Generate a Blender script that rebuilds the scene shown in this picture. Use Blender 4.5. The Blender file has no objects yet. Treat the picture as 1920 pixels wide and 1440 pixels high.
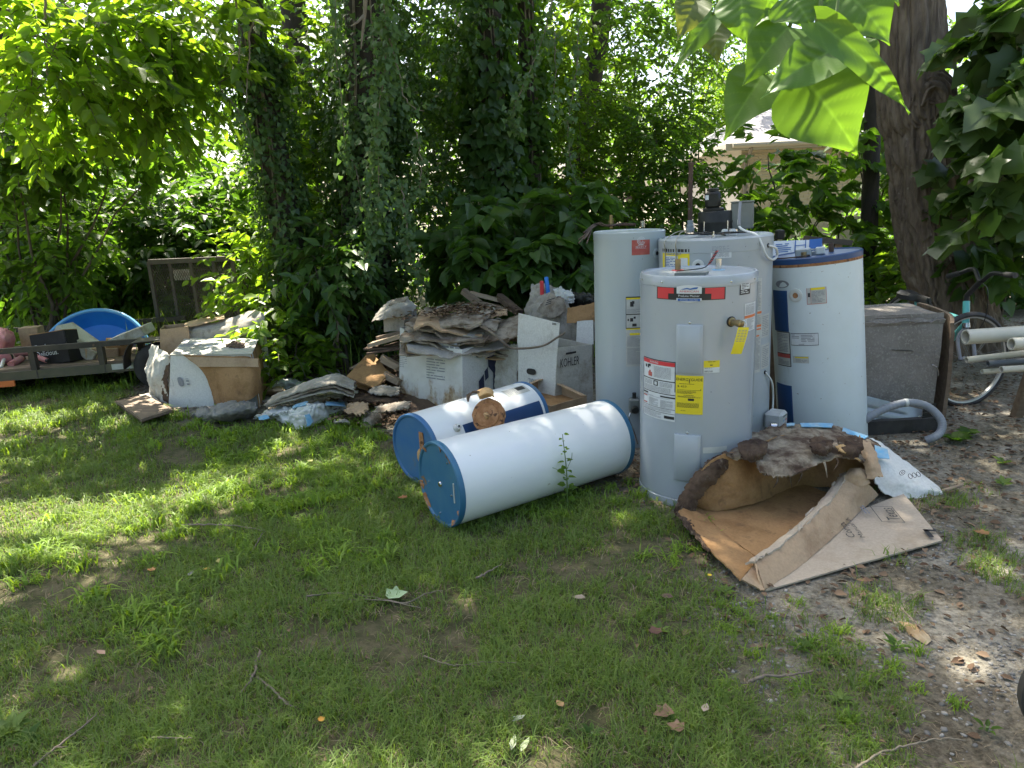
import bpy, bmesh, math, random
import numpy as np
from mathutils import Vector, Matrix

scene = bpy.context.scene
col = scene.collection
rng = np.random.default_rng(7)
random.seed(7)

# ------------------------------------------------------------------ camera, sky, sun, exposure
FPX, CAM_H, PITCH, ROLL = 1331.0, 1.45, math.radians(14.3), math.radians(2.5)
_f = np.array([0, math.cos(PITCH), -math.sin(PITCH)])
_u0 = np.array([0, math.sin(PITCH), math.cos(PITCH)])
_r0 = np.array([1.0, 0, 0])
_r = math.cos(ROLL) * _r0 - math.sin(ROLL) * _u0
_u = math.sin(ROLL) * _r0 + math.cos(ROLL) * _u0
CAM = np.array([0, 0, CAM_H])
cd = bpy.data.cameras.new('camera')
cam = bpy.data.objects.new('camera', cd)
col.objects.link(cam)
cam.matrix_world = Matrix(((_r[0], _u[0], -_f[0], CAM[0]), (_r[1], _u[1], -_f[1], CAM[1]), (_r[2], _u[2], -_f[2], CAM[2]), (0, 0, 0, 1)))
cd.sensor_width = 36.0
cd.lens = FPX / 1920.0 * 36.0
cd.clip_start, cd.clip_end = 0.05, 900.0
scene.camera = cam

SUN_EL, SUN_AZ = math.radians(60), math.radians(-28)          # azimuth from +Y (ahead), negative = to the left
SUN = np.array([math.sin(SUN_AZ) * math.cos(SUN_EL), math.cos(SUN_AZ) * math.cos(SUN_EL), math.sin(SUN_EL)])
world = bpy.data.worlds.new('World')
scene.world = world
world.use_nodes = True
wn = world.node_tree.nodes
sky = wn.new('ShaderNodeTexSky')
sky.sky_type = 'NISHITA'
sky.sun_disc = False
sky.sun_elevation = SUN_EL
sky.sun_rotation = SUN_AZ
sky.air_density, sky.dust_density, sky.ozone_density = 0.9, 4.0, 0.3
wn['Background'].inputs['Strength'].default_value = 0.10
world.node_tree.links.new(sky.outputs[0], wn['Background'].inputs['Color'])
sd = bpy.data.lights.new('sun', 'SUN')
sd.energy, sd.angle, sd.color = 5.0, math.radians(0.53), (1.0, 0.93, 0.80)
sun = bpy.data.objects.new('sun', sd)
col.objects.link(sun)
sun.rotation_euler = Vector(-SUN).to_track_quat('-Z', 'Y').to_euler()
sun.location = (SUN * 40).tolist()
scene.view_settings.view_transform = 'Standard'
scene.view_settings.look = 'None'
scene.view_settings.gamma = 1.0
scene.view_settings.exposure = 2.25
scene.view_settings.use_curve_mapping = False
scene.cycles.max_bounces = 7
scene.cycles.diffuse_bounces = 3
scene.cycles.glossy_bounces = 3
scene.cycles.transmission_bounces = 5
scene.cycles.transparent_max_bounces = 6
scene.cycles.use_denoising = True
scene.cycles.sample_clamp_indirect = 6.0
scene.render.film_transparent = False

def ray(px, py):
    return _f + (px - 960) / FPX * _r - (py - 720) / FPX * _u
def G(px, py, z=0.0):
    d = ray(px, py)
    return CAM + d * ((z - CAM_H) / d[2])
def W(px, py, Y):
    d = ray(px, py)
    return CAM + d * (Y / d[1])

# ------------------------------------------------------------------ small maths
def hash2(ix, iy, s):
    v = np.sin(ix * 127.1 + iy * 311.7 + s * 74.7) * 43758.5453
    return v - np.floor(v)
def vnoise(x, y, s=0.0):
    x = np.asarray(x, float); y = np.asarray(y, float)
    ix, iy = np.floor(x), np.floor(y)
    fx, fy = x - ix, y - iy
    fx = fx * fx * (3 - 2 * fx); fy = fy * fy * (3 - 2 * fy)
    a = hash2(ix, iy, s); b = hash2(ix + 1, iy, s); c = hash2(ix, iy + 1, s); d = hash2(ix + 1, iy + 1, s)
    return (a * (1 - fx) + b * fx) * (1 - fy) + (c * (1 - fx) + d * fx) * fy
def fbm(x, y, s=0.0, o=4):
    t = 0; a = 0.5; n = 0
    for k in range(o):
        t = t + a * vnoise(np.asarray(x) * 2 ** k, np.asarray(y) * 2 ** k, s + k * 3.1); n += a; a *= 0.5
    return t / n
def norm(v):
    return v / (np.linalg.norm(v, axis=-1, keepdims=True) + 1e-9)
def spline(pts, n):
    """Catmull-Rom through pts, n samples"""
    p = np.asarray(pts, float)
    if len(p) == 2:
        t = np.linspace(0, 1, n)[:, None]
        return p[0] * (1 - t) + p[1] * t
    q = np.vstack([2 * p[0] - p[1], p, 2 * p[-1] - p[-2]])
    t = np.linspace(0, len(p) - 1 - 1e-6, n)
    i = t.astype(int); f = (t - i)[:, None]
    a, b, c, d = q[i], q[i + 1], q[i + 2], q[i + 3]
    return 0.5 * (2 * b + (c - a) * f + (2 * a - 5 * b + 4 * c - d) * f ** 2 + (3 * b - a - 3 * c + d) * f ** 3)
def surf(grid, nu, nv):
    g = np.asarray(grid, float)
    rows = np.array([spline(r, nv) for r in g])
    return np.array([spline(rows[:, j], nu) for j in range(nv)]).transpose(1, 0, 2)
def bil(bl, br, tr, tl, nu, nv):
    bl, br, tr, tl = [np.asarray(q, float) for q in (bl, br, tr, tl)]
    s = np.linspace(0, 1, nu)[:, None, None]; t = np.linspace(0, 1, nv)[None, :, None]
    return (bl * (1 - t) + br * t) * (1 - s) + (tl * (1 - t) + tr * t) * s

# ------------------------------------------------------------------ materials
def sock(nt, n, i):
    return n.inputs[i]
def newmat(name):
    m = bpy.data.materials.new(name)
    m.use_nodes = True
    nt = m.node_tree
    return m, nt, nt.nodes, nt.links, nt.nodes['Principled BSDF']
def ramp(nodes, stops):
    r = nodes.new('ShaderNodeValToRGB')
    e = r.color_ramp.elements
    while len(e) > 1: e.remove(e[0])
    e[0].position, e[0].color = stops[0][0], (*stops[0][1], 1)
    for p, c in stops[1:]:
        k = e.new(p); k.color = (*c, 1)
    return r
def noise(nodes, links, scale, detail=5, rough=0.6, coord='Object', stretch=None, dist=0.0):
    tc = nodes.new('ShaderNodeTexCoord')
    n = nodes.new('ShaderNodeTexNoise')
    n.inputs['Scale'].default_value = scale
    n.inputs['Detail'].default_value = detail
    n.inputs['Roughness'].default_value = rough
    n.inputs['Distortion'].default_value = dist
    if stretch:
        mp = nodes.new('ShaderNodeMapping'); mp.inputs['Scale'].default_value = stretch
        links.new(tc.outputs[coord], mp.inputs[0]); links.new(mp.outputs[0], n.inputs['Vector'])
    else:
        links.new(tc.outputs[coord], n.inputs['Vector'])
    return n
def mix(nodes, links, fac, a, b):
    m = nodes.new('ShaderNodeMix'); m.data_type = 'RGBA'
    for s, v in ((m.inputs[0], fac), (m.inputs[6], a), (m.inputs[7], b)):
        if hasattr(v, 'is_linked') or hasattr(v, 'links'): links.new(v, s)
        elif isinstance(v, (int, float)): s.default_value = v
        else: s.default_value = (*v, 1)
    return m.outputs[2]
def paint(name, c, rough=0.5, metal=0.0, var=None, vs=6.0, spots=None, ss=14.0, sth=(0.60, 0.70), bump=0.0, bs=60.0, stretch=None, spec=0.5, streak=None, coat=0.0):
    """painted / worn surface: base colour, broad variation towards var, sharp worn spots, streaks of dirt, bump"""
    m, nt, N, L, b = newmat(name)
    out = c
    if var:
        n = noise(N, L, vs, 6, 0.62, stretch=stretch)
        r = ramp(N, [(0.35, (0, 0, 0)), (0.68, (1, 1, 1))]); L.new(n.outputs[0], r.inputs[0])
        out = mix(N, L, r.outputs[0], c, var)
    if streak:
        n = noise(N, L, streak[1], 5, 0.6, stretch=streak[2])
        r = ramp(N, [(streak[3], (0, 0, 0)), (streak[3] + 0.16, (1, 1, 1))]); L.new(n.outputs[0], r.inputs[0])
        out = mix(N, L, r.outputs[0], out, streak[0])
    if spots:
        n = noise(N, L, ss, 4, 0.55)
        r = ramp(N, [(sth[0], (0, 0, 0)), (sth[1], (1, 1, 1))]); L.new(n.outputs[0], r.inputs[0])
        out = mix(N, L, r.outputs[0], out, spots)
    if isinstance(out, tuple): b.inputs['Base Color'].default_value = (*out, 1)
    else: L.new(out, b.inputs['Base Color'])
    b.inputs['Roughness'].default_value = rough
    b.inputs['Metallic'].default_value = metal
    b.inputs['Specular IOR Level'].default_value = spec
    b.inputs['Coat Weight'].default_value = coat
    if bump:
        n = noise(N, L, bs, 6, 0.65, stretch=stretch)
        bp = N.new('ShaderNodeBump'); bp.inputs['Strength'].default_value = bump; bp.inputs['Distance'].default_value = 0.01
        L.new(n.outputs[0], bp.inputs['Height']); L.new(bp.outputs[0], b.inputs['Normal'])
    return m
def leafmat(name, dark, light, trans, rough=0.42, tw=0.42, spec=0.5):
    """leaf: per-leaf colour from the 'tint' attribute, gloss on top, light glowing through"""
    m, nt, N, L, b = newmat(name)
    at = N.new('ShaderNodeAttribute'); at.attribute_name = 'tint'
    c = mix(N, L, at.outputs['Fac'], dark, light)
    L.new(c, b.inputs['Base Color'])
    b.inputs['Roughness'].default_value = rough
    b.inputs['Specular IOR Level'].default_value = spec
    t = N.new('ShaderNodeBsdfTranslucent')
    tcol = mix(N, L, at.outputs['Fac'], tuple(x * 0.75 for x in trans), trans)
    L.new(tcol, t.inputs['Color'])
    ms = N.new('ShaderNodeMixShader'); ms.inputs[0].default_value = tw
    L.new(b.outputs[0], ms.inputs[1]); L.new(t.outputs[0], ms.inputs[2])
    L.new(ms.outputs[0], N['Material Output'].inputs['Surface'])
    return m
def cardboard(name, c, stain, stain_th=0.58, grime=None, sc=5.0, rough=0.85, bump=0.25):
    m, nt, N, L, b = newmat(name)
    n1 = noise(N, L, sc, 7, 0.66)
    r1 = ramp(N, [(stain_th - 0.08, (0, 0, 0)), (stain_th + 0.12, (1, 1, 1))]); L.new(n1.outputs[0], r1.inputs[0])
    o = mix(N, L, r1.outputs[0], c, stain)
    if grime:
        n3 = noise(N, L, sc * 2.7, 5, 0.7, stretch=(1, 1, 0.45))
        r3 = ramp(N, [(0.56, (0, 0, 0)), (0.74, (1, 1, 1))]); L.new(n3.outputs[0], r3.inputs[0])
        o = mix(N, L, r3.outputs[0], o, grime)
    n2 = noise(N, L, 90, 3, 0.6)
    r2 = ramp(N, [(0.3, (0.86, 0.86, 0.86)), (0.7, (1.06, 1.06, 1.06))]); L.new(n2.outputs[0], r2.inputs[0])
    mu = N.new('ShaderNodeMix'); mu.data_type = 'RGBA'; mu.blend_type = 'MULTIPLY'; mu.inputs[0].default_value = 1
    L.new(o, mu.inputs[6]); L.new(r2.outputs[0], mu.inputs[7])
    L.new(mu.outputs[2], b.inputs['Base Color'])
    b.inputs['Roughness'].default_value = rough
    b.inputs['Specular IOR Level'].default_value = 0.2
    nb = noise(N, L, 26, 6, 0.7)
    bp = N.new('ShaderNodeBump'); bp.inputs['Strength'].default_value = bump; bp.inputs['Distance'].default_value = 0.012
    L.new(nb.outputs[0], bp.inputs['Height']); L.new(bp.outputs[0], b.inputs['Normal'])
    return m

MT = {}
MT['grey_enamel'] = paint('grey_enamel', (0.365, 0.40, 0.43), 0.27, var=(0.33, 0.365, 0.39), vs=2.0, bump=0.015, bs=30, coat=0.15, spots=(0.22, 0.22, 0.21), ss=55, sth=(0.72, 0.75))
MT['grey_enamel_dirty'] = paint('grey_enamel_dirty', (0.36, 0.40, 0.42), 0.40, var=(0.32, 0.35, 0.36), vs=3.0, streak=((0.20, 0.18, 0.14), 9.0, (1, 1, 0.25), 0.66), bump=0.02, bs=30, spots=(0.10, 0.07, 0.05), ss=48, sth=(0.70, 0.73))
MT['grey_pale'] = paint('grey_pale', (0.39, 0.43, 0.43), 0.30, var=(0.36, 0.42, 0.44), vs=2.5, streak=((0.26, 0.27, 0.25), 7.0, (1, 1, 0.2), 0.67), bump=0.02, bs=30, spots=(0.12, 0.09, 0.06), ss=60, sth=(0.73, 0.75))
MT['white_enamel'] = paint('white_enamel', (0.72, 0.75, 0.76), 0.32, var=(0.68, 0.71, 0.72), vs=2.0, bump=0.015, bs=25, spots=(0.30, 0.26, 0.2), ss=50, sth=(0.725, 0.75), coat=0.2)
MT['white_worn'] = paint('white_worn', (0.60, 0.67, 0.68), 0.45, var=(0.55, 0.61, 0.60), vs=3.0, streak=((0.38, 0.38, 0.34), 8.0, (1, 1, 0.22), 0.66), bump=0.03, bs=20, spots=(0.20, 0.15, 0.10), ss=42, sth=(0.70, 0.73))
MT['blue_cap'] = paint('blue_cap', (0.022, 0.115, 0.235), 0.42, var=(0.045, 0.15, 0.24), vs=7.0, spots=(0.20, 0.115, 0.05), ss=9, sth=(0.665, 0.70), bump=0.05, bs=30)
MT['blue_cap_dull'] = paint('blue_cap_dull', (0.018, 0.11, 0.29), 0.5, var=(0.05, 0.14, 0.26), vs=5.0, streak=((0.12, 0.11, 0.08), 5.0, (1, 1, 1), 0.62), bump=0.04, bs=30)
MT['blue_panel'] = paint('blue_panel', (0.010, 0.045, 0.14), 0.4, var=(0.016, 0.06, 0.16), vs=8.0)
MT['paper'] = paint('paper', (0.62, 0.65, 0.66), 0.6, var=(0.54, 0.56, 0.56), vs=18.0)
MT['paper_aged'] = paint('paper_aged', (0.50, 0.51, 0.47), 0.7, var=(0.40, 0.40, 0.36), vs=14.0)
MT['yellow'] = paint('yellow', (0.74, 0.60, 0.015), 0.5, var=(0.70, 0.56, 0.02), vs=9.0)
MT['red'] = paint('red', (0.58, 0.035, 0.045), 0.4)
MT['red_faded'] = paint('red_faded', (0.40, 0.06, 0.055), 0.45, var=(0.45, 0.13, 0.09), vs=16.0)
MT['orange'] = paint('orange', (0.62, 0.16, 0.04), 0.5)
MT['ink'] = paint('ink', (0.018, 0.018, 0.02), 0.5)
MT['ink_grey'] = paint('ink_grey', (0.22, 0.23, 0.25), 0.6)
MT['navy'] = paint('navy', (0.015, 0.02, 0.055), 0.7, var=(0.03, 0.035, 0.07), vs=20)
MT['blue_print'] = paint('blue_print', (0.02, 0.10, 0.33), 0.5)
MT['cyan_print'] = paint('cyan_print', (0.09, 0.32, 0.54), 0.8, var=(0.30, 0.42, 0.48), vs=16)
MT['black_plastic'] = paint('black_plastic', (0.012, 0.012, 0.011), 0.45, spec=0.3, var=(0.03, 0.032, 0.028), vs=10, bump=0.03)
MT['grey_steel'] = paint('grey_steel', (0.17, 0.185, 0.17), 0.5, var=(0.13, 0.14, 0.125), vs=8)
MT['galvanised'] = paint('galvanised', (0.33, 0.38, 0.41), 0.45, metal=0.35, var=(0.27, 0.31, 0.33), vs=12, bump=0.02)
MT['brass'] = paint('brass', (0.36, 0.27, 0.13), 0.38, metal=0.8, var=(0.24, 0.18, 0.10), vs=30)
MT['chrome'] = paint('chrome', (0.55, 0.56, 0.57), 0.25, metal=1.0)
MT['rust_pipe'] = paint('rust_pipe', (0.060, 0.034, 0.022), 0.75, var=(0.10, 0.06, 0.04), vs=18, spots=(0.13, 0.15, 0.13), ss=25, sth=(0.68, 0.72), bump=0.2)
MT['rust'] = paint('rust', (0.24, 0.10, 0.035), 0.85, var=(0.42, 0.22, 0.10), vs=26, spots=(0.09, 0.04, 0.02), ss=32, sth=(0.56, 0.64), bump=0.5, bs=40)
MT['foam'] = paint('foam', (0.50, 0.33, 0.15), 0.9, var=(0.36, 0.20, 0.09), vs=12, bump=0.5, bs=30)
MT['white_cable'] = paint('white_cable', (0.60, 0.62, 0.60), 0.45)
MT['dirty_cable'] = paint('dirty_cable', (0.36, 0.34, 0.26), 0.6)
MT['red_wire'] = paint('red_wire', (0.42, 0.04, 0.05), 0.45)
MT['black_wire'] = paint('black_wire', (0.015, 0.015, 0.015), 0.45)
MT['grey_hose'] = paint('grey_hose', (0.20, 0.22, 0.25), 0.5, var=(0.24, 0.25, 0.26), vs=12)
MT['card_brown'] = cardboard('card_brown', (0.34, 0.200, 0.090), (0.22, 0.120, 0.050), 0.56, grime=(0.15, 0.09, 0.05))
MT['card_tan'] = cardboard('card_tan', (0.42, 0.30, 0.19), (0.30, 0.20, 0.12), 0.55)
MT['card_grey'] = cardboard('card_grey', (0.36, 0.335, 0.29), (0.25, 0.22, 0.17), 0.54, grime=(0.16, 0.13, 0.10))
MT['card_wet'] = cardboard('card_wet', (0.105, 0.070, 0.045), (0.045, 0.028, 0.020), 0.50, grime=(0.20, 0.16, 0.12), sc=9, bump=0.7)
MT['card_rot'] = cardboard('card_rot', (0.34, 0.29, 0.215), (0.085, 0.055, 0.038), 0.47, grime=(0.045, 0.03, 0.022), sc=7, bump=0.7)
MT['card_white'] = cardboard('card_white', (0.64, 0.64, 0.60), (0.44, 0.36, 0.25), 0.66, grime=(0.46, 0.44, 0.39), sc=3.0, bump=0.12)
MT['card_white_dirty'] = cardboard('card_white_dirty', (0.50, 0.49, 0.43), (0.25, 0.21, 0.15), 0.56, grime=(0.30, 0.27, 0.21), sc=4.0, bump=0.2)
MT['card_layers'] = cardboard('card_layers', (0.32, 0.28, 0.225), (0.15, 0.11, 0.075), 0.50, grime=(0.10, 0.07, 0.05), sc=9, bump=0.7)
MT['card_flap'] = cardboard('card_flap', (0.43, 0.36, 0.275), (0.34, 0.27, 0.19), 0.62, sc=3, bump=0.1)
MT['stain_brown'] = cardboard('stain_brown', (0.33, 0.22, 0.11), (0.42, 0.34, 0.22), 0.50, sc=12, bump=0.1)
def stained_card():
    m, nt, N, L, b = newmat('card_white_stained')
    n = noise(N, L, 7, 7, 0.7, stretch=(1, 1, .5)); tc = N.new('ShaderNodeTexCoord'); sx = N.new('ShaderNodeSeparateXYZ'); L.new(tc.outputs['Object'], sx.inputs[0])
    m1 = N.new('ShaderNodeMath'); m1.operation = 'MULTIPLY_ADD'; L.new(sx.outputs[2], m1.inputs[0]); m1.inputs[1].default_value = -1.15; L.new(n.outputs[0], m1.inputs[2])
    r = ramp(N, [(.34, (0, 0, 0)), (.46, (1, 1, 1))]); L.new(m1.outputs[0], r.inputs[0])
    n2 = noise(N, L, 20, 6, .7); r2 = ramp(N, [(.4, (.24, .145, .065)), (.62, (.48, .38, .24))]); L.new(n2.outputs[0], r2.inputs[0])
    n3 = noise(N, L, 3, 6, .65); r3 = ramp(N, [(.4, (.64, .64, .60)), (.68, (.50, .485, .43))]); L.new(n3.outputs[0], r3.inputs[0])
    L.new(mix(N, L, r.outputs[0], r3.outputs[0], r2.outputs[0]), b.inputs['Base Color']); b.inputs['Roughness'].default_value = .85
    return m
MT['card_white_stained'] = stained_card()
MT['plastic_white'] = paint('plastic_white', (0.58, 0.60, 0.58), 0.4, var=(0.42, 0.42, 0.38), vs=9, bump=0.2, bs=14)
MT['black_box'] = cardboard('black_box', (0.022, 0.021, 0.022), (0.04, 0.036, 0.035), 0.6, sc=6, bump=0.05, rough=0.6)
MT['pink'] = paint('pink', (0.42, 0.14, 0.15), 0.7, var=(0.50, 0.24, 0.23), vs=9, bump=0.1)
MT['pool_blue'] = paint('pool_blue', (0.012, 0.17, 0.62), 0.35, var=(0.02, 0.22, 0.70), vs=4)
MT['pool_rim'] = paint('pool_rim', (0.16, 0.42, 0.76), 0.4)
MT['trailer_steel'] = paint('trailer_steel', (0.028, 0.025, 0.022), 0.6, var=(0.06, 0.05, 0.038), vs=6, spots=(0.12, 0.07, 0.045), ss=20, sth=(.64, .72), bump=0.2)
MT['trailer_grime'] = paint('trailer_grime', (0.11, 0.095, 0.06), 0.75, var=(0.07, 0.07, 0.045), vs=8, bump=0.2)
MT['gate_steel'] = paint('gate_steel', (0.085, 0.072, 0.06), 0.65, var=(0.12, 0.10, 0.08), vs=12, bump=0.1)
MT['rubber'] = paint('rubber', (0.016, 0.016, 0.017), 0.75, var=(0.045, 0.042, 0.038), vs=10, bump=0.2)
MT['wood_old'] = paint('wood_old', (0.21, 0.155, 0.105), 0.8, var=(0.13, 0.09, 0.06), vs=10, stretch=(0.25, 3, 3), bump=0.4, bs=40)
MT['wood_pale'] = paint('wood_pale', (0.36, 0.28, 0.19), 0.8, var=(0.25, 0.18, 0.12), vs=10, stretch=(0.25, 3, 3), bump=0.4, bs=40)
MT['wood_rot'] = paint('wood_rot', (0.13, 0.085, 0.055), 0.9, var=(0.07, 0.045, 0.03), vs=14, bump=0.7, bs=30)
MT['chipboard'] = paint('chipboard', (0.245, 0.222, 0.195), 0.9, var=(0.165, 0.146, 0.125), vs=5, spots=(0.285, 0.265, 0.235), ss=70, sth=(0.54, 0.66), bump=0.6, bs=55)
MT['cloth_grey'] = paint('cloth_grey', (0.17, 0.165, 0.155), 0.95, var=(0.25, 0.24, 0.21), vs=9, bump=0.6, bs=22)
MT['pvc'] = paint('pvc', (0.52, 0.50, 0.42), 0.4, var=(0.46, 0.44, 0.36), vs=7, spots=(0.25, 0.22, 0.16), ss=30, sth=(0.70, 0.74))
MT['pvc_grey'] = paint('pvc_grey', (0.10, 0.11, 0.12), 0.45)
MT['teal'] = paint('teal', (0.10, 0.42, 0.40), 0.3)
MT['rim_alu'] = paint('rim_alu', (0.45, 0.45, 0.44), 0.35, metal=0.6)
MT['saddle'] = paint('saddle', (0.015, 0.015, 0.016), 0.5, bump=0.05)
MT['twig'] = paint('twig', (0.20, 0.165, 0.125), 0.85, var=(0.13, 0.10, 0.075), vs=20, bump=0.3)
MT['twig_dark'] = paint('twig_dark', (0.07, 0.055, 0.04), 0.85, var=(0.11, 0.09, 0.065), vs=20, bump=0.3)
MT['vine_stem'] = paint('vine_stem', (0.23, 0.195, 0.145), 0.85, var=(0.16, 0.13, 0.09), vs=20, bump=0.2)
MT['stalk'] = paint('stalk', (0.10, 0.16, 0.04), 0.6)
MT['brick'] = paint('brick', (0.44, 0.375, 0.27), 0.9, var=(0.36, 0.30, 0.21), vs=3.0, bump=0.2)
MT['mortar'] = paint('mortar', (0.47, 0.44, 0.38), 0.95)
MT['roof'] = paint('roof', (0.30, 0.29, 0.29), 0.85, var=(0.22, 0.21, 0.21), vs=6, bump=0.3)
MT['fascia'] = paint('fascia', (0.30, 0.27, 0.22), 0.7)
MT['downpipe'] = paint('downpipe', (0.14, 0.12, 0.10), 0.6)
MT['bark'] = paint('bark', (0.215, 0.165, 0.118), 0.95, var=(0.075, 0.054, 0.038), vs=26, stretch=(1, 1, 0.16), spots=(0.22, 0.195, 0.155), ss=24, sth=(0.64, 0.74), bump=1.0, bs=34)
MT['bark_dark'] = paint('bark_dark', (0.055, 0.043, 0.033), 0.95, var=(0.03, 0.025, 0.02), vs=12, stretch=(1, 1, 0.35), bump=0.8, bs=40)

MT['leaf_mid'] = leafmat('leaf_mid', (0.040, 0.085, 0.016), (0.090, 0.160, 0.025), (0.20, 0.40, 0.020), tw=0.5, rough=0.52, spec=0.35)
MT['leaf_bright'] = leafmat('leaf_bright', (0.065, 0.130, 0.016), (0.130, 0.215, 0.025), (0.33, 0.54, 0.022), tw=0.55, rough=0.42)
MT['leaf_dark'] = leafmat('leaf_dark', (0.038, 0.084, 0.020), (0.075, 0.140, 0.028), (0.14, 0.30, 0.02), tw=0.4, rough=0.40)
MT['leaf_ivy'] = leafmat('leaf_ivy', (0.034, 0.074, 0.020), (0.090, 0.155, 0.040), (0.15, 0.31, 0.025), tw=0.38, rough=0.42)
MT['leaf_vine'] = leafmat('leaf_vine', (0.060, 0.115, 0.040), (0.120, 0.190, 0.070), (0.17, 0.33, 0.04), tw=0.42, rough=0.42)
MT['leaf_maple'] = leafmat('leaf_maple', (0.040, 0.078, 0.022), (0.080, 0.130, 0.036), (0.14, 0.28, 0.02), tw=0.4, rough=0.36, spec=0.6)
MT['leaf_litter'] = leafmat('leaf_litter', (0.085, 0.052, 0.032), (0.24, 0.165, 0.105), (0.12, 0.07, 0.03), tw=0.08, rough=0.8, spec=0.2)
MT['grass'] = leafmat('grass', (0.076, 0.136, 0.030), (0.180, 0.262, 0.052), (0.31, 0.45, 0.04), tw=0.40, rough=0.5, spec=0.35)
MT['crabgrass'] = leafmat('crabgrass', (0.130, 0.235, 0.022), (0.215, 0.330, 0.040), (0.38, 0.56, 0.03), tw=0.42, rough=0.5, spec=0.35)
MT['straw'] = leafmat('straw', (0.19, 0.150, 0.095), (0.34, 0.28, 0.185), (0.2, 0.15, 0.08), tw=0.1, rough=0.85, spec=0.2)
MT['stone'] = leafmat('stone', (0.13, 0.125, 0.115), (0.33, 0.315, 0.285), (0.1, 0.1, 0.1), tw=0.0, rough=0.85, spec=0.25)

# ------------------------------------------------------------------ object helpers
def tag(o, label=None, cat=None, group=None, kind=None):
    if label: o['label'] = label
    if cat: o['category'] = cat
    if group: o['group'] = group
    if kind: o['kind'] = kind
    return o
def thing(name, label, cat, loc=(0, 0, 0), rotz=0.0, group=None, rot=None):
    o = bpy.data.objects.new(name, None)
    col.objects.link(o)
    o.empty_display_size = 0.1
    o.location = [float(c) for c in loc]
    o.rotation_euler = rot if rot else (0, 0, rotz)
    return tag(o, label, cat, group)
def copy_tree(o, parent=None):
    c = o.copy()
    col.objects.link(c)
    c.parent = parent
    for ch in list(o.children): copy_tree(ch, c)
    return c
def mesh_obj(name, V, Fc, mat, parent=None, smooth=False, attrs=None, world=False):
    V = np.asarray(V, float)
    if world and parent is not None:
        mw = np.array(parent.matrix_basis.inverted())
        if parent.parent is not None: mw = mw @ np.array(parent.parent.matrix_basis.inverted())
        V = V @ mw[:3, :3].T + mw[:3, 3]
    me = bpy.data.meshes.new(name)
    if isinstance(Fc, np.ndarray):                 # uniform polygons: fast path
        nf, k = Fc.shape
        me.vertices.add(len(V)); me.vertices.foreach_set('co', V.ravel().astype(np.float32))
        me.loops.add(nf * k); me.loops.foreach_set('vertex_index', Fc.ravel().astype(np.int32))
        me.polygons.add(nf); me.polygons.foreach_set('loop_start', np.arange(0, nf * k, k, dtype=np.int32))
        me.update(calc_edges=True)
    else:
        me.from_pydata(V.tolist(), [], Fc)
        me.update()
    if attrs:
        for k, a in attrs.items():
            at = me.attributes.new(k, 'FLOAT', 'POINT'); at.data.foreach_set('value', np.asarray(a, np.float32))
    if smooth:
        me.polygons.foreach_set('use_smooth', np.ones(len(me.polygons), bool))
    me.materials.append(MT[mat] if isinstance(mat, str) else mat)
    o = bpy.data.objects.new(name, me)
    col.objects.link(o)
    if parent is not None: o.parent = parent
    return o
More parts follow.
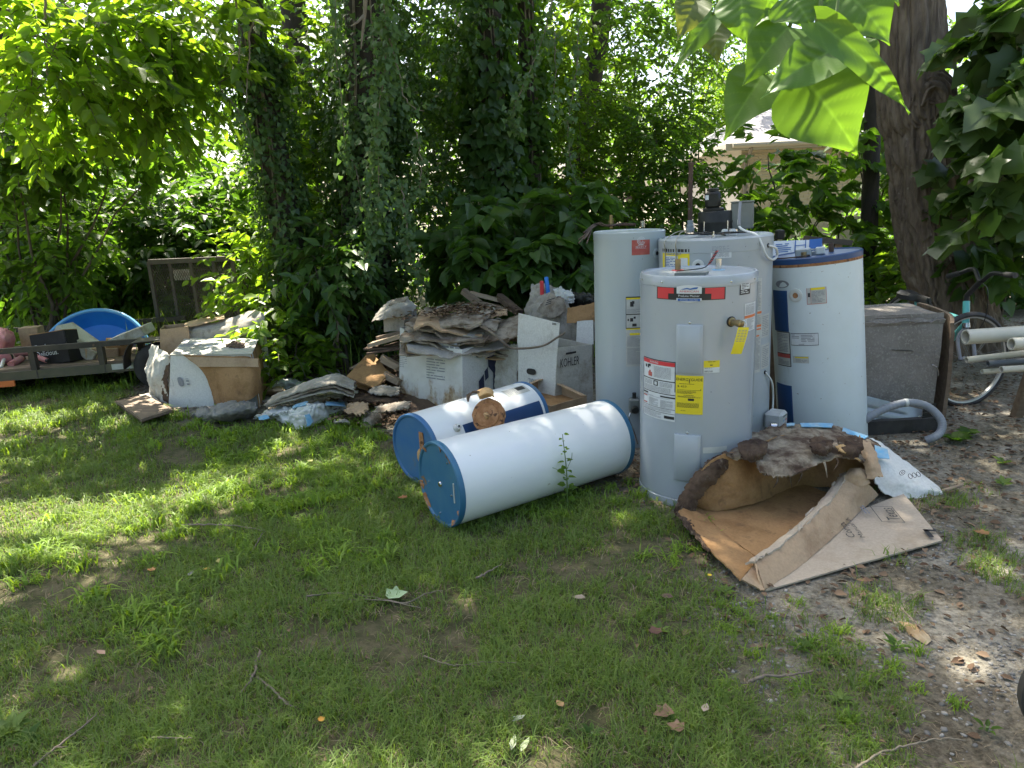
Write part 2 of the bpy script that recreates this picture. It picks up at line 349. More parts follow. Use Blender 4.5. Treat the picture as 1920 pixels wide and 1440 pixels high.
class MB:
    def __init__(s): s.v = []; s.f = []; s.n = 0
    def add(s, V, F):
        V = np.asarray(V, float)
        s.v.append(V); s.f += [tuple(int(i) + s.n for i in f) for f in F]; s.n += len(V)
        return s
    def box(s, c, size, R=None, bev=0.0):
        h = np.array(size, float) / 2
        if bev > 0:
            b = min(bev, min(h) * 0.9)
            V = []
            for sx in (-1, 1):
                for sy in (-1, 1):
                    for sz in (-1, 1):
                        q = np.array([sx, sy, sz]) * h
                        for ax in range(3):
                            d = np.array([sx, sy, sz]) * b; d[ax] = 0
                            V.append(q - d)
            bm = bmesh.new()
            for q in V: bm.verts.new(q.tolist())
            bmesh.ops.convex_hull(bm, input=bm.verts)
            bm.verts.ensure_lookup_table(); bm.verts.index_update()
            V = np.array([list(q.co) for q in bm.verts]); F = [[q.index for q in f.verts] for f in bm.faces]
            bm.free()
        else:
            V = np.array([[x, y, z] for x in (-1, 1) for y in (-1, 1) for z in (-1, 1)]) * h
            F = [(0, 1, 3, 2), (4, 6, 7, 5), (0, 4, 5, 1), (2, 3, 7, 6), (0, 2, 6, 4), (1, 5, 7, 3)]
        if R is not None: V = V @ np.array(R).T
        return s.add(V + np.array(c, float), F)
    def bar(s, a, b, w, h=None, up=(0, 0, 1), bev=0.0):
        """box from a to b with cross-section w x h"""
        a = np.array(a, float); b = np.array(b, float); h = h or w
        d = norm(b - a); up = np.array(up, float)
        if abs(d @ up) > 0.97: up = np.array([0, 1.0, 0])
        x = norm(np.cross(d, up)); z = np.cross(x, d)
        return s.box((a + b) / 2, (w, np.linalg.norm(b - a), h), np.array([x, d, z]).T, bev)
    def tube(s, pts, r, seg=8, cap=True, prof=None):
        p = np.asarray(pts, float); n = len(p)
        r = np.broadcast_to(np.asarray(r, float), (n,))
        t = np.gradient(p, axis=0); t = norm(t)
        ref = np.array([0.0, 0, 1]) if abs(t[0, 2]) < 0.9 else np.array([1.0, 0, 0])
        x = norm(np.cross(t[0], ref)); fr = []
        for i in range(n):
            x = norm(x - t[i] * (x @ t[i])); fr.append((x, np.cross(t[i], x)))
        a = np.linspace(0, 2 * np.pi, seg, endpoint=False)
        V = np.array([p[i] + r[i] * (np.outer(np.cos(a), fr[i][0]) + np.outer(np.sin(a), fr[i][1])) for i in range(n)]).reshape(-1, 3)
        F = [(i * seg + j, i * seg + (j + 1) % seg, (i + 1) * seg + (j + 1) % seg, (i + 1) * seg + j) for i in range(n - 1) for j in range(seg)]
        if cap: F += [tuple(range(seg))[::-1], tuple((n - 1) * seg + j for j in range(seg))]
        return s.add(V, F)
    def lathe(s, prof, seg=48, M=None, a0=0.0, a1=2 * math.pi):
        full = abs(a1 - a0 - 2 * math.pi) < 1e-6
        a = np.linspace(a0, a1, seg, endpoint=not full)
        V = np.array([[q * math.cos(t), q * math.sin(t), z] for q, z in prof for t in a])
        m = len(a)
        F = []
        for i in range(len(prof) - 1):
            for j in range(m if full else m - 1):
                k = (j + 1) % m
                F.append((i * m + j, i * m + k, (i + 1) * m + k, (i + 1) * m + j))
        if M is not None:
            M = np.array(M); V = V @ M[:3, :3].T + M[:3, 3]
        return s.add(V, F)
    def grid(s, A):
        A = np.asarray(A, float); n, m = A.shape[:2]
        F = [(i * m + j, i * m + j + 1, (i + 1) * m + j + 1, (i + 1) * m + j) for i in range(n - 1) for j in range(m - 1)]
        return s.add(A.reshape(-1, 3), F)
    def sheet(s, A, th):
        """closed thin slab following the grid of points A"""
        A = np.asarray(A, float); n, m = A.shape[:2]
        du = np.gradient(A, axis=0); dv = np.gradient(A, axis=1)
        N = norm(np.cross(dv, du))
        B = A - N * th
        F = []
        k = n * m
        for i in range(n - 1):
            for j in range(m - 1):
                q = (i * m + j, i * m + j + 1, (i + 1) * m + j + 1, (i + 1) * m + j)
                F.append(q); F.append(tuple(x + k for x in q[::-1]))
        ring = [j for j in range(m)] + [i * m + m - 1 for i in range(1, n)] + [(n - 1) * m + j for j in range(m - 2, -1, -1)] + [i * m for i in range(n - 2, 0, -1)]
        for a, b in zip(ring, ring[1:] + ring[:1]): F.append((b, a, a + k, b + k))
        return s.add(np.vstack([A.reshape(-1, 3), B.reshape(-1, 3)]), F)
    def build(s, name, mat, parent=None, smooth=False, world=False):
        o = mesh_obj(name, np.vstack(s.v), s.f, mat, parent, smooth=bool(smooth), world=world)
        if smooth and smooth != 'all':
            o.data.set_sharp_from_angle(angle=math.radians(40))
        return o

# ------------------------------------------------------------------ text, made first while the scene is empty
_TX = {}
def text2d(body, bold=False, ratio=1.0):
    key = (body,)
    if key not in _TX:
        c = bpy.data.curves.new('lettering', 'FONT'); c.body = body; c.size = 1.0; c.resolution_u = 2
        o = bpy.data.objects.new('lettering', c); col.objects.link(o)
        bpy.context.view_layer.update()
        me = bpy.data.meshes.new_from_object(o.evaluated_get(bpy.context.evaluated_depsgraph_get()))
        V = np.array([v.co[:] for v in me.vertices])[:, :2] if len(me.vertices) else np.zeros((0, 2))
        F = [tuple(p.vertices) for p in me.polygons]
        bpy.data.objects.remove(o); bpy.data.curves.remove(c); bpy.data.meshes.remove(me)
        _TX[key] = (V, F)
    return _TX[key]
for _t in ('ENERGYGUIDE', '$ 423', 'AMERICAN', 'ProLine Master', 'WATER HEATER', 'KOHLER', 'Fresh.', 'Delicious.', 'Complete', 'Manual del p', 'TOTO', '20', 'OFF', 'SELECT', 'WARNING', 'DANGER', 'Texas'):
    text2d(_t)
def fit_text(body, x0, y0, x1, y1):
    """glyph polygons scaled into the rectangle, as (V2, F)"""
    V, F = text2d(body)
    lo, hi = V.min(0), V.max(0)
    return (V - lo) / (hi - lo) * np.array([x1 - x0, y1 - y0]) + np.array([x0, y0]), F
def dashes(x0, y0, x1, y1, rows, seed=0, fill=0.93, hgt=0.42, lead=0.0):
    """unreadably small print: rows of word-length bars"""
    R = random.Random(seed); out = []
    dy = (y1 - y0) / rows
    for k in range(rows):
        y = y1 - (k + 0.5) * dy; x = x0
        end = x0 + (x1 - x0) * (fill if R.random() < 0.75 else R.uniform(0.4, 0.8))
        while x < end:
            w = dy * R.uniform(0.9, 3.6)
            out.append((x, y - dy * hgt / 2, min(x + w, end), y + dy * hgt / 2)); x += w + dy * 0.42
    return out

# ------------------------------------------------------------------ decals on cylinders (u along the girth, v up)
class Cyl:
    """a tank of radius R whose local -Y faces the camera"""
    def __init__(s, root, R): s.root = root; s.R = R
    def P(s, th, z, e): return [(s.R + e) * math.sin(th), -(s.R + e) * math.cos(th), z]
    def hit(s, px, py):
        """pixel -> (theta, z) on the tank"""
        mi = s.root.matrix_basis.inverted()
        o = mi @ Vector(CAM); d = mi.to_3x3() @ Vector(ray(px, py))
        a = d.x ** 2 + d.y ** 2; b = 2 * (o.x * d.x + o.y * d.y); c = o.x ** 2 + o.y ** 2 - s.R ** 2
        q = b * b - 4 * a * c
        t = (-b - math.sqrt(max(q, 0))) / (2 * a)
        p = o + d * t
        return math.atan2(p.x, -p.y), p.z
    def rect(s, px0, py0, px1, py1):
        t0, z1 = s.hit(px0, (py0 * 2 + py1) / 3); t1, z0 = s.hit(px1, (py0 + 2 * py1) / 3)
        tm, za = s.hit((px0 + px1) / 2, py0); tm, zb = s.hit((px0 + px1) / 2, py1)
        return t0, zb, t1, za
    def quads(s, mb, rects, e):
        for (t0, z0, t1, z1) in rects:
            k = max(1, int(abs(t1 - t0) / 0.06) + 1)
            ts = np.linspace(t0, t1, k + 1)
            V = [s.P(t, z0, e) for t in ts] + [s.P(t, z1, e) for t in ts]
            mb.add(V, [(i, i + 1, k + 2 + i, k + 1 + i) for i in range(k)])
        return mb
    def patch(s, name, r, mat, e=0.0012, parent=None):
        o = s.quads(MB(), [r], e).build(name, mat, parent or s.root, smooth='all')
        return o
    def plate(s, name, r, mat, depth=0.012, parent=None, nz=1, bev=0.006):
        """raised curved cover with bevelled rim"""
        t0, z0, t1, z1 = r; k = 10
        ts = np.linspace(t0, t1, k + 1); bt = bev / s.R
        rows = [(z0, 0.0, 0), (z0, depth * 0.7, 0), (z0 + bev, depth, 1), (z1 - bev, depth, 1), (z1, depth * 0.7, 0), (z1, 0.0, 0)]
        A = []
        for z, e, c in rows:
            row = []
            tt = np.concatenate([[t0, t0], np.linspace(t0 + bt, t1 - bt, k), [t1, t1]])
            ee = [0, e * 0.7 if c else e, *([e] * k), e * 0.7 if c else e, 0]
            for t, q in zip(tt, ee): row.append(s.P(t, z, min(q, e)))
            A.append(row)
        return MB().grid(np.array(A)).build(name, mat, parent or s.root, smooth=True)
    def within(s, r, x0, y0, x1, y1):
        """fraction box inside label r (y up)"""
        return (r[0] + (r[2] - r[0]) * x0, r[1] + (r[3] - r[1]) * y0, r[0] + (r[2] - r[0]) * x1, r[1] + (r[3] - r[1]) * y1)
    def bars(s, name, r, rects, mat, parent, e=0.0020):
        if name == 'small_print':
            o = s.quads(MB(), [s.within(r, *q) for q in rects], e).build(name, mat, parent); o['kind'] = 'stuff'
            return o
        for q in rects: o = s.quads(MB(), [s.within(r, *q)], e).build(name, mat, parent)
        return o
    def print_(s, r, boxes, parent, mat='ink_grey', seed=0, e=0.0020):
        rr = []
        for i, (x0, y0, x1, y1, rows) in enumerate(boxes): rr += dashes(x0, y0, x1, y1, rows, seed + i)
        return s.bars('small_print', r, rr, mat, parent, e)
    def text(s, body, r, box, mat, parent, e=0.0024):
        V, F = fit_text(body, *box)
        P = [s.P(r[0] + (r[2] - r[0]) * x, r[1] + (r[3] - r[1]) * y, e) for x, y in V]
        return MB().add(P, F).build('lettering', mat, parent)

# ------------------------------------------------------------------ flat decals on a plane given by origin and axes
class Plane:
    def __init__(s, o, x, y, e=0.002):
        s.o = np.array(o, float); s.x = np.array(x, float); s.y = np.array(y, float); s.n = norm(np.cross(s.x, s.y)) * e
    def pt(s, u, v): return s.o + s.x * u + s.y * v + s.n
    def quads(s, rects): return MB().add(np.array([s.pt(u, v) for (a, b, c, d) in rects for u, v in ((a, b), (c, b), (c, d), (a, d))]), [tuple(range(4 * i, 4 * i + 4)) for i in range(len(rects))])
    def text(s, body, box):
        V, F = fit_text(body, *box)
        return MB().add(np.array([s.pt(u, v) for u, v in V]), F)

# ------------------------------------------------------------------ cardboard, crumple, planks
def wob(A, amp, sc=6.0, seed=0.0, edge=0.0):
    """noise along the normals of a point grid; edge: ragged rim"""
    A = np.asarray(A, float).copy(); n, m = A.shape[:2]
    du = np.gradient(A, axis=0); dv = np.gradient(A, axis=1); N = norm(np.cross(dv, du))
    L = A.reshape(-1, 3)
    q = (fbm(L[:, 0] * sc + L[:, 2] * sc * 0.7 + seed, L[:, 1] * sc + L[:, 2] * sc + seed * 1.7, seed) - 0.5).reshape(n, m, 1)
    A += N * q * 2 * amp
    if edge:
        for i in (0, n - 1):
            A[i] += (vnoise(np.arange(m) * .31, np.full(m, i + .5), seed + 1) * .9 + vnoise(np.arange(m) * 1.3, np.full(m, i + .5), seed + 6) * .5 - 0.7)[:, None] * edge * 1.3 * norm(du[i])
        for j in (0, m - 1):
            A[:, j] += (vnoise(np.arange(n) * .31, np.full(n, j + .5), seed + 2) * .9 + vnoise(np.arange(n) * 1.3, np.full(n, j + .5), seed + 7) * .5 - 0.7)[:, None] * edge * 1.3 * norm(dv[:, j])
    return A
def panel(parent, name, bl, br, tr, tl, mat, th=0.005, amp=0.004, sc=5.0, seed=1.0, edge=0.0, n=(8, 10), bulge=0.0):
    A = bil(bl, br, tr, tl, *n)
    if bulge:
        N = norm(np.cross(np.array(br) - np.array(bl), np.array(tl) - np.array(bl)))
        s = np.sin(np.linspace(0, np.pi, n[0]))[:, None, None]; t = np.sin(np.linspace(0, np.pi, n[1]))[None, :, None]
        A = A + N * bulge * s * t
    return MB().sheet(wob(A, amp, sc, seed, edge), th).build(name, mat, parent, smooth=True, world=True)
def crumple(parent, name, ctrl, mat, th=0.004, amp=0.02, sc=7.0, seed=1.0, n=(18, 24), edge=0.02):
    A = wob(surf(ctrl, int(n[0] * 1.5), int(n[1] * 1.5)), amp, sc, seed, edge)
    N = norm(np.cross(np.gradient(A, axis=1), np.gradient(A, axis=0))); L = A.reshape(-1, 3)
    q = np.abs(vnoise(L[:, 0] * sc * 2.3 + seed, (L[:, 1] + L[:, 2]) * sc * 2.3, seed + 9) - .5) + .5 * np.abs(vnoise(L[:, 0] * sc * 5, (L[:, 1] - L[:, 2]) * sc * 5 + seed, seed + 4) - .5)
    A = A + N * (q.reshape(A.shape[:2])[..., None] - .35) * amp * 1.2          # sharp creases
    return MB().sheet(A, th).build(name, mat, parent, smooth=True, world=True)
def plank(name, a, b, w, t, mat, label, cat, group=None, roll=0.0, parent=None, seed=0):
    a = np.array(a, float); b = np.array(b, float)
    L = np.linalg.norm(b - a); R = random.Random(seed)
    mb = MB()
    A = np.array([[[x + (R.uniform(-.012, .012) if i in (0, 6) else 0), y, R.uniform(-.0015, .0015)] for y in np.linspace(-w / 2, w / 2, 4)] for i, x in enumerate(np.linspace(0, L, 7))])
    mb.sheet(A[:, ::-1], t)
    o = mb.build(name, mat, parent)
    d = norm(b - a)
    o.matrix_basis = Matrix.Translation(a.tolist()) @ Vector(d).to_track_quat('X', 'Z').to_matrix().to_4x4() @ Matrix.Rotation(roll, 4, 'X')
    if parent is None: tag(o, label, cat, group)
    return o

# ------------------------------------------------------------------ leaves
T_OVAL = (np.array([[0, 0, 0], [-.5, .30, .10], [-.40, .66, .09], [0, 1, -.10], [.40, .66, .09], [.5, .30, .10]]), [(0, 3, 2, 1), (0, 5, 4, 3)])
T_LONG = (np.array([[0, 0, 0], [-.5, .35, .08], [0, 1, -.14], [.5, .35, .08]]), [(0, 2, 1), (0, 3, 2)])
T_MAPLE = (np.array([[0, 0, 0], [-.52, .10, .05], [-.43, .33, .05], [-.62, .55, -.04], [-.36, .64, .06], [0, 1.0, -.14], [.36, .64, .06], [.62, .55, -.04], [.43, .33, .05], [.52, .10, .05]]),
           [(0, 2, 1), (0, 4, 2), (2, 4, 3), (0, 5, 4), (0, 6, 5), (0, 8, 6), (6, 8, 7), (0, 9, 8)])
T_IVY = (np.array([[0, .05, 0], [-.48, -.02, .03], [-.36, .40, .06], [0, 1, -.06], [.36, .40, .06], [.48, -.02, .03]]), [(0, 3, 2, 1), (0, 5, 4, 3)])
T_HEART = (np.array([[0, .08, 0], [-.30, -.05, .04], [-.52, .30, .09], [-.30, .70, .05], [0, 1.05, -.12], [.30, .70, .05], [.52, .30, .09], [.30, -.05, .04]]), [(0, 4, 3, 2, 1), (0, 7, 6, 5, 4)])
def tris(T):
    """templates as triangles, so that every leaf cloud is one uniform array"""
    out = []
    for f in T[1]:
        for k in range(1, len(f) - 1): out.append((f[0], f[k], f[k + 1]))
    return T[0], np.array(out)
def leaf_arrays(pos, d, nrm, length, width, T, tint):
    tv, tf = tris(T)
    d = norm(d); s = norm(np.cross(d, nrm)); n = np.cross(s, d)
    length = np.asarray(length)[:, None, None]; width = np.asarray(width)[:, None, None]
    V = pos[:, None, :] + width * tv[None, :, 0:1] * s[:, None, :] + length * tv[None, :, 1:2] * d[:, None, :] + length * tv[None, :, 2:3] * n[:, None, :]
    k = len(tv); N = len(pos)
    F = (tf[None] + (np.arange(N) * k)[:, None, None]).reshape(-1, 3)
    return V.reshape(-1, 3), F, np.repeat(tint, k)
def join_leaves(parts):
    V, F, T, o = [], [], [], 0
    for v, f, t in parts:
        V.append(v); F.append(f + o); T.append(t); o += len(v)
    return np.vstack(V), np.vstack(F), np.concatenate(T)
def leaf_obj(name, parts, mat, parent=None, world=True, kind=None):
    V, F, T = join_leaves(parts)
    o = mesh_obj(name, V, F, mat, parent, attrs={'tint': T}, world=world)
    if kind: o['kind'] = kind
    return o
def sprays(R, clumps, n, tl=(0.2, 0.45), m=9, ll=(0.06, 0.10), wr=0.55, T=T_OVAL, droop=0.35, flat=0.9, tint=(0.0, 1.0), shell=2.0, out=None, twigs=None):
    """leafy twigs spread through ellipsoid clumps [(centre, radii, weight)]; returns leaf arrays"""
    w = np.array([c[2] if len(c) > 2 else np.prod(c[1]) ** 0.667 for c in clumps], float); w /= w.sum()
    ci = R.choice(len(clumps), n, p=w)
    C0 = np.array([c[0] for c in clumps])[ci]; R0 = np.array([c[1] for c in clumps])[ci]
    q = norm(R.normal(size=(n, 3))) * (R.random((n, 1)) ** (1 / (1 + shell)))
    base = C0 + q * R0
    td = norm(norm(q * [1, 1, 0.5]) * 0.8 + R.normal(size=(n, 3)) * [0.7, 0.7, 0.35] + [0, 0, -0.12])
    L = R.uniform(*tl, n)
    t = (np.arange(m) + 0.6) / m
    side = norm(np.cross(td, [0, 0, 1.0]) + 1e-4)
    sg = np.where(np.arange(m) % 2, 1.0, -1.0)
    sag = np.array([0, 0, -1.0]) * (t ** 2)[None, :, None] * (L * 0.3)[:, None, None]
    pos = base[:, None, :] + td[:, None, :] * (t[None, :] * L[:, None])[:, :, None] + sag
    d = td[:, None, :] * 0.65 + side[:, None, :] * sg[None, :, None] * 0.85 + R.normal(size=(n, m, 3)) * 0.28 + np.array([0, 0, -droop])
    nr = np.array([0, 0, flat]) + R.normal(size=(n, m, 3)) * 0.42 - td[:, None, :] * 0.1
    tn = np.clip(R.uniform(*tint, (n, 1)) * 0.6 + R.uniform(*tint, (n, m)) * 0.4, 0, 1)
    ln = R.uniform(*ll, (n, m)) * (0.75 + 0.35 * np.sin(t * np.pi))[None]
    if twigs is not None:
        for i in range(0, n): twigs.append((base[i], base[i] + td[i] * L[i] * 0.5 - [0, 0, L[i] * 0.07], base[i] + td[i] * L[i] - [0, 0, L[i] * 0.3]))
    pos, d, nr, tn, ln = pos.reshape(-1, 3), d.reshape(-1, 3), nr.reshape(-1, 3), tn.ravel(), ln.ravel()
    if out is not None:
        keep = out(pos); pos, d, nr, tn, ln = pos[keep], d[keep], nr[keep], tn[keep], ln[keep]
    return leaf_arrays(pos, d, nr, ln, ln * wr, T, tn)
def twig_mesh(name, segs, r0, mat, parent, seg=3):
    mb_v, mb_f, o = [], [], 0
    a = np.linspace(0, 2 * np.pi, seg, endpoint=False)
    P = np.array(segs)                                     # n,3pts,3
    d = norm(P[:, 2] - P[:, 0]); x = norm(np.cross(d, [0.3, 0.2, 1.0])); y = np.cross(d, x)
    ring = np.cos(a)[None, :, None] * x[:, None] + np.sin(a)[None, :, None] * y[:, None]
    V = np.stack([P[:, k][:, None] + ring * r0 * s for k, s in ((0, 1.0), (1, 0.75), (2, 0.35))], 1)   # n,3,seg,3
    n = len(P); V = V.reshape(-1, 3)
    F = []
    for k in range(2):
        for j in range(seg):
            F.append([k * seg + j, k * seg + (j + 1) % seg, (k + 1) * seg + (j + 1) % seg, (k + 1) * seg + j])
    F = (np.array(F)[None] + (np.arange(n) * 3 * seg)[:, None, None]).reshape(-1, 4)
    o = mesh_obj(name, V, F, mat, parent, world=True); o['kind'] = 'stuff'
    return o
def limb_pts(a, b, bend, R, n=7):
    a = np.array(a, float); b = np.array(b, float)
    t = np.linspace(0, 1, n)[:, None]
    p = a * (1 - t) + b * t
    o = norm(R.normal(size=3)) * bend * np.linalg.norm(b - a)
    return p + np.sin(t * np.pi) * o + np.vstack([[0, 0, 0], R.normal(size=(n - 2, 3)) * bend * 0.15 * np.linalg.norm(b - a), [0, 0, 0]])
def bark_trunk(name, path, radii, mat, parent, seg=40, rings=60, ridge=0.06, freq=9.0, seed=0.0):
    p = spline(path, rings); r = np.interp(np.linspace(0, 1, rings), np.linspace(0, 1, len(radii)), radii)
    a = np.linspace(0, 2 * np.pi, seg, endpoint=False)
    t = norm(np.gradient(p, axis=0)); x = norm(np.cross(t, [0, 1.0, 0.01])); y = np.cross(t, x)
    z = np.cumsum(np.r_[0, np.linalg.norm(np.diff(p, axis=0), axis=1)])
    AA, ZZ = np.meshgrid(a, z)
    nx = np.cos(AA) * freq * 0.5; ny = np.sin(AA) * freq * 0.5
    warp = (fbm(np.cos(AA) * 3 + seed, ZZ * 6 + np.sin(AA) * 3, seed, 3) - 0.5) * 1.1
    v = vnoise(AA / (2 * np.pi) * freq * 4 + warp * 2.6, ZZ * 2.0 + warp, seed)
    v = np.abs(v - 0.5) * 2
    v[:, -1] = (v[:, 0] + v[:, -2]) / 2
    broad = fbm(nx * 0.35 + seed, ny * 0.35 + ZZ * 0.6, seed + 5, 3) - 0.5
    rad = r[:, None] * (1 + ridge * (v - 0.35) * 1.6 + broad * 0.12)
    V = p[:, None] + rad[..., None] * (np.cos(AA)[..., None] * x[:, None] + np.sin(AA)[..., None] * y[:, None])
    F = [[i * seg + j, i * seg + (j + 1) % seg, (i + 1) * seg + (j + 1) % seg, (i + 1) * seg + j] for i in range(rings - 1) for j in range(seg)]
    return mesh_obj(name, V.reshape(-1, 3), np.array(F), mat, parent, smooth=True, world=True)

# ------------------------------------------------------------------ ground
_lx = np.array([G(px, py)[:2] for px, py in ((1580, 1500), (1560, 1440), (1500, 1300), (1370, 1200), (1330, 1110), (1275, 975), (1200, 930))])
def smooth(t): t = np.clip(t, 0, 1); return t * t * (3 - 2 * t)
def lawn(x, y):
    x = np.asarray(x, float); y = np.asarray(y, float)
    xb = np.interp(y, _lx[::-1, 1][np.argsort(_lx[::-1, 1])], _lx[::-1, 0][np.argsort(_lx[::-1, 1])])
    yb = np.interp(x, [-14, -6, -3.9, -3.0, -2.2, -1.5, -0.9, -0.55, 0.2, 0.75, 3], [8.6, 8.2, 7.4, 5.5, 4.95, 4.75, 4.6, 4.1, 3.45, 3.1, 2.9])
    w = (fbm(x * 1.6, y * 1.6, 3.0) - 0.5) * 0.9 + (fbm(x * 7, y * 7, 5.0) - 0.5) * 0.35
    return smooth((xb - x) / 0.5 + 0.35 + w) * smooth((yb - y) / 0.4 + 0.35 + w)
def gz(x, y):
    return (fbm(np.asarray(x) * 0.8, np.asarray(y) * 0.8, 9.0) - 0.5) * 0.035 + (fbm(np.asarray(x) * 6, np.asarray(y) * 6, 4.0, 3) - 0.5) * 0.014 - 0.008
xs = np.r_[-400, -150, -60, -30, -18, np.arange(-12, -5, 0.25), np.arange(-5, 4.2, 0.06), np.arange(4.2, 12, 0.25), 18, 30, 60, 150, 400]
ys = np.r_[-400, -100, -30, -10, -4, -1, 0.2, np.arange(0.8, 7.5, 0.06), np.arange(7.5, 14, 0.25), 18, 30, 60, 150, 400]
X, Y = np.meshgrid(xs, ys)
lw = lawn(X, Y).ravel()
Vg = np.stack([X, Y, gz(X, Y)], -1).reshape(-1, 3)
nx = len(xs)
ii, jj = np.meshgrid(np.arange(len(ys) - 1), np.arange(nx - 1), indexing='ij')
b0 = (ii * nx + jj).ravel()
Fg = np.stack([b0, b0 + 1, b0 + nx + 1, b0 + nx], 1)
m, nt, N, L, b = newmat('earth')
at = N.new('ShaderNodeAttribute'); at.attribute_name = 'lawn'
n1 = noise(N, L, 2.2, 8, 0.68)
r1 = ramp(N, [(0.32, (0.115, 0.098, 0.068)), (0.48, (0.205, 0.185, 0.142)), (0.64, (0.345, 0.325, 0.270))]); L.new(n1.outputs[0], r1.inputs[0])
n2 = noise(N, L, 46, 6, 0.7)
r2 = ramp(N, [(0.36, (0.45, 0.43, 0.41)), (0.6, (1.15, 1.13, 1.1))]); L.new(n2.outputs[0], r2.inputs[0])
mu = N.new('ShaderNodeMix'); mu.data_type = 'RGBA'; mu.blend_type = 'MULTIPLY'; mu.inputs[0].default_value = 1
L.new(r1.outputs[0], mu.inputs[6]); L.new(r2.outputs[0], mu.inputs[7])
n3 = noise(N, L, 9, 6, 0.7)
r3 = ramp(N, [(0.36, (0.055, 0.060, 0.026)), (0.62, (0.135, 0.118, 0.068))]); L.new(n3.outputs[0], r3.inputs[0])
c = mix(N, L, at.outputs['Fac'], mu.outputs[2], r3.outputs[0])
L.new(c, b.inputs['Base Color'])
b.inputs['Roughness'].default_value = 0.95
b.inputs['Specular IOR Level'].default_value = 0.15
bp = N.new('ShaderNodeBump'); bp.inputs['Strength'].default_value = 0.9; bp.inputs['Distance'].default_value = 0.02
L.new(n2.outputs[0], bp.inputs['Height']); L.new(bp.outputs[0], b.inputs['Normal'])
MT['earth'] = m
tag(mesh_obj('ground', Vg, Fg, 'earth', smooth=True, attrs={'lawn': lw}), kind='structure')

# ------------------------------------------------------------------ house beyond the trees
HY = 18.0
hx0 = W(1388, 330, HY)[0]
house = thing('brick_house', 'tan brick house with pale grey roof seen through gaps in the trees', 'house', (hx0 + 4, HY, 0))
hz = 2.55
MB().box((0, 2.5, hz / 2), (8.0, 5.0, hz)).build('wall', 'mortar', house)
br = MB().box((0, 0, 0), (0.20, 0.03, 0.062), bev=0.006).build('brick', 'brick', house)
bmesh_data = br.data
cells = [(i, j) for j in range(int(hz / 0.074)) for i in range(39)]
def _bp(i, j): return (-4.0 + 0.105 + i * 0.21 - (0.105 if j % 2 else 0), j * 0.074 + 0.04)
vis = [(i, j) for (i, j) in cells if 0 <= i < 22 and j >= 18]
vis = vis[-300:]
for k, (i, j) in enumerate(vis):
    o = br if k == 0 else br.copy()
    if k: col.objects.link(o); o.parent = house
    bx, bz = _bp(i, j)
    o.location = (max(bx, -3.9), -0.004, bz)
mb = MB(); vs_ = set(vis)
for (i, j) in cells:
    if (i, j) in vs_: continue
    bx, bz = _bp(i, j)
    mb.box((max(bx, -3.9), -0.004, bz), (0.20, 0.03, 0.062))
o = mb.build('brickwork', 'brick', house); o['kind'] = 'stuff'
roof = MB().add([(-4.5, -0.55, hz + 0.02), (4.5, -0.55, hz + 0.02), (4.5, 5.55, hz + 0.02), (-4.5, 5.55, hz + 0.02), (-2.2, 2.5, hz + 1.5), (2.2, 2.5, hz + 1.5)],
         [(0, 1, 5, 4), (1, 2, 5), (2, 3, 4, 5), (3, 0, 4), (3, 2, 1, 0)]).build('roof', 'roof', house)
MB().box((0, -0.56, hz - 0.05), (9.1, 0.03, 0.16)).box((-4.52, 2.5, hz - 0.05), (0.03, 6.1, 0.16)).build('fascia', 'fascia', roof)
MB().tube([(-4.4, -0.62, hz - 0.02), (4.4, -0.62, hz - 0.02)], 0.06, 8).build('gutter', 'fascia', roof)
MB().tube(spline([(-3.95, -0.6, hz - 0.06), (-3.93, -0.4, hz - 0.25), (-3.9, -0.08, hz - 0.45), (-3.9, -0.08, 0.1)], 16), 0.045, 8).build('downpipe', 'downpipe', house)
bin_ = W(1603, 430, 13.0)
shed = thing('wooden_fence_panel', 'grey weathered board fence panel standing before the brick house', 'fence', (bin_[0], 13.0, 0))
for k in range(5):
    MB().box(((k - 2) * 0.135, 0, 0.48 + 0.01 * (k % 2)), (0.13, 0.025, 0.96)).build('board', 'chipboard', shed)
MB().box((0, 0.03, 0.25), (0.68, 0.03, 0.09)).box((0, 0.03, 0.75), (0.68, 0.03, 0.09)).build('rail', 'chipboard', shed)

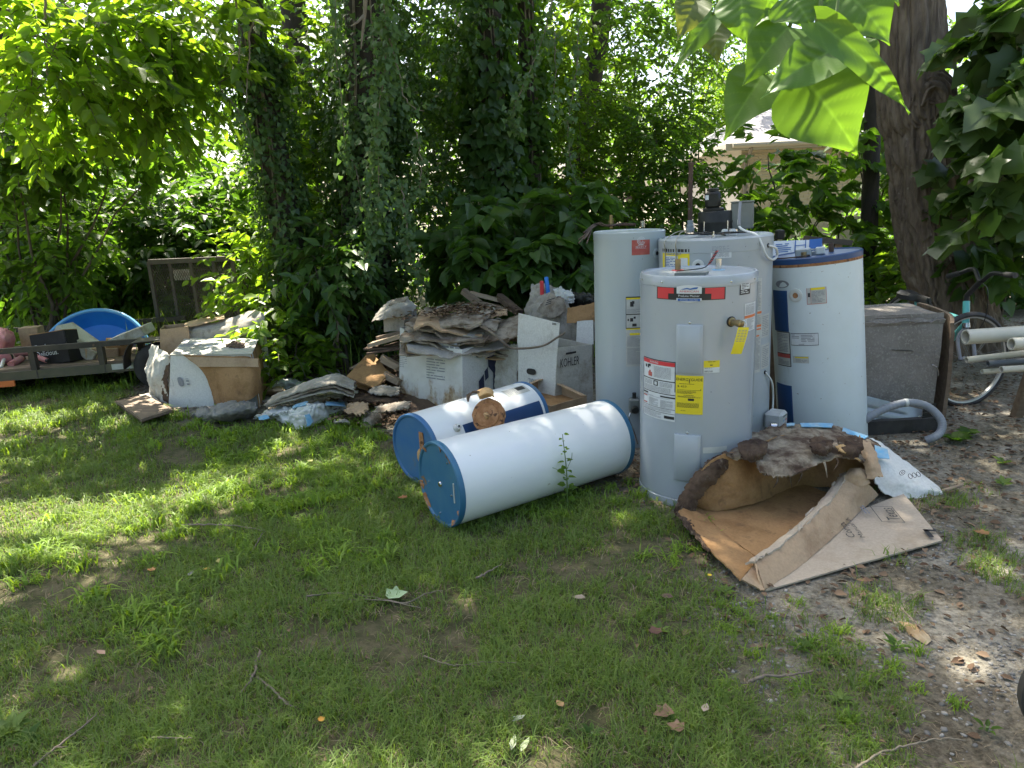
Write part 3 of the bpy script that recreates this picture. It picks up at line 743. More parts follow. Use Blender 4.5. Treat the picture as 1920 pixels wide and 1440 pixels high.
# ------------------------------------------------------------------ tall trees: trunk, limbs and a crown high overhead
def canopy_clumps(R, cx, cy, z0, z1, rad, k, cr=(0.55, 1.15)):
    out = []
    for _ in range(k):
        a = R.uniform(0, 2 * np.pi); q = rad * math.sqrt(R.random()); z = R.uniform(z0, z1)
        f = 1 - 0.45 * abs((z - (z0 + z1) / 2) / ((z1 - z0) / 2))
        r = R.uniform(*cr)
        out.append((np.array([cx + math.cos(a) * q * f, cy + math.sin(a) * q * f, z]), np.array([r, r, r * 0.55])))
    return out
def tall_tree(label, path, radii, crown, seed, trunk_mat='bark_dark', leaf='leaf_mid', twigs=110, name='tree', ridge=0.05, seg=28, rings=70, extra=None, ll=(0.10, 0.15), freq=8):
    R = np.random.default_rng(seed)
    path = np.array(path, float)
    t = thing(name, label, 'tree', (path[0][0], path[0][1], 0))
    bark_trunk('trunk', path, radii, trunk_mat, t, seg, rings, ridge, freq, seed)
    top = path[-1]
    mb = MB()
    cs = canopy_clumps(R, *crown)
    hi = spline(path, 40); zs = hi[:, 2]
    for (c, r) in cs:
        k = min(39, int(np.searchsorted(zs, max(c[2] - 1.6, crown[2] - 1.2))))
        p = limb_pts(hi[min(k, 38)], c, 0.10, R, 6)
        mb.tube(p, np.linspace(0.055, 0.012, 6), 5, cap=False)
    mb.build('limbs', trunk_mat, t, smooth='all', world=True)
    parts = [sprays(R, cs, int(twigs * len(cs)), tl=(0.3, 0.7), m=9, ll=ll, wr=0.55, T=T_LONG, droop=0.4, shell=1.2)]
    if extra: parts += extra(R)
    leaf_obj('crown', parts, leaf, t)
    return t
def up(px, py, Y): return W(px, py, Y)
def path_px(pts, Y, ztop, lean=(0, 0)):
    P = [W(px, py, Y) for px, py in pts]
    b = P[0].copy(); b2 = b + (P[0] - P[1]) / np.linalg.norm(P[0] - P[1]) * 0.0
    foot = np.array([b[0] + (b[0] - P[1][0]) * (b[2] / max(P[1][2] - b[2], 0.1)), Y, -0.15])
    top = P[-1] + (P[-1] - P[-2]) / (P[-1][2] - P[-2][2]) * 0.5 * (ztop - P[-1][2]); top[2] = ztop
    return [foot] + P + [top]
tall_tree('tall tree with thick ridged brown bark leaning over the bicycle', path_px([(1785, 560), (1752, 400), (1722, 200), (1702, 0)], 6.2, 11), [0.38, 0.315, 0.29, 0.255, 0.235, 0.11],
          (2.4, 6.6, 5.6, 11, 3.2, 12), 11, 'bark', name='leaning_tree', ridge=0.15, seg=200, rings=330, freq=17)
tall_tree('slim dark trunk standing just behind the leaning tree', path_px([(1628, 460), (1634, 300), (1640, 100), (1642, 0)], 8.4, 9), [0.10, 0.095, 0.09, 0.085, 0.08, 0.05],
          (4.2, 9.2, 6.2, 9, 2.0, 6), 12, name='slim_tree', seg=20)
T3 = path_px([(563, 620), (545, 470), (515, 300), (482, 120), (468, 0)], 6.7, 10)
T4 = path_px([(690, 560), (685, 300), (690, 0)], 7.1, 11)
T5 = path_px([(935, 540), (925, 300), (915, 0)], 7.9, 10)
T6 = path_px([(1000, 520), (997, 300), (985, 0)], 8.3, 10)
T7 = path_px([(1085, 300), (1112, 130), (1128, 0)], 11.0, 12)
tall_tree('ivy wrapped tree trunk rising beside the upright mesh gate', T3, [0.17, 0.15, 0.14, 0.13, 0.12, 0.11, 0.06], (-2.2, 8.9, 5.6, 9.5, 1.8, 6), 13, name='ivy_tree')
tall_tree('thick dark trunk smothered in ivy behind the pile of cartons', T4, [0.26, 0.24, 0.21, 0.20, 0.10], (-1.2, 7.9, 5.0, 10.5, 2.8, 13), 14, twigs=82, name='ivy_tree')
tall_tree('dark trunk with creeper leaves growing up it behind the scrap timber', T5, [0.16, 0.15, 0.13, 0.12, 0.06], (0.5, 8.4, 5.2, 9.5, 2.6, 10), 15, twigs=85, name='creeper_tree')
tall_tree('slim dark trunk beside the creeper covered one', T6, [0.11, 0.10, 0.09, 0.085, 0.05], (1.5, 9.4, 5.6, 9.5, 2.0, 7), 16, name='slim_tree')
tall_tree('far tree trunk leaning toward the patch of open sky', T7, [0.17, 0.16, 0.15, 0.14, 0.07], (0.4, 12.5, 6.5, 11, 2.8, 8), 17, name='far_tree')
tall_tree('woodland tree behind the trailer, its trunk hidden by leaves', [(-6.6, 10.2, -.1), (-6.5, 10.2, 4), (-6.3, 10.1, 9)], [0.2, 0.17, 0.08], (-7.8, 11.4, 5.8, 9.5, 2.0, 5), 18, name='woodland_tree')
tall_tree('woodland tree standing deep behind the carton pile', [(-3.0, 11.2, -.1), (-2.9, 11.2, 4), (-2.8, 11.1, 10)], [0.2, 0.18, 0.08], (-2.2, 11.2, 7.0, 12, 2.6, 8), 19, name='woodland_tree')

tall_tree('unseen tree whose crown is placed to shade the near lawn', [(-6.4, 4.2, -.1), (-6.1, 4.3, 3.5), (-4.6, 4.5, 5.8)], [0.17, 0.14, 0.06], (-2.0, 4.6, 4.4, 6.2, 2.1, 17, (.35, .7)), 20, name='shade_tree', twigs=39)  # unseen tree, crown placed and thinned to shade and dapple the lawn
# unseen foliage added behind the camera to break up sky reflected in the tanks
R = np.random.default_rng(23)
cl = [(np.array([x + R.normal() * 1.2, y + R.normal(), R.uniform(1.2, h)]), np.array([1.5, 1.3, 1.1])) for x, y, h, k in ((-9, -7, 8, 16), (3.5, -9, 9, 18), (11, -3, 8, 14), (-13, 1, 8, 10)) for _ in range(k)]
tag(leaf_obj('reflection_trees', [sprays(R, cl, 2600, tl=(.6, 1.2), m=8, ll=(.22, .34), wr=.6, T=T_LONG)], 'leaf_mid'), 'unseen tree foliage added to break up the sky mirrored in the heaters', 'trees', kind='stuff')

# ------------------------------------------------------------------ ivy on the trunks and hanging vines
def ivy_on(path, radii, n, zr, thick, seed, parent_label, T=T_IVY, mat='leaf_ivy', ll=(0.035, 0.065), name='ivy_plant'):
    R = np.random.default_rng(seed)
    hi = spline(path, 200); rr = np.interp(np.linspace(0, 1, 200), np.linspace(0, 1, len(radii)), radii)
    ok = np.where((hi[:, 2] > zr[0]) & (hi[:, 2] < zr[1]))[0]
    k = R.choice(ok, n); a = R.uniform(0, 2 * np.pi, n)
    o = np.stack([np.cos(a), np.sin(a), np.zeros(n)], 1)
    lump = 0.4 + 1.2 * fbm(a * 1.3, hi[k, 2] * 2.2, seed)
    dist = rr[k] * 1.02 + thick * lump * R.random(n) ** 0.7
    pos = hi[k] + o * dist[:, None] + R.normal(size=(n, 3)) * [0, 0, .03]
    d = o * 0.35 + R.normal(size=(n, 3)) * 0.45 + [0, 0, -0.7]
    nr = o * 1.0 + R.normal(size=(n, 3)) * 0.4 + [0, 0, 0.35]
    ln = R.uniform(*ll, n)
    t = thing(name, parent_label, 'ivy', (path[0][0], path[0][1], 0))
    leaf_obj('leaves', [leaf_arrays(pos, d, nr, ln, ln * 0.95, T, R.random(n) ** 1.5)], mat, t)
    mb = MB()
    for q in range(4):
        ph = R.uniform(0, 6.3); idx = np.linspace(ok[0], ok[-1], 30).astype(int)
        aa = ph + np.sin(np.linspace(0, 5, 30) + ph) * 0.6
        mb.tube(hi[idx] + np.stack([np.cos(aa), np.sin(aa), np.zeros(30)], 1) * (rr[idx] + 0.008)[:, None], 0.009, 5)
    mb.build('stem', 'vine_stem', t, smooth='all', world=True)
ivy_on(T3, [0.17, 0.15, 0.14, 0.13, 0.12, 0.11, 0.06], 6500, (0.05, 4.2), 0.13, 31, 'dark ivy clothing the trunk beside the mesh gate')
ivy_on(T4, [0.26, 0.24, 0.21, 0.20, 0.10], 11000, (0.05, 5.2), 0.20, 32, 'thick dark ivy smothering the trunk behind the cartons')
ivy_on(T6, [0.11, 0.10, 0.09, 0.085, 0.05], 2600, (0.2, 4.6), 0.16, 34, 'thin creeper on the slim trunk beside the broad leaved one', ll=(0.06, 0.10), mat='leaf_mid')
ivy_on(T5, [0.16, 0.15, 0.13, 0.12, 0.06], 2300, (0.2, 4.6), 0.18, 33, 'broad leaved creeper climbing the trunk behind the scrap timber', T=T_HEART, mat='leaf_dark', ll=(0.09, 0.14), name='creeper_plant')
def vine(px_pts, Y, label, seed, dens=95, r=0.006, spread=0.05, mat='leaf_vine', ll=(0.038, 0.065), leafy=(0.0, 1.0)):
    R = np.random.default_rng(seed)
    P = np.array([W(px, py, Y + 0.05 * math.sin(i * 1.7 + seed)) for i, (px, py) in enumerate(px_pts)])
    if px_pts[0][1] <= 5:
        P = np.vstack([P[0] + (P[0] - P[1]) / max(np.linalg.norm(P[0] - P[1]), .01) * 0.9 + [0, 0.1, 0.3], P])
    L = np.linalg.norm(np.diff(P, axis=0), axis=1).sum()
    s = spline(P, 60); s = s + np.cumsum(R.normal(size=(60, 3)) * 0.004, 0)
    t = thing('hanging_vine', label, 'vine', s[-1])
    MB().tube(s, np.linspace(r, r * 0.4, 60), 5).build('stem', 'vine_stem', t, smooth='all', world=True)
    n = int(dens * L)
    k = R.uniform(leafy[0] * 59, leafy[1] * 59, n).astype(int)
    pos = s[k] + R.normal(size=(n, 3)) * spread * (0.35 + 0.65 * R.random((n, 1)))
    d = (pos - s[k]) * 6 + R.normal(size=(n, 3)) * 0.35 + [0, 0, -0.8]
    nr = R.normal(size=(n, 3)) * 0.45 + [0, -0.75, 0.5]
    ln = R.uniform(*ll, n)
    leaf_obj('leaves', [leaf_arrays(pos, d, nr, ln, ln * 0.95, T_IVY, 0.35 + 0.65 * R.random(n))], mat, t)
GRP = None
VL = [([(722, 0), (724, 60), (722, 130), (712, 220), (716, 330), (706, 440), (672, 545)], 6.1, 'long pale stemmed ivy strand hanging down the middle of the dark trunk, leafiest of all'),
      ([(728, 70), (745, 120), (752, 180), (770, 200), (790, 206)], 6.1, 'short ivy spur curling away from the leafiest strand'),
      ([(712, 170), (700, 280), (692, 360), (694, 440)], 6.2, 'thin ivy strand hanging close beside the leafiest one'),
      ([(750, 340), (762, 420), (770, 480), (795, 545)], 6.2, 'ivy strand whose tip reaches the rolled carton on the wood scraps'),
      ([(780, 250), (790, 330), (775, 400)], 6.3, 'sparse ivy strand over the darkest part of the wood'),
      ([(484, 0), (478, 60), (470, 130), (464, 200)], 6.0, 'bare pale grey vine hanging before the trunk by the gate'),
      ([(440, 0), (448, 60), (446, 150), (462, 170)], 6.05, 'thin curled vine beside the bare pale one'),
      ([(86, 0), (84, 60), (90, 120), (95, 145)], 5.2, 'grey leafless vine dangling among the yellow green leaves over the trailer'),
      ([(425, 120), (410, 160), (440, 200), (470, 260), (478, 300)], 6.2, 'looping vine crossing in front of the trunk by the gate'),
      ([(1035, 0), (1015, 80), (985, 160), (965, 215), (985, 245)], 7.0, 'ivy strand ending in a pale green tuft before the creeper trunk'),
      ([(1040, 60), (1045, 150), (1050, 220)], 7.2, 'thin vine hanging before the sunny small leaved thicket'),
      ([(1085, 40), (1080, 140), (1075, 220), (1085, 310), (1105, 360)], 7.4, 'vine drooping toward the tall slim heater'),
      ([(660, 300), (668, 380), (655, 440)], 6.6, 'short ivy strand on the gate side of the thick dark trunk'),
      ([(625, 0), (628, 120), (640, 260), (650, 330)], 6.5, 'faint vine falling between the two ivy wrapped trunks')]
for i, (pp, Yv, lab) in enumerate(VL):
    bare = 'bare' in lab or 'leafless' in lab
    big = i in (0, 2, 3)
    vine(pp, Yv, lab, 200 + i, dens=14 if bare else (270 if i == 0 else 170 if big else 90), r=0.011 if bare else 0.007, spread=0.075 if i == 0 else 0.045)
# dead snag hanging in front of the thick trunk
s = np.array([W(684, -40, 6.0), W(685, 10, 6.0), W(680, 60, 6.0), W(677, 92, 6.0)])
t = thing('dead_branch', 'pale dead branch stub hanging down before the thick ivy trunk', 'branch', s[-1])
MB().tube(spline(s, 14), np.linspace(0.022, 0.004, 14), 8).tube([W(683, 28, 6.0), W(670, 42, 5.95), W(658, 49, 5.9)], [0.012, 0.009, 0.004], 6).build('wood', 'vine_stem', t, smooth='all', world=True)

# ------------------------------------------------------------------ understorey shrubs and saplings
def shrub(label, cl, n, seed, mat='leaf_mid', ll=(0.06, 0.10), T=T_OVAL, wr=0.55, m=9, tl=(0.2, 0.45), droop=0.35, base=None, stems=True, name='shrub', cat='shrub', tint=(0, 1), flat=0.9, stem_mat='twig_dark', stem_r=0.018, out=None, crotch=None):
    R = np.random.default_rng(seed)
    clumps = []
    for c in cl:
        p = W(c[0], c[1], c[2]); r = c[3] if len(c) > 3 else (0.4, 0.4, 0.3)
        clumps.append((p, np.array(r, float)))
    cen = np.mean([c[0] for c in clumps], 0)
    b = np.array(base, float) if base is not None else np.array([cen[0], cen[1] + 0.15, 0])
    t = thing(name, label, cat, b)
    tw = []
    parts = [sprays(R, clumps, n, tl=tl, m=m, ll=ll, wr=wr, T=T, droop=droop, tint=tint, flat=flat, twigs=tw, out=out)]
    leaf_obj('foliage', parts, mat, t)
    twig_mesh('twigs', tw, 0.004, stem_mat, t)
    if stems:
        mb = MB()
        for k, (c, r) in enumerate(clumps):
            b2 = b + np.array([R.normal() * 0.10, R.normal() * 0.08, -0.05])
            if crotch is not None:
                if k == 0: mb.tube(limb_pts(b2, crotch, 0.03, R, 9), np.linspace(stem_r * 2, stem_r, 9), 8, cap=False)
                b2 = np.array(crotch, float)
            mb.tube(limb_pts(b2, c, 0.08, R, 9), np.linspace(stem_r * (1 if k else 1.4), 0.005, 9), 5, cap=False)
        mb.build('stem', stem_mat, t, smooth='all', world=True)
    return t
# overhanging branch top left
shrub('tree bough of large yellow green leaves hanging over the trailer', [(30, 40, 5.6, (.4, .4, .28)), (140, 20, 5.7, (.4, .4, .25)), (250, 70, 5.9, (.4, .4, .25)), (60, 150, 5.5, (.35, .4, .2)), (190, 150, 5.8, (.4, .4, .2)), (330, 40, 6.0, (.4, .4, .25)), (320, 150, 6.1, (.35, .4, .18)), (110, 95, 5.3, (.35, .3, .2)), (415, 50, 6.3, (.3, .4, .25)), (270, 200, 6.0, (.3, .3, .2)), (60, 225, 5.9, (.4, .4, .2)), (170, 230, 6.2, (.4, .4, .2)), (400, 130, 6.4, (.25, .3, .2))],
      300, 41, 'leaf_bright', (0.11, 0.17), wr=0.52, droop=0.5, tint=(.3, 1), base=(-7.0, 6.4, 0), name='overhanging_tree', cat='tree', stem_r=0.03, crotch=(-6.2, 6.3, 4.6))
shrub('glossy leaved shrub catching white light behind the trailer', [(30, 270, 6.9, (.5, .4, .14)), (130, 265, 7.0, (.5, .4, .16)), (230, 275, 7.2, (.45, .4, .14)), (320, 270, 7.3, (.4, .4, .2)), (20, 330, 7.0, (.4, .4, .2)), (90, 215, 7.2, (.5, .4, .2))],
      190, 42, 'leaf_mid', (0.11, 0.17), droop=0.3, base=(-4.9, 7.3, 0), stem_r=0.02)
for i, (px, lab) in enumerate(((20, 'dense dark shrub at the hitch end of the trailer'), (130, 'dark leafy shrub above the pink bag on the trailer'), (240, 'deep green shrub close behind the blue pool'), (340, 'shaded shrub rising behind the upright mesh gate'), (440, 'shaded shrub between the mesh gate and the ivy trunk'))):
    R = np.random.default_rng(60 + i)
    cl = [(px + R.uniform(-70, 70), R.uniform(330, 600), R.uniform(8.4, 9.6), (.5, .4, .35)) for _ in range(14)]
    shrub(lab, cl, 330, 70 + i, 'leaf_dark' if i % 2 else 'leaf_mid', (0.10, 0.16), droop=0.4, stem_r=0.016, tint=(0, .8))
shrub('pale leaved bush lit by the sun above the black carton', [(100, 470, 7.3, (.35, .3, .25)), (60, 440, 7.4, (.3, .3, .2)), (150, 440, 7.5, (.3, .3, .2)), (40, 520, 7.2, (.3, .3, .2))], 85, 81, 'leaf_mid', (0.10, 0.15), tint=(.4, 1))
shrub('bright green sapling leaning across the mesh gate', [(455, 530, 6.8, (.14, .2, .15)), (475, 500, 6.7, (.18, .25, .2)), (490, 560, 6.5, (.2, .25, .25)), (475, 450, 7.0, (.2, .3, .2)), (410, 500, 6.9, (.06, .1, .04))], 72, 82, 'leaf_bright', (0.085, 0.135), base=(-2.55, 6.6, 0), droop=0.5, name='sapling', cat='sapling')
shrub('fresh green bush at the foot of the ivy wrapped trunk', [(530, 660, 6.0, (.22, .2, .16)), (560, 640, 6.1, (.2, .2, .15)), (505, 610, 6.2, (.2, .2, .2)), (550, 690, 5.9, (.2, .2, .08))], 62, 83, 'leaf_bright', (0.09, 0.13), tint=(0, .7))
shrub('five fingered dark shrub hanging beside the vines and the ivy trunk', [(590, 500, 6.2, (.25, .2, .2)), (620, 540, 6.2, (.25, .2, .18)), (640, 470, 6.4, (.22, .2, .2))], 62, 84, 'leaf_dark', (0.13, 0.20), T=T_LONG, wr=0.4, droop=0.55)
shrub('yellow green sapling growing between the two ivy trunks', [(590, 200, 7.6, (.35, .3, .4)), (560, 90, 7.7, (.4, .3, .4)), (610, 350, 7.5, (.3, .3, .3)), (580, 430, 7.5, (.35, .3, .3)), (540, 250, 7.6, (.25, .3, .4))], 170, 85, 'leaf_bright', (0.10, 0.15), tint=(0, .6), name='sapling', cat='sapling')
shrub('dark big leaved shrub behind the heap of scrap timber', [(870, 470, 6.6, (.3, .3, .2)), (930, 440, 6.7, (.35, .3, .25)), (900, 520, 6.4, (.3, .2, .15)), (960, 500, 6.6, (.35, .3, .2))], 105, 86, 'leaf_dark', (0.16, 0.24), wr=0.6, droop=0.7, T=T_OVAL)
shrub('round leaved dark shrub beside the tall slim heater', [(1040, 440, 6.4, (.35, .3, .25)), (1080, 500, 6.2, (.3, .3, .2)), (1020, 510, 6.3, (.3, .3, .2)), (1070, 390, 6.6, (.3, .3, .2))], 95, 87, 'leaf_dark', (0.14, 0.20), wr=0.8, droop=0.6, T=T_HEART)
shrub('sunny small leaved thicket above the tall slim heater', [(1080, 180, 9.0, (.6, .5, .5)), (1060, 300, 8.8, (.5, .4, .4)), (1130, 330, 8.8, (.5, .4, .4)), (1100, 420, 8.4, (.5, .4, .3)), (1150, 230, 9.2, (.45, .4, .4))], 460, 88, 'leaf_bright', (0.06, 0.10), m=10, tl=(.2, .4), tint=(0, .8))
shrub('small leaved thicket behind the rusty vent pipe', [(1230, 260, 8.8, (.5, .4, .4)), (1220, 370, 8.6, (.5, .4, .35)), (1290, 360, 8.6, (.45, .4, .3)), (1180, 400, 8.5, (.4, .4, .3)), (1260, 210, 9.2, (.4, .4, .3)), (1320, 300, 9.0, (.3, .3, .3)), (1230, 440, 8.2, (.5, .4, .25))], 500, 89, 'leaf_mid', (0.06, 0.10), m=10, tl=(.2, .4), tint=(.2, 1))
shrub('airy sapling whose twigs stand against the patch of sky', [(1190, 60, 9.6, (.5, .4, .4)), (1240, 140, 9.4, (.4, .4, .3)), (1140, 20, 9.5, (.5, .4, .3)), (1300, 60, 9.6, (.4, .4, .25)), (1340, 120, 9.6, (.2, .3, .15))], 140, 90, 'leaf_mid', (0.07, 0.11), tint=(.2, 1), name='sapling', cat='sapling', base=(2.1, 9.7, 0))
shrub('heart leaved shrub in front of the brick house', [(1440, 290, 8.3, (.4, .3, .22)), (1500, 330, 8.3, (.4, .3, .25)), (1420, 380, 8.2, (.4, .3, .2)), (1480, 420, 8.0, (.4, .3, .2)), (1560, 300, 8.4, (.35, .3, .2)), (1540, 400, 8.3, (.3, .3, .2))], 74, 91, 'leaf_mid', (0.12, 0.17), wr=0.75, T=T_HEART, droop=0.45)
shrub('heart leaved shrub beside the slim dark trunk', [(1610, 260, 8.8, (.35, .3, .25)), (1590, 380, 8.4, (.3, .3, .22)), (1650, 330, 8.6, (.3, .3, .25)), (1660, 440, 8.4, (.35, .3, .25)), (1600, 470, 8.0, (.3, .3, .2)), (1690, 230, 9.0, (.3, .3, .3))], 85, 92, 'leaf_mid', (0.12, 0.17), wr=0.75, T=T_HEART, droop=0.45, tint=(.2, 1))
shrub('sunlit yellow green shrub low beside the leaning trunk', [(1660, 500, 8.0, (.3, .3, .2)), (1640, 540, 7.6, (.3, .3, .2)), (1700, 520, 7.8, (.3, .3, .25)), (1680, 570, 7.4, (.3, .3, .15))], 110, 93, 'leaf_bright', (0.10, 0.15))
shrub('maple bough with big grey green leaves beyond the leaning trunk', [(1872, 120, 5.2, (.32, .3, .22)), (1922, 200, 5.1, (.3, .3, .2)), (1852, 230, 5.3, (.22, .3, .12)), (1912, 60, 5.4, (.35, .3, .2)), (1942, 290, 5.0, (.3, .3, .2)), (1882, 310, 5.4, (.2, .2, .1)), (1912, 380, 5.2, (.3, .3, .12))], 70, 94, 'leaf_maple', (0.19, 0.27), wr=1.0, T=T_MAPLE, droop=0.85, m=7, base=(5.8, 5.6, 0), name='maple_tree', cat='tree', stem_r=0.03, crotch=(5.0, 5.4, 4.0))
shrub('dark shrub over the bicycle handlebar', [(1860, 430, 5.9, (.3, .3, .2)), (1900, 470, 5.8, (.3, .3, .2)), (1830, 390, 6.4, (.3, .3, .2)), (1900, 330, 6.6, (.4, .3, .3)), (1850, 300, 7.0, (.4, .3, .3))], 85, 95, 'leaf_dark', (0.14, 0.21), wr=0.85, T=T_HEART, droop=0.6, base=(4.4, 6.4, 0))
shrub('yellow green maple shoot glowing beside the leaning trunk', [(1795, 300, 7.4, (.22, .2, .15)), (1780, 330, 7.4, (.2, .2, .12)), (1830, 280, 7.5, (.2, .2, .15))], 34, 96, 'leaf_bright', (0.11, 0.16), wr=1.0, T=T_MAPLE, m=6, base=(4.6, 7.5, 0))
shrub('deep shaded thicket behind the bicycle', [(1780 + 45 * (i % 4), 340 + 62 * (i // 4), 8.2 + 0.3 * (i % 3), (.5, .4, .4)) for i in range(16)], 400, 97, 'leaf_dark', (0.11, 0.17), droop=0.4, tint=(0, .9))
shrub('tall dark sapling deep in the wood beyond the thick ivy trunk', [(800 + 40 * (i % 4), 60 + 105 * (i // 4), 8.6 + 0.25 * (i % 3), (.5, .4, .4)) for i in range(18)], 360, 98, 'leaf_mid', (0.09, 0.14), tint=(0, .7), name='sapling', cat='sapling')
shrub('green sapling reaching up behind the creeper trunk', [(960, 60, 9.0, (.5, .4, .4)), (1000, 170, 8.9, (.4, .4, .35)), (950, 250, 8.9, (.4, .4, .35)), (880, 120, 9.2, (.5, .4, .4)), (1040, 60, 9.2, (.4, .4, .4)), (1010, 360, 8.8, (.4, .3, .3))], 210, 99, 'leaf_bright', (0.11, 0.16), tint=(0, .7), name='sapling', cat='sapling')

# ivy curtain between the trunks, too dense to count
R = np.random.default_rng(120)
cl = [(W(600 + 300 * R.random(), 590 * R.random(), 7.3 + 0.9 * R.random()), np.array([.35, .3, .35])) for _ in range(34)]
tag(leaf_obj('ivy_curtain', [sprays(R, cl, 1150, tl=(.25, .5), m=11, ll=(.04, .07), wr=.9, T=T_IVY, droop=0.9, flat=0.5, tint=(0, .8))], 'leaf_ivy'), 'mass of dark ivy hanging between the trunks behind the cartons', 'ivy', kind='stuff')
# low ground cover under the trees
R = np.random.default_rng(121)
cl = [(np.array([R.uniform(-8, 1.0), R.uniform(6.9, 9.5), 0.12]), np.array([.55, .4, .16])) for _ in range(70)]
cl += [(np.array([R.uniform(2.6, 6), R.uniform(6.6, 9.5), 0.12]), np.array([.5, .4, .16])) for _ in range(18)]
tag(leaf_obj('undergrowth', [sprays(R, cl, 1100, tl=(.15, .35), m=8, ll=(.05, .09), wr=.7, T=T_OVAL, droop=0.2)], 'leaf_dark'), 'low dark undergrowth on the ground beneath the trees', 'undergrowth', kind='stuff')
# far wood that reads as one mass
R = np.random.default_rng(122)
cl = []
for _ in range(290):
    x = R.uniform(-16, 2.7); z = R.uniform(0.3, 7.0)
    cl.append((np.array([x, R.uniform(11.5, 14.5), z]), np.array([.95, .8, .7])))
for _ in range(70):
    x = R.uniform(7.2, 15); z = R.uniform(0.3, 6.5)
    cl.append((np.array([x, R.uniform(10.5, 13.5), z]), np.array([.9, .8, .7])))
for _ in range(26):
    cl.append((np.array([R.uniform(4.9, 7.4), R.uniform(20.5, 23), R.uniform(4.2, 8)]), np.array([1.0, .9, .8])))
for _ in range(22):
    cl.append((np.array([R.uniform(1.8, 7.6), R.uniform(11.5, 14.5), R.uniform(0.1, 0.55)]), np.array([.7, .6, .3])))
tag(leaf_obj('distant_wood', [sprays(R, cl, 9800, tl=(.3, .7), m=9, ll=(.10, .16), wr=.6, T=T_LONG, droop=0.4, tint=(0, .8))], 'leaf_mid'), 'mass of green woodland leaves far behind the trunks', 'wood', kind='stuff')
for i, (px, py, Yt, s) in enumerate(((1330, 215, 26, 1.5), (1180, 180, 27, 2.6), (1460, 170, 34, 2.0), (1560, 120, 36, 2.6))):
    R = np.random.default_rng(130 + i)
    c = W(px, py, Yt)
    cl = [(c + R.normal(size=3) * [s * .6, s * .6, s * .45], np.array([s * .45, s * .45, s * .32])) for _ in range(9)]
    t = thing('far_tree', ['sunlit yellow green tree beside the house roof', 'sunlit tree beyond the small leaved thicket', 'pale sunlit tree rising behind the house roof', 'tall pale tree far behind the house'][i], 'tree', (c[0], c[1], 0))
    leaf_obj('crown', [sprays(R, cl, 420, tl=(.5, .9), m=9, ll=(.14, .22), wr=.6, T=T_LONG)], 'leaf_bright', t)
    MB().tube([(c[0], c[1], -.1), (c[0] + .1, c[1], c[2] * .6), c], [.2, .15, .06], 8).build('trunk', 'bark_dark', t, smooth='all', world=True)

# ------------------------------------------------------------------ water heaters
def face_cam(x, y): return -math.atan2(x, y)
def nipple(parent, x, y, z, mat='brass', h=0.05, r=0.013, collar=None, name='pipe_nipple', hexr=0.0):
    mb = MB().lathe([(0.0, 0), (r, 0), (r, h), (r * 0.75, h), (r * 0.75, h - 0.015), (0, h - 0.015)], 14, Matrix.Translation((x, y, z)))
    if hexr: mb.lathe([(0, h * .35), (hexr, h * .35), (hexr, h * .6), (0, h * .6)], 6, Matrix.Translation((x, y, z)))
    o = mb.build(name, mat, parent, smooth=True)
    if collar: MB().lathe([(0.0, 0.003), (0.030, 0.003), (0.033, 0.0), (0.033, -0.002)], 20, Matrix.Translation((x, y, z))).build('collar', collar, o, smooth=True)
    return o
def screw(cy, th, z, parent=None):
    p = Vector(cy.P(th, z, 0.0)); d = Vector((math.sin(th), -math.cos(th), 0))
    M = Matrix.Translation(p) @ d.to_track_quat('Z', 'Y').to_matrix().to_4x4()
    return MB().lathe([(0.0055, -0.001), (0.0055, 0.003), (0.003, 0.0045), (0, 0.0045)], 8, M).build('screw', 'chrome', parent or cy.root, smooth=True)
def port(cy, px, py, r=0.03, name='port', mat='plastic_white', hole=True):
    th, z = cy.hit(px, py)
    d = Vector((math.sin(th), -math.cos(th), 0))
    M = Matrix.Translation(cy.P(th, z, -0.002)) @ d.to_track_quat('Z', 'Y').to_matrix().to_4x4()
    o = MB().lathe([(r, 0), (r, 0.006), (r * 0.75, 0.009), (r * 0.42, 0.007), (r * 0.42, 0.004)], 24, M).build(name, mat, cy.root, smooth=True)
    if hole: MB().lathe([(r * 0.42, 0.0075), (0, 0.0065)], 20, M).build('opening', 'ink' if hole is True else hole, o, smooth=True)
    return o

# --- 1 short grey electric heater with the yellow energy label
hx, hy, HR, HH = 0.912, 3.41, 0.272, 1.10
front = thing('water_heater', 'short grey water heater with yellow energy label and red banner badge', 'water heater', (hx, hy, 0), face_cam(hx, hy))
MB().lathe([(HR - 0.004, -0.02), (HR - 0.004, 0.030), (HR, 0.032), (HR, HH - 0.050), (HR + 0.0015, HH - 0.049), (HR + 0.0015, HH - 0.046), (HR, HH - 0.045), (HR, HH - 0.012)], 96).build('jacket', 'grey_enamel', front, smooth=True)
MB().lathe([(HR - 0.004, -0.02), (HR + 0.003, -0.02), (HR + 0.003, 0.026), (HR - 0.003, 0.030)], 96).build('base_ring', 'grey_enamel', front, smooth=True)
MB().lathe([(HR + 0.002, HH - 0.045), (HR + 0.002, HH - 0.010), (HR - 0.004, HH - 0.001), (HR - 0.012, HH), (HR - 0.016, HH - 0.006), (HR - 0.06, HH - 0.008), (0, HH - 0.006)], 96).build('lid', 'grey_enamel', front, smooth=True)
cy = Cyl(front, HR)
for th in (-0.62, 0.55, 1.15, -1.2): screw(cy, th, HH - 0.028)
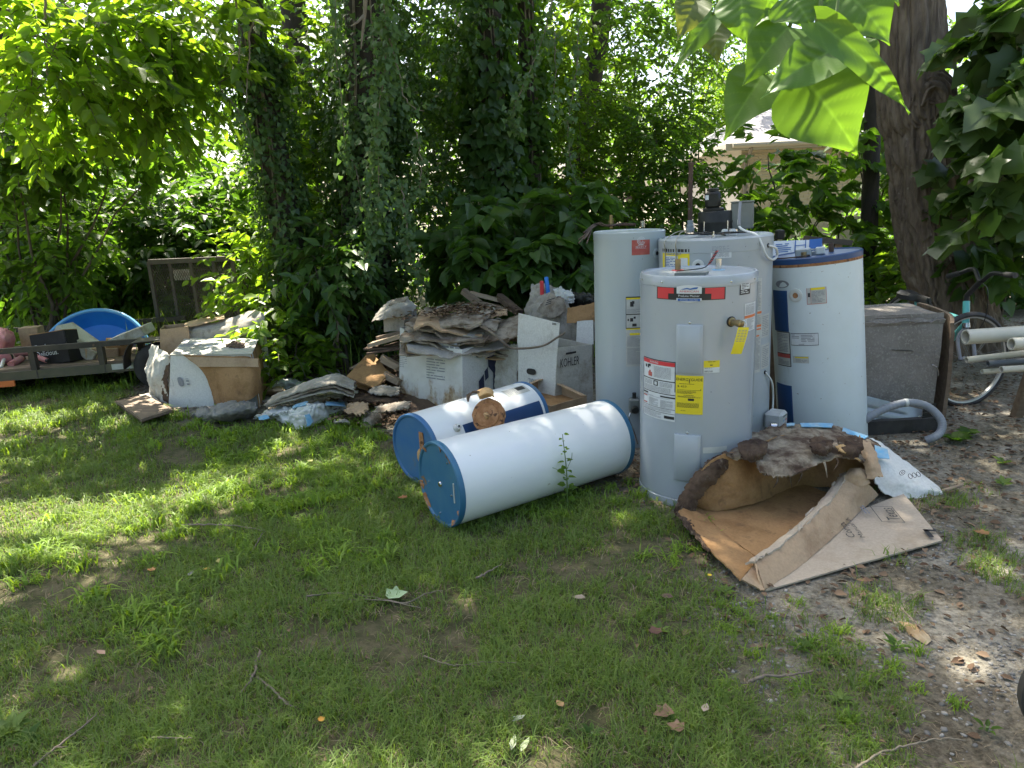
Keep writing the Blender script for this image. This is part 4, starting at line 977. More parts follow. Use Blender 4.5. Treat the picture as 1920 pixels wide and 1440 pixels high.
# banner
r = cy.rect(1232, 539, 1360, 563)
ban = cy.patch('banner_label', r, 'ink', 0.0012)
cy.bars('banner_red', r, [(0.018, 0.06, 0.20, 0.94), (0.20, 0.50, 0.285, 0.94), (0.715, 0.50, 0.80, 0.94), (0.80, 0.06, 0.982, 0.94)], 'red', ban, 0.0020)
rb = cy.rect(1269, 534.5, 1315.5, 567)
k = 14
Vb, Fb = [], []
for i in range(k + 1):
    u = i / k; t_ = rb[0] + (rb[2] - rb[0]) * u; bow = 0.10 * math.sin(u * math.pi)
    Vb += [cy.P(t_, rb[1] + (rb[3] - rb[1]) * (0.10 - bow), 0.0024), cy.P(t_, rb[1] + (rb[3] - rb[1]) * (0.90 + bow), 0.0024)]
badge = MB().add(Vb, [(2 * i, 2 * i + 2, 2 * i + 3, 2 * i + 1) for i in range(k)]).build('badge', 'paper', front, smooth='all')
cy.bars('badge_band', rb, [(0.0, 0.24, 1.0, 0.50)], 'ink', badge, 0.0030)
cy.bars('badge_strip', rb, [(0.05, 0.07, 0.95, 0.215)], 'blue_print', badge, 0.0031)
cy.text('AMERICAN', rb, (0.12, 0.585, 0.88, 0.69), 'red', badge, 0.0036)
cy.text('ProLine Master', rb, (0.08, 0.315, 0.92, 0.44), 'paper', badge, 0.0038)
cy.text('WATER HEATER', rb, (0.14, 0.11, 0.86, 0.175), 'paper', badge, 0.0038)
# eagle-like swoosh over the name
sw = [(0.16, .74), (.30, .80), (.42, .84), (.55, .80), (.70, .86), (.86, .88), (.82, .78), (.68, .76), (.55, .73), (.42, .77), (.30, .74)]
MB().add([cy.P(rb[0] + (rb[2] - rb[0]) * u, rb[1] + (rb[3] - rb[1]) * v, 0.0034) for u, v in sw], [tuple(range(len(sw)))]).build('emblem', 'blue_print', badge)
# access covers
for q, (x0, y0, x1, y1) in enumerate(((1269, 609, 1316.5, 700), (1265, 815, 1312, 901))):
    rr = cy.rect(x0, y0, x1, y1)
    pl = cy.plate('access_cover', rr, 'grey_enamel', 0.013)
    screw(cy, (rr[0] + rr[2]) / 2, rr[3] + 0.010, pl)
# energy label
r = cy.rect(1267, 704.5, 1318, 777)
en = cy.patch('energy_label', r, 'yellow')
cy.text('ENERGYGUIDE', r, (0.03, 0.865, 0.97, 0.935), 'ink', en)
cy.bars('arrow', r, [(0.488, 0.81, 0.516, 0.90)], 'ink', en, 0.0026)
cy.text('$ 423', r, (0.07, 0.69, 0.40, 0.745), 'ink', en)
cy.bars('scale_line', r, [(0.05, 0.625, 0.93, 0.632), (0.46, 0.355, 0.68, 0.415), (0.90, 0.63, 0.915, 0.66)], 'ink', en)
cy.print_(r, [(0.14, 0.775, 0.72, 0.80, 1), (0.05, 0.53, 0.80, 0.61, 3), (0.30, 0.485, 0.70, 0.51, 1), (0.08, 0.43, 0.97, 0.475, 2), (0.06, 0.17, 0.92, 0.30, 5), (0.2, 0.08, 0.4, 0.10, 1)], en, 'ink', 3)
# warning label
r = cy.rect(1208, 675, 1266, 786)
wl = cy.patch('warning_label', r, 'paper')
cy.bars('label_frame', r, [(0, 0.985, 1, 1), (0, 0.0, 0.012, 1), (0.985, 0.5, 1, 1), (0, 0.655, 1, 0.67), (0, 0.44, 1, 0.452), (0, 0.395, 0.22, 0.42), (0.62, 0.385, 1, 0.41), (0, 0.195, 1, 0.202), (0, 0.12, 1, 0.127), (0.73, 0.035, 0.985, 0.085)], 'ink', wl)
cy.bars('red_band', r, [(0.012, 0.915, 0.985, 0.982)], 'red', wl, 0.0022)
cy.text('WARNING', r, (0.28, 0.93, 0.56, 0.97), 'paper', wl, 0.0030)
cy.bars('pictogram', r, [(0.10, 0.835, 0.16, 0.885), (0.19, 0.83, 0.25, 0.89), (0.23, 0.86, 0.31, 0.90), (0.42, 0.56, 0.54, 0.575), (0.42, 0.63, 0.54, 0.645), (0.41, 0.565, 0.44, 0.64), (0.52, 0.565, 0.55, 0.64)], 'ink', wl)
cy.bars('pictogram_red', r, [(0.22, 0.70, 0.36, 0.77), (0.25, 0.77, 0.31, 0.80), (0.02, 0.34, 0.18, 0.36), (0.02, 0.22, 0.18, 0.24)], 'red_faded', wl)
cy.print_(r, [(0.42, 0.70, 0.93, 0.89, 10), (0.05, 0.56, 0.38, 0.64, 4), (0.6, 0.56, 0.95, 0.64, 4), (0.05, 0.46, 0.95, 0.55, 5), (0.05, 0.36, 0.95, 0.385, 2), (0.25, 0.21, 0.58, 0.34, 11), (0.62, 0.21, 0.97, 0.34, 11), (0.04, 0.13, 0.97, 0.185, 4), (0.04, 0.02, 0.70, 0.11, 5)], wl, 'ink_grey', 11)
# small yellow notice with white foot
r = cy.rect(1319.5, 676, 1349, 699)
yl = cy.patch('notice_label', r, 'yellow')
cy.bars('white_foot', r, [(0.0, 0.0, 1.0, 0.44)], 'paper', yl, 0.0018)
cy.bars('orange_band', r, [(0.02, 0.46, 0.98, 0.75)], 'orange', yl, 0.0018) if False else None
cy.print_(r, [(0.25, 0.86, 0.75, 0.95, 1), (0.38, 0.55, 0.9, 0.72, 1), (0.05, 0.36, 0.6, 0.43, 1), (0.05, 0.06, 0.6, 0.2, 2)], yl, 'ink', 21, 0.0024)
# upper right notice
r = cy.rect(1387, 528, 1406, 552)
nl = cy.patch('black_framed_label', r, 'ink')
cy.bars('white_field', r, [(0.08, 0.40, 0.92, 0.93)], 'paper', nl, 0.0018)
cy.print_(r, [(0.15, 0.45, 0.85, 0.88, 4)], nl, 'ink', 5, 0.0024)
cy.print_(r, [(0.08, 0.08, 0.92, 0.36, 2)], nl, 'paper', 6, 0.0019)
# right side label
r = cy.rect(1396, 568, 1414, 620)
sl = cy.patch('side_label', r, 'paper')
cy.bars('orange_band', r, [(0.0, 0.47, 1.0, 0.57)], 'orange', sl, 0.0018)
cy.print_(r, [(0.08, 0.60, 0.92, 0.96, 11), (0.2, 0.04, 0.92, 0.45, 12)], sl, 'ink_grey', 8)
# tape
r = cy.rect(1318, 838, 1362, 849)
cy.patch('tape_strip', r, 'plastic_white', 0.0016)
# seam strip on the right flank
MB().add([cy.P(1.36, 0.05, 0.0), cy.P(1.36, 0.05, 0.005), cy.P(1.39, 0.05, 0.005), cy.P(1.36, HH - .05, 0.0), cy.P(1.36, HH - .05, 0.005), cy.P(1.39, HH - .05, 0.005)], [(0, 1, 4, 3), (1, 2, 5, 4)]).build('seam', 'grey_enamel', front)
# relief valve stub with yellow tag
th, z = cy.hit(1371, 603)
d = Vector((math.sin(th), -math.cos(th), 0))
M = Matrix.Translation(cy.P(th, z, 0)) @ d.to_track_quat('Z', 'Y').to_matrix().to_4x4()
va = MB().lathe([(0.019, -0.004), (0.019, 0.008), (0.014, 0.010), (0.014, 0.050), (0.017, 0.052), (0.017, 0.072), (0.012, 0.076), (0, 0.076)], 18, M).build('relief_valve', 'brass', front, smooth=True)
MB().lathe([(0.024, -0.001), (0.024, 0.002), (0.019, 0.003)], 24, M).build('valve_hole', 'ink', va, smooth=True)
lv = np.array(M.to_translation()) + np.array(d) * 0.075
MB().tube(spline([lv + [0, 0, .012], lv + [.010, -.008, .016], lv + [.018, -.012, -.004], lv + [.014, -.012, -.040], lv + [.006, -.012, -.045]], 20), 0.0028, 6).build('lever', 'chrome', va, smooth='all')
tg = Vector(lv) + Vector((0.008, -0.012, -0.012))
A = np.array([[[tg.x + 0.026 * (a - .5) - 0.028 * b ** 1.1, tg.y - 0.004 - 0.012 * math.sin(b * 2.4) * (1 - a * .4), tg.z - 0.118 * b] for a in np.linspace(0, 1, 5)] for b in np.linspace(0, 1, 10)])
A[:, :, 0] += (np.linspace(-1, 1, 5) * 0.010)[None, :]
tagp = MB().sheet(A, 0.0012).build('tag', 'yellow', va, smooth=True)
rows = []
for b in np.linspace(0.12, 0.93, 15):
    i = b * 9; i0 = int(i); q = A[i0] * (1 - (i - i0)) + A[min(i0 + 1, 9)] * (i - i0)
    for a0, a1 in ((0.12, 0.34), (0.40, 0.66), (0.72, 0.9)):
        pa, pb = [np.array([np.interp(a, np.linspace(0, 1, 5), q[:, c]) for c in range(3)]) + [0, -0.0012, 0] for a in (a0, a1)]
        rows.append((pa, pb))
mbp = MB()
for pa, pb in rows: mbp.add([pa, pb, pb + [0, 0, .0028], pa + [0, 0, .0028]], [(0, 1, 2, 3)])
mbp.build('tag_print', 'ink_grey', va)
# top fittings and wires
def on_top(px, py, z, root):
    p = G(px, py, z); return root.matrix_basis.inverted() @ Vector(p)
p = on_top(1271, 504, HH, front); nipple(front, p.x, p.y, HH - 0.008, 'brass', 0.055, 0.014, 'red')
p = on_top(1347, 503, HH, front); nipple(front, p.x, p.y, HH - 0.008, 'chrome', 0.055, 0.014, 'cyan_print')
pl_ = on_top(1294, 512, HH, front)
hatch = MB().sheet(bil((pl_.x - .07, pl_.y - .035, HH + .004), (pl_.x + .07, pl_.y - .035, HH + .004), (pl_.x + .085, pl_.y + .045, HH + .004), (pl_.x - .055, pl_.y + .045, HH + .004), 2, 2), 0.012).build('wiring_hatch', 'grey_steel', front)
def coil(a, b, n, r, ph):
    a, b = np.array(a), np.array(b); t = np.linspace(0, 1, n)[:, None]
    ang = t * 26 + ph
    return a * (1 - t) + b * t + np.hstack([np.cos(ang) * r, np.sin(ang) * r, np.zeros_like(t)])
base_w = np.array([pl_.x + .03, pl_.y, HH + .012])
for mt, ph in (('red_wire', 0), ('black_wire', 3.14)):
    pts = np.vstack([spline([base_w + [-.09, -.02, 0], base_w + [-.02, .02, .002], base_w + [.03, -.005, .012], base_w + [.055, 0, .03]], 14), coil(base_w + [.057, 0, .032], base_w + [.088, .0, .088], 22, 0.0055, ph)])
    MB().tube(pts, 0.0022, 5).build('loose_wire', mt, front, smooth='all')

# --- 2 tall slim pale grey heater
lx_, ly_, LR, LH = 0.725, 4.25, 0.207, 1.265
slim = thing('water_heater', 'tall slim pale grey water heater with square red label and rusty wires on top', 'water heater', (lx_, ly_, 0), face_cam(lx_, ly_))
MB().lathe([(LR, -0.02), (LR, LH - 0.046), (LR + .0015, LH - 0.045)], 80).build('jacket', 'grey_pale', slim, smooth=True)
MB().lathe([(LR + .002, LH - 0.046), (LR + .002, LH - 0.006), (LR - .006, LH), (LR - .012, LH - .004), (0, LH - .003)], 80).build('lid', 'grey_pale', slim, smooth=True)
cy = Cyl(slim, LR)
r = cy.rect(1184.5, 440, 1218, 478)
rl = cy.patch('red_label', r, 'red_faded')
cc = []
for k in range(3):
    rad = 0.20 - 0.065 * k
    a = np.linspace(0.3, 6.0, 30)
    for a0, a1 in zip(a[:-1], a[1:]): cc.append((rad, a0, a1))
mb = MB()
for rad, a0, a1 in cc:
    def q_(rr, a): return cy.P(r[0] + (r[2] - r[0]) * (0.5 + rr * math.cos(a)), r[1] + (r[3] - r[1]) * (0.70 + rr * 0.9 * math.sin(a)), 0.0022)
    mb.add([q_(rad, a0), q_(rad, a1), q_(rad + .022, a1), q_(rad + .022, a0)], [(0, 1, 2, 3)])
mb.build('spiral_emblem', 'paper', rl)
cy.text('SELECT', r, (0.2, 0.36, 0.8, 0.44), 'paper', rl)
cy.print_(r, [(0.32, 0.46, 0.68, 0.52, 1), (0.2, 0.31, 0.8, 0.34, 1)], rl, 'paper', 3, 0.0022)
r = cy.rect(1173.5, 556, 1212, 687)
wl = cy.patch('warning_label', r, 'paper_aged')
cy.bars('label_frame', r, [(0, 0.985, 1, 1), (0, 0.55, 0.02, 1), (0, 0.745, 1, 0.758), (0, 0.55, 1, 0.562)], 'ink', wl)
cy.bars('yellow_band', r, [(0.02, 0.962, 1, 0.985), (0.18, 0.455, 0.9, 0.485), (0.02, 0.535, 1, 0.55)], 'yellow', wl)
cy.bars('pictogram', r, [(0.2, 0.86, 0.36, 0.93), (0.28, 0.90, 0.40, 0.94), (0.08, 0.66, 0.14, 0.69), (0.2, 0.65, 0.34, 0.70), (0.36, 0.69, 0.46, 0.72), (0.3, 0.58, 0.5, 0.62)], 'ink', wl)
cy.print_(r, [(0.06, 0.765, 0.95, 0.83, 4), (0.06, 0.29, 0.95, 0.44, 11), (0.06, 0.03, 0.95, 0.27, 16)], wl, 'ink_grey', 31)
port(cy, 1231, 475, 0.028, 'side_port', 'grey_pale', 'ink')
th, z = cy.hit(1188, 757)
pv = np.array(cy.P(th, z, 0.03)); Rz = Matrix.Rotation(th, 3, 'Z')
gv = MB().box(pv, (0.060, 0.060, 0.085), np.array(Rz), 0.008).build('gas_valve', 'grey_steel', slim)
dv = np.array([math.sin(th), -math.cos(th), 0])
M = Matrix.Translation((pv + dv * .028 + [0, 0, -.018]).tolist()) @ Vector(dv).to_track_quat('Z', 'Y').to_matrix().to_4x4()
MB().lathe([(0.024, 0), (0.024, 0.014), (0.018, 0.024), (0, 0.024)], 16, M).build('knob', 'black_plastic', gv, smooth=True)
MB().tube([pv + [0, 0, .04], pv + [0, 0, .075]], 0.012, 10).build('gas_elbow', 'black_plastic', gv, smooth=True)
MB().tube(spline([pv + [-.02, -.01, -.04], pv + [-.03, -.02, -.08], pv + [0, -.02, -.16], pv + [.02, .0, -.24]], 16), 0.005, 6).build('gas_line', 'chrome', gv, smooth='all')
p = on_top(1146, 427, LH, slim); nipple(slim, p.x, p.y, LH - .004, 'brass', 0.085, 0.011, None, hexr=0.018)
p = on_top(1205, 425, LH, slim); nipple(slim, p.x, p.y, LH - .004, 'chrome', 0.04, 0.016)
mb = MB(); R = np.random.default_rng(5)
for q in range(9):
    pts = []
    for (px, py) in ((1098 - 3 * (q % 4), 432 + 3 * (q % 5)), (1118, 424), (1140, 427), (1165, 425), (1188, 426)):
        w = slim.matrix_basis.inverted() @ Vector(G(px + R.uniform(-4, 4), py + R.uniform(-1.5, 1.5), LH))
        pts.append([w.x, w.y, LH + .007 + R.uniform(0, .014)])
    pts[0][2] -= 0.02 + R.uniform(0, .04)
    mb.tube(spline(pts, 26), 0.0035, 5)
o = mb.build('rusty_wire', 'rust_pipe', None, smooth='all'); o.matrix_basis = slim.matrix_basis.copy(); tag(o, 'bundle of rusty wire lying on the tall slim heater', 'wire')

# --- 3 big grey heater with blower on top
bx_, by_, BR, BH = 1.190, 4.02, 0.308, 1.228
big = thing('water_heater', 'wide grey water heater with black blower motor and rusty pipe on top', 'water heater', (bx_, by_, 0), 0, rot=(0, math.radians(-1.2), face_cam(bx_, by_)))
MB().lathe([(BR, -0.02), (BR, BH - 0.075), (BR + .002, BH - 0.074), (BR + .002, BH - .070), (BR, BH - .069), (BR, BH - .05)], 96).build('jacket', 'grey_enamel_dirty', big, smooth=True)
MB().lathe([(BR + .002, BH - 0.07), (BR + .002, BH - 0.010), (BR - .008, BH), (BR - .016, BH - .006), (0, BH - .004)], 96).build('lid', 'grey_enamel_dirty', big, smooth=True)
bpy.context.view_layer.update()
cy = Cyl(big, BR)
r = cy.rect(1243, 467, 1293, 508)
yl = cy.patch('yellow_label', r, 'yellow')
cy.bars('black_band', r, [(0.0, 0.86, 1.0, 1.0)], 'ink', yl)
cy.bars('white_field', r, [(0.15, 0.05, 0.66, 0.68), (0.74, 0.12, 0.95, 0.6)], 'paper', yl)
cy.print_(r, [(0.25, 0.72, 0.8, 0.84, 2), (0.19, 0.1, 0.62, 0.62, 7)], yl, 'blue_print', 9, 0.0026)
r = cy.rect(1333, 459, 1371.5, 484)
w2 = cy.patch('white_label', r, 'paper')
cy.print_(r, [(0.06, 0.55, 0.94, 0.92, 4), (0.06, 0.08, 0.94, 0.48, 5)], w2, 'ink_grey', 10)
port(cy, 1309, 498, 0.032, 'sensor_port')
kn = port(cy, 1439.5, 460, 0.012, 'knockout', 'black_plastic', True)
kn2 = port(cy, 1434, 698, 0.011, 'knockout', 'black_plastic', True)
r = cy.rect(1415.5, 522, 1426, 698)
st = cy.patch('tall_label', r, 'paper_aged')
cy.bars('orange_band', r, [(0.0, 0.63, 1, 0.655), (0, 0.49, 1, 0.515), (0, 0.46, 1, 0.475), (0, .39, .7, .405)], 'orange', st)
cy.print_(r, [(0.1, 0.67, 0.9, 0.97, 22), (0.1, 0.52, 0.9, 0.62, 8), (0.1, 0.03, 0.9, 0.38, 26)], st, 'ink_grey', 12)
for (y0, y1, sd_) in ((589, 632, 1), (645, 690, 2)):
    r = cy.rect(1427, y0, 1441, y1)
    st = cy.patch('rating_label', r, 'paper_aged')
    cy.print_(r, [(0.1, 0.06, 0.9, 0.94, 12)], st, 'ink_grey', 40 + sd_)
# blower
inv = big.matrix_basis.inverted()
def top_pt(px, py, dz=0.0): return inv @ Vector(G(px, py, BH)) + Vector((0, 0, dz))
bc = top_pt(1341, 437); bc.z = BH
BK = MB().lathe([(0.102, 0), (0.102, 0.004), (0.098, 0.055), (0.101, 0.060), (0.101, 0.068), (0.098, 0.072), (0.098, 0.118), (0.092, 0.126), (0, 0.126)], 56, Matrix.Translation(bc)).build('blower_housing', 'black_plastic', big, smooth=True)
MB().lathe([(0.060, 0.126), (0.060, 0.140), (0.050, 0.146), (0, 0.146)], 40, Matrix.Translation(bc + Vector((-.01, 0, 0)))).build('motor_flange', 'black_plastic', BK, smooth=True)
mo = MB().box((bc.x - 0.014, bc.y, BH + 0.19), (0.088, 0.088, 0.10), None, 0.016).lathe([(0.034, .24), (0.034, .252), (0.026, .256), (0, .256)], 24, Matrix.Translation(bc + Vector((-.014, 0, 0))))
mo = mo.build('motor', 'black_plastic', big, smooth=True)
MB().box((bc.x - 0.046, bc.y - .0455, BH + 0.205), (0.019, 0.002, 0.026)).build('white_sticker', 'paper', mo)
for a in (-0.65, 0.75): MB().tube([(bc.x + .101 * math.sin(a), bc.y - .101 * math.cos(a), BH), (bc.x + .101 * math.sin(a), bc.y - .101 * math.cos(a), BH + .072)], 0.004, 8).build('bolt', 'chrome', BK, smooth=True)
eb = MB().box((bc.x + 0.150, bc.y + .01, BH + 0.092), (0.125, 0.075, 0.150), None, 0.006).build('control_box', 'grey_steel', big)
MB().box((bc.x + 0.150, bc.y + .01, BH + 0.170), (0.131, 0.081, 0.008), None, 0.002).build('box_lid', 'grey_steel', eb)
MB().box((bc.x + 0.150, bc.y + .01, BH + 0.008), (0.05, 0.05, 0.018)).build('box_foot', 'grey_steel', eb)
for dx, sr in ((-0.01, .021), (0.032, .023)):
    pz = top_pt(1358, 441)
    MB().lathe([(0, 0.036), (sr * .6, 0.034), (sr, 0.018), (sr * 1.05, 0.0)], 18, Matrix.Translation((pz.x + dx + .012, pz.y, BH - .003))).build('pipe_cap', 'plastic_white', big, smooth=True)
pz = top_pt(1338, 445); MB().lathe([(0.010, 0), (0.010, .016), (0.004, .020), (0.004, .034), (0, .036)], 12, Matrix.Translation((pz.x, pz.y, BH - .003))).build('pressure_tap', 'chrome', big, smooth=True)
# cable from the box to the knockout
def C3(px, py, Yd): return np.array(inv @ Vector(W(px, py, Yd)))
ytop = big.location.y - 0.12
cab = [C3(1388, 380, ytop + .05), C3(1386, 402, ytop), C3(1386, 424, ytop - .02), C3(1398, 433, ytop - .06), C3(1418, 440, ytop - .12)]
th, z = cy.hit(1425, 458); cab += [np.array(cy.P(th, z, .012))]
for (px, py) in ((1430, 478), (1441, 487), (1450, 480), (1448, 466)):
    th, z = cy.hit(px, py); cab.append(np.array(cy.P(th, z, .02)))
th, z = cy.hit(1439.5, 460); cab.append(np.array(cy.P(th, z, .002)))
MB().tube(spline(cab, 70), 0.0065, 8).build('cable', 'white_cable', big, smooth='all')
MB().tube(spline(cab[:3], 12), 0.0078, 8).build('cable_sleeve', 'ink_grey', big, smooth='all')
cab = [np.array(cy.P(*cy.hit(1434, 698), .004))] + [np.array(cy.P(*cy.hit(px, py), .02)) for px, py in ((1440, 715), (1444, 740), (1447, 768))]
MB().tube(spline(cab, 24), 0.0055, 8).build('cable', 'white_cable', big, smooth='all')
th, z = cy.hit(1436, 784)
Rz = np.array(Matrix.Rotation(th, 3, 'Z')); pc = np.array(cy.P(th, z, 0.055))
cb = MB().box(pc, (0.105, 0.10, 0.10), Rz, 0.014).build('thermostat_box', 'plastic_white', big)
pf = Plane(pc + Rz @ np.array([-.045, -.0505, -.045]), Rz @ np.array([.09, 0, 0]), Rz @ np.array([0, 0, .09]), 0.001)
pf.quads([(0.12 + .11 * i, .78, .18 + .11 * i, .88) for i in range(7)] + dashes(.1, .1, .9, .3, 3, 4)).build('dial_marks', 'ink', cb)
pf.quads([(.15, .5, .3, .62), (.35, .55, .5, .6)]).build('blue_marks', 'cyan_print', cb)
pf.quads([(.55, .5, .8, .62), (.1, .36, .9, .38)]).build('red_marks', 'red_faded', cb)
MB().lathe([(0.022, 0), (0.022, 0.03), (0.015, .032), (0, .032)], 16, Matrix.Translation((pc + Rz @ np.array([-.075, 0, -.02])).tolist()) @ Matrix.Rotation(math.pi / 2, 4, 'Y')).build('union_nut', 'chrome', cb, smooth=True)
# slack drip wires over the front
for k, (a, b) in enumerate((((1290, 429), (1252, 470)), ((1292, 431), (1270, 482)))):
    q = [np.array(top_pt(a[0], a[1] + 6)) + [0, 0, .012], np.array(top_pt((a[0] + b[0]) / 2 - 4, 440)) + [0, 0, .012]]
    for yy in np.linspace(452, 500 + 6 * k, 4): q.append(np.array(cy.P(*cy.hit(b[0] - 3 + 2 * k, yy), .006)))
    MB().tube(spline(q, 40), 0.0030, 6).build('loose_cord', 'dirty_cable', big, smooth='all')
# vent pipe standing on the rear left of the lid
pp = top_pt(1294, 434)
M0 = Matrix.Translation((pp.x, pp.y, BH - .004))
vp = MB().tube(np.array([[pp.x, pp.y, BH + .06], [pp.x + .002, pp.y, BH + .24], [pp.x + .006, pp.y, BH + .42]]), [0.0145, .0135, .0140], 16).build('steel_pipe', 'rust_pipe', big, smooth=True)
MB().lathe([(0.016, .40), (0.0175, .402), (0.0175, .424), (0.013, .426), (0, .42)], 16, M0 @ Matrix.Translation((.006, 0, 0))).build('pipe_collar', 'rust_pipe', vp, smooth=True)
MB().lathe([(0.026, 0), (0.026, .028), (0.022, .030), (0.022, .046), (0.018, .050), (0.018, .075), (0.015, .077)], 8, M0).build('union_nut', 'galvanised', vp, smooth=False)
R = np.random.default_rng(15); mb = MB()
for q in range(4):
    pts = [np.array(top_pt(px + R.uniform(-5, 5), 442 + R.uniform(-2, 2))) + [0, 0, .008 + R.uniform(0, .012)] for px in (1282, 1300, 1318, 1336, 1360, 1400, 1440)[q // 2:5 + q // 2]]
    mb.tube(spline(pts, 40), 0.004, 5)
mb.build('wiring', 'black_wire', big, smooth='all')

# --- 4 white heater with blue lid, leaning
wx, wy, WR, WH = 1.885, 4.12, 0.252, 1.10
white = thing('water_heater', 'white water heater with blue lid and blue side panels, leaning slightly', 'water heater', (wx, wy, 0.0), 0, rot=(math.radians(0.5), math.radians(-5.6), face_cam(wx, wy)))
MB().lathe([(WR, -0.04), (WR, WH - 0.03)], 96).build('jacket', 'white_worn', white, smooth=True)
lid = MB().lathe([(WR + .003, WH - 0.034), (WR + .003, WH - 0.006), (WR - .003, WH), (WR - .012, WH - .008), (0, WH - .006)], 96).build('lid', 'blue_panel', white, smooth=True)
MB().lathe([(WR + .001, WH - .050), (WR + .0018, WH - .046), (WR + .0018, WH - .034)], 96).build('rust_line', 'rust', white, smooth=True)
bpy.context.view_layer.update()
cy = Cyl(white, WR)
for (x0, y0, x1, y1) in ((1456.5, 545, 1478, 621), (1463, 722, 1487, 797)):
    rr = cy.rect(x0, y0, x1, y1)
    rr = (rr[0] - 0.12, rr[1], rr[2], rr[3])
    cy.plate('access_cover', rr, 'blue_panel', 0.006)
th, z = cy.hit(1466, 533)
a = np.linspace(0, 2 * np.pi, 24, endpoint=False)
MB().add([cy.P(th + .20 * math.cos(q), z + .022 * math.sin(q), .0016) for q in a], [tuple(range(24))]).build('grey_badge', 'ink_grey', white)
port(cy, 1492, 554, 0.038, 'element_port', 'plastic_white', 'rust')
r = cy.rect(1512.5, 539, 1550, 570)
l1 = cy.patch('warning_label', r, 'paper_aged'); cy.bars('yellow_band', r, [(.2, .86, .92, 1)], 'yellow', l1); cy.print_(r, [(.25, .1, .95, .8, 9)], l1, 'ink_grey', 51)
cy.bars('pictogram', r, [(.06, .45, .17, .7)], 'ink', l1); cy.bars('red_frame', r, [(0, 0, .02, 1), (0, 0, 1, .03), (.98, 0, 1, 1), (.2, 0, .215, 1)], 'red_faded', l1)
r = cy.rect(1483, 625, 1535, 648)
l2 = cy.patch('rating_label', r, 'paper'); cy.bars('label_frame', r, [(0, 0, 1, .04), (0, .96, 1, 1), (0, 0, .012, 1), (.988, 0, 1, 1)], 'ink', l2)
cy.print_(r, [(.04, .55, .35, .92, 3), (.4, .3, .9, .9, 5), (.3, .06, .75, .16, 1)], l2, 'ink_grey', 52)
r = cy.rect(1457.5, 622, 1483, 686)
l3 = cy.patch('black_framed_label', r, 'paper_aged'); cy.bars('label_frame', r, [(0, 0, 1, .02), (0, .98, 1, 1), (.96, 0, 1, 1), (0, .36, 1, .38)], 'ink', l3)
cy.print_(r, [(.1, .42, .92, .95, 12), (.1, .05, .92, .2, 4)], l3, 'ink_grey', 53); cy.bars('red_band', r, [(0, .25, .96, .36)], 'red_faded', l3)
r = cy.rect(1487, 668, 1517, 681)
l4 = cy.patch('notice_label', r, 'paper_aged'); cy.bars('yellow_band', r, [(.15, .72, .97, .9)], 'yellow', l4); cy.print_(r, [(.18, .1, .95, .65, 4)], l4, 'ink_grey', 54)
inv = white.matrix_basis.inverted()
def wtop(px, py): return inv @ Vector(W(px, py, wy - 0.05))
for (x, y, h, rr, mt) in ((0.02, -0.03, .02, .035, 'galvanised'), (0.09, 0.05, .05, .014, 'rust_pipe'), (-.05, -.12, .03, .016, 'brass')):
    nipple(white, x, y, WH - .008, mt, h, rr)
MB().tube(spline([(-.2, -.12, WH), (-.14, -.17, WH + .002), (-.06, -.17, WH + .002), (-.02, -.12, WH + .002)], 20), 0.004, 6).build('loose_wire', 'rust_pipe', white, smooth='all')
MB().box((-.055, -.10, WH + .018), (.085, .05, .045), None, .006).build('junction_box', 'galvanised', white)
MB().box((.035, -.06, WH + .016), (.05, .03, .040), None, .004).build('thermostat', 'plastic_white', white)

# printed blue and white panel standing on edge behind, and bits of scrap on the lid
pA = thing('printed_panel', 'blue and white printed panel lying behind the leaning white heater', 'panel', W(1495, 470, 4.62))
bl, br_, tr, tl = W(1448, 482, 4.60), W(1545, 474, 4.60), W(1540, 449, 4.66), W(1450, 452, 4.66)
panel(pA, 'sheet', bl, br_, tr, tl, 'paper', 0.01, 0.001, n=(3, 5))
pf = Plane(bl, br_ - bl, tl - bl, 0.004)
pf.quads([(.42, .2, .44, .9), (.62, .2, .64, .9), (.42, .2, .64, .26), (.42, .55, .64, .6), (.7, .3, .95, .9)] + dashes(.05, .2, .38, .8, 5, 2)).build('print', 'blue_print', pA, world=True)
for k, (x0, x1) in enumerate(((1452, 1470), (1520, 1538))):
    a = (W(x0, 486, 4.63) + W(x1, 484, 4.63)) / 2; MB().box((a[0], a[1] + .05, a[2] / 2), (0.09, .09, a[2])).build('prop_block', 'wood_old', pA, world=True)
MB().box(W(1462, 440, 4.7), (.05, .05, .06), None, .006).build('black_cap', 'black_plastic', pA, world=True)
o = thing('scrap_shelf', 'dark scrap board resting behind the blue lid of the leaning heater', 'board', (2.2, 4.75, 0))
a, b = W(1512, 447, 4.75), W(1592, 455, 4.75)
MB().bar(a, b, .10, .035).build('board', 'trailer_steel', o, world=True)
MB().bar([a[0] + .08, 4.75, -.02], [a[0] + .08, 4.75, a[2]], .05).build('leg', 'wood_old', o, world=True)
MB().bar([b[0] - .08, 4.75, -.02], [b[0] - .08, 4.75, b[2]], .05).build('leg', 'wood_old', o, world=True)

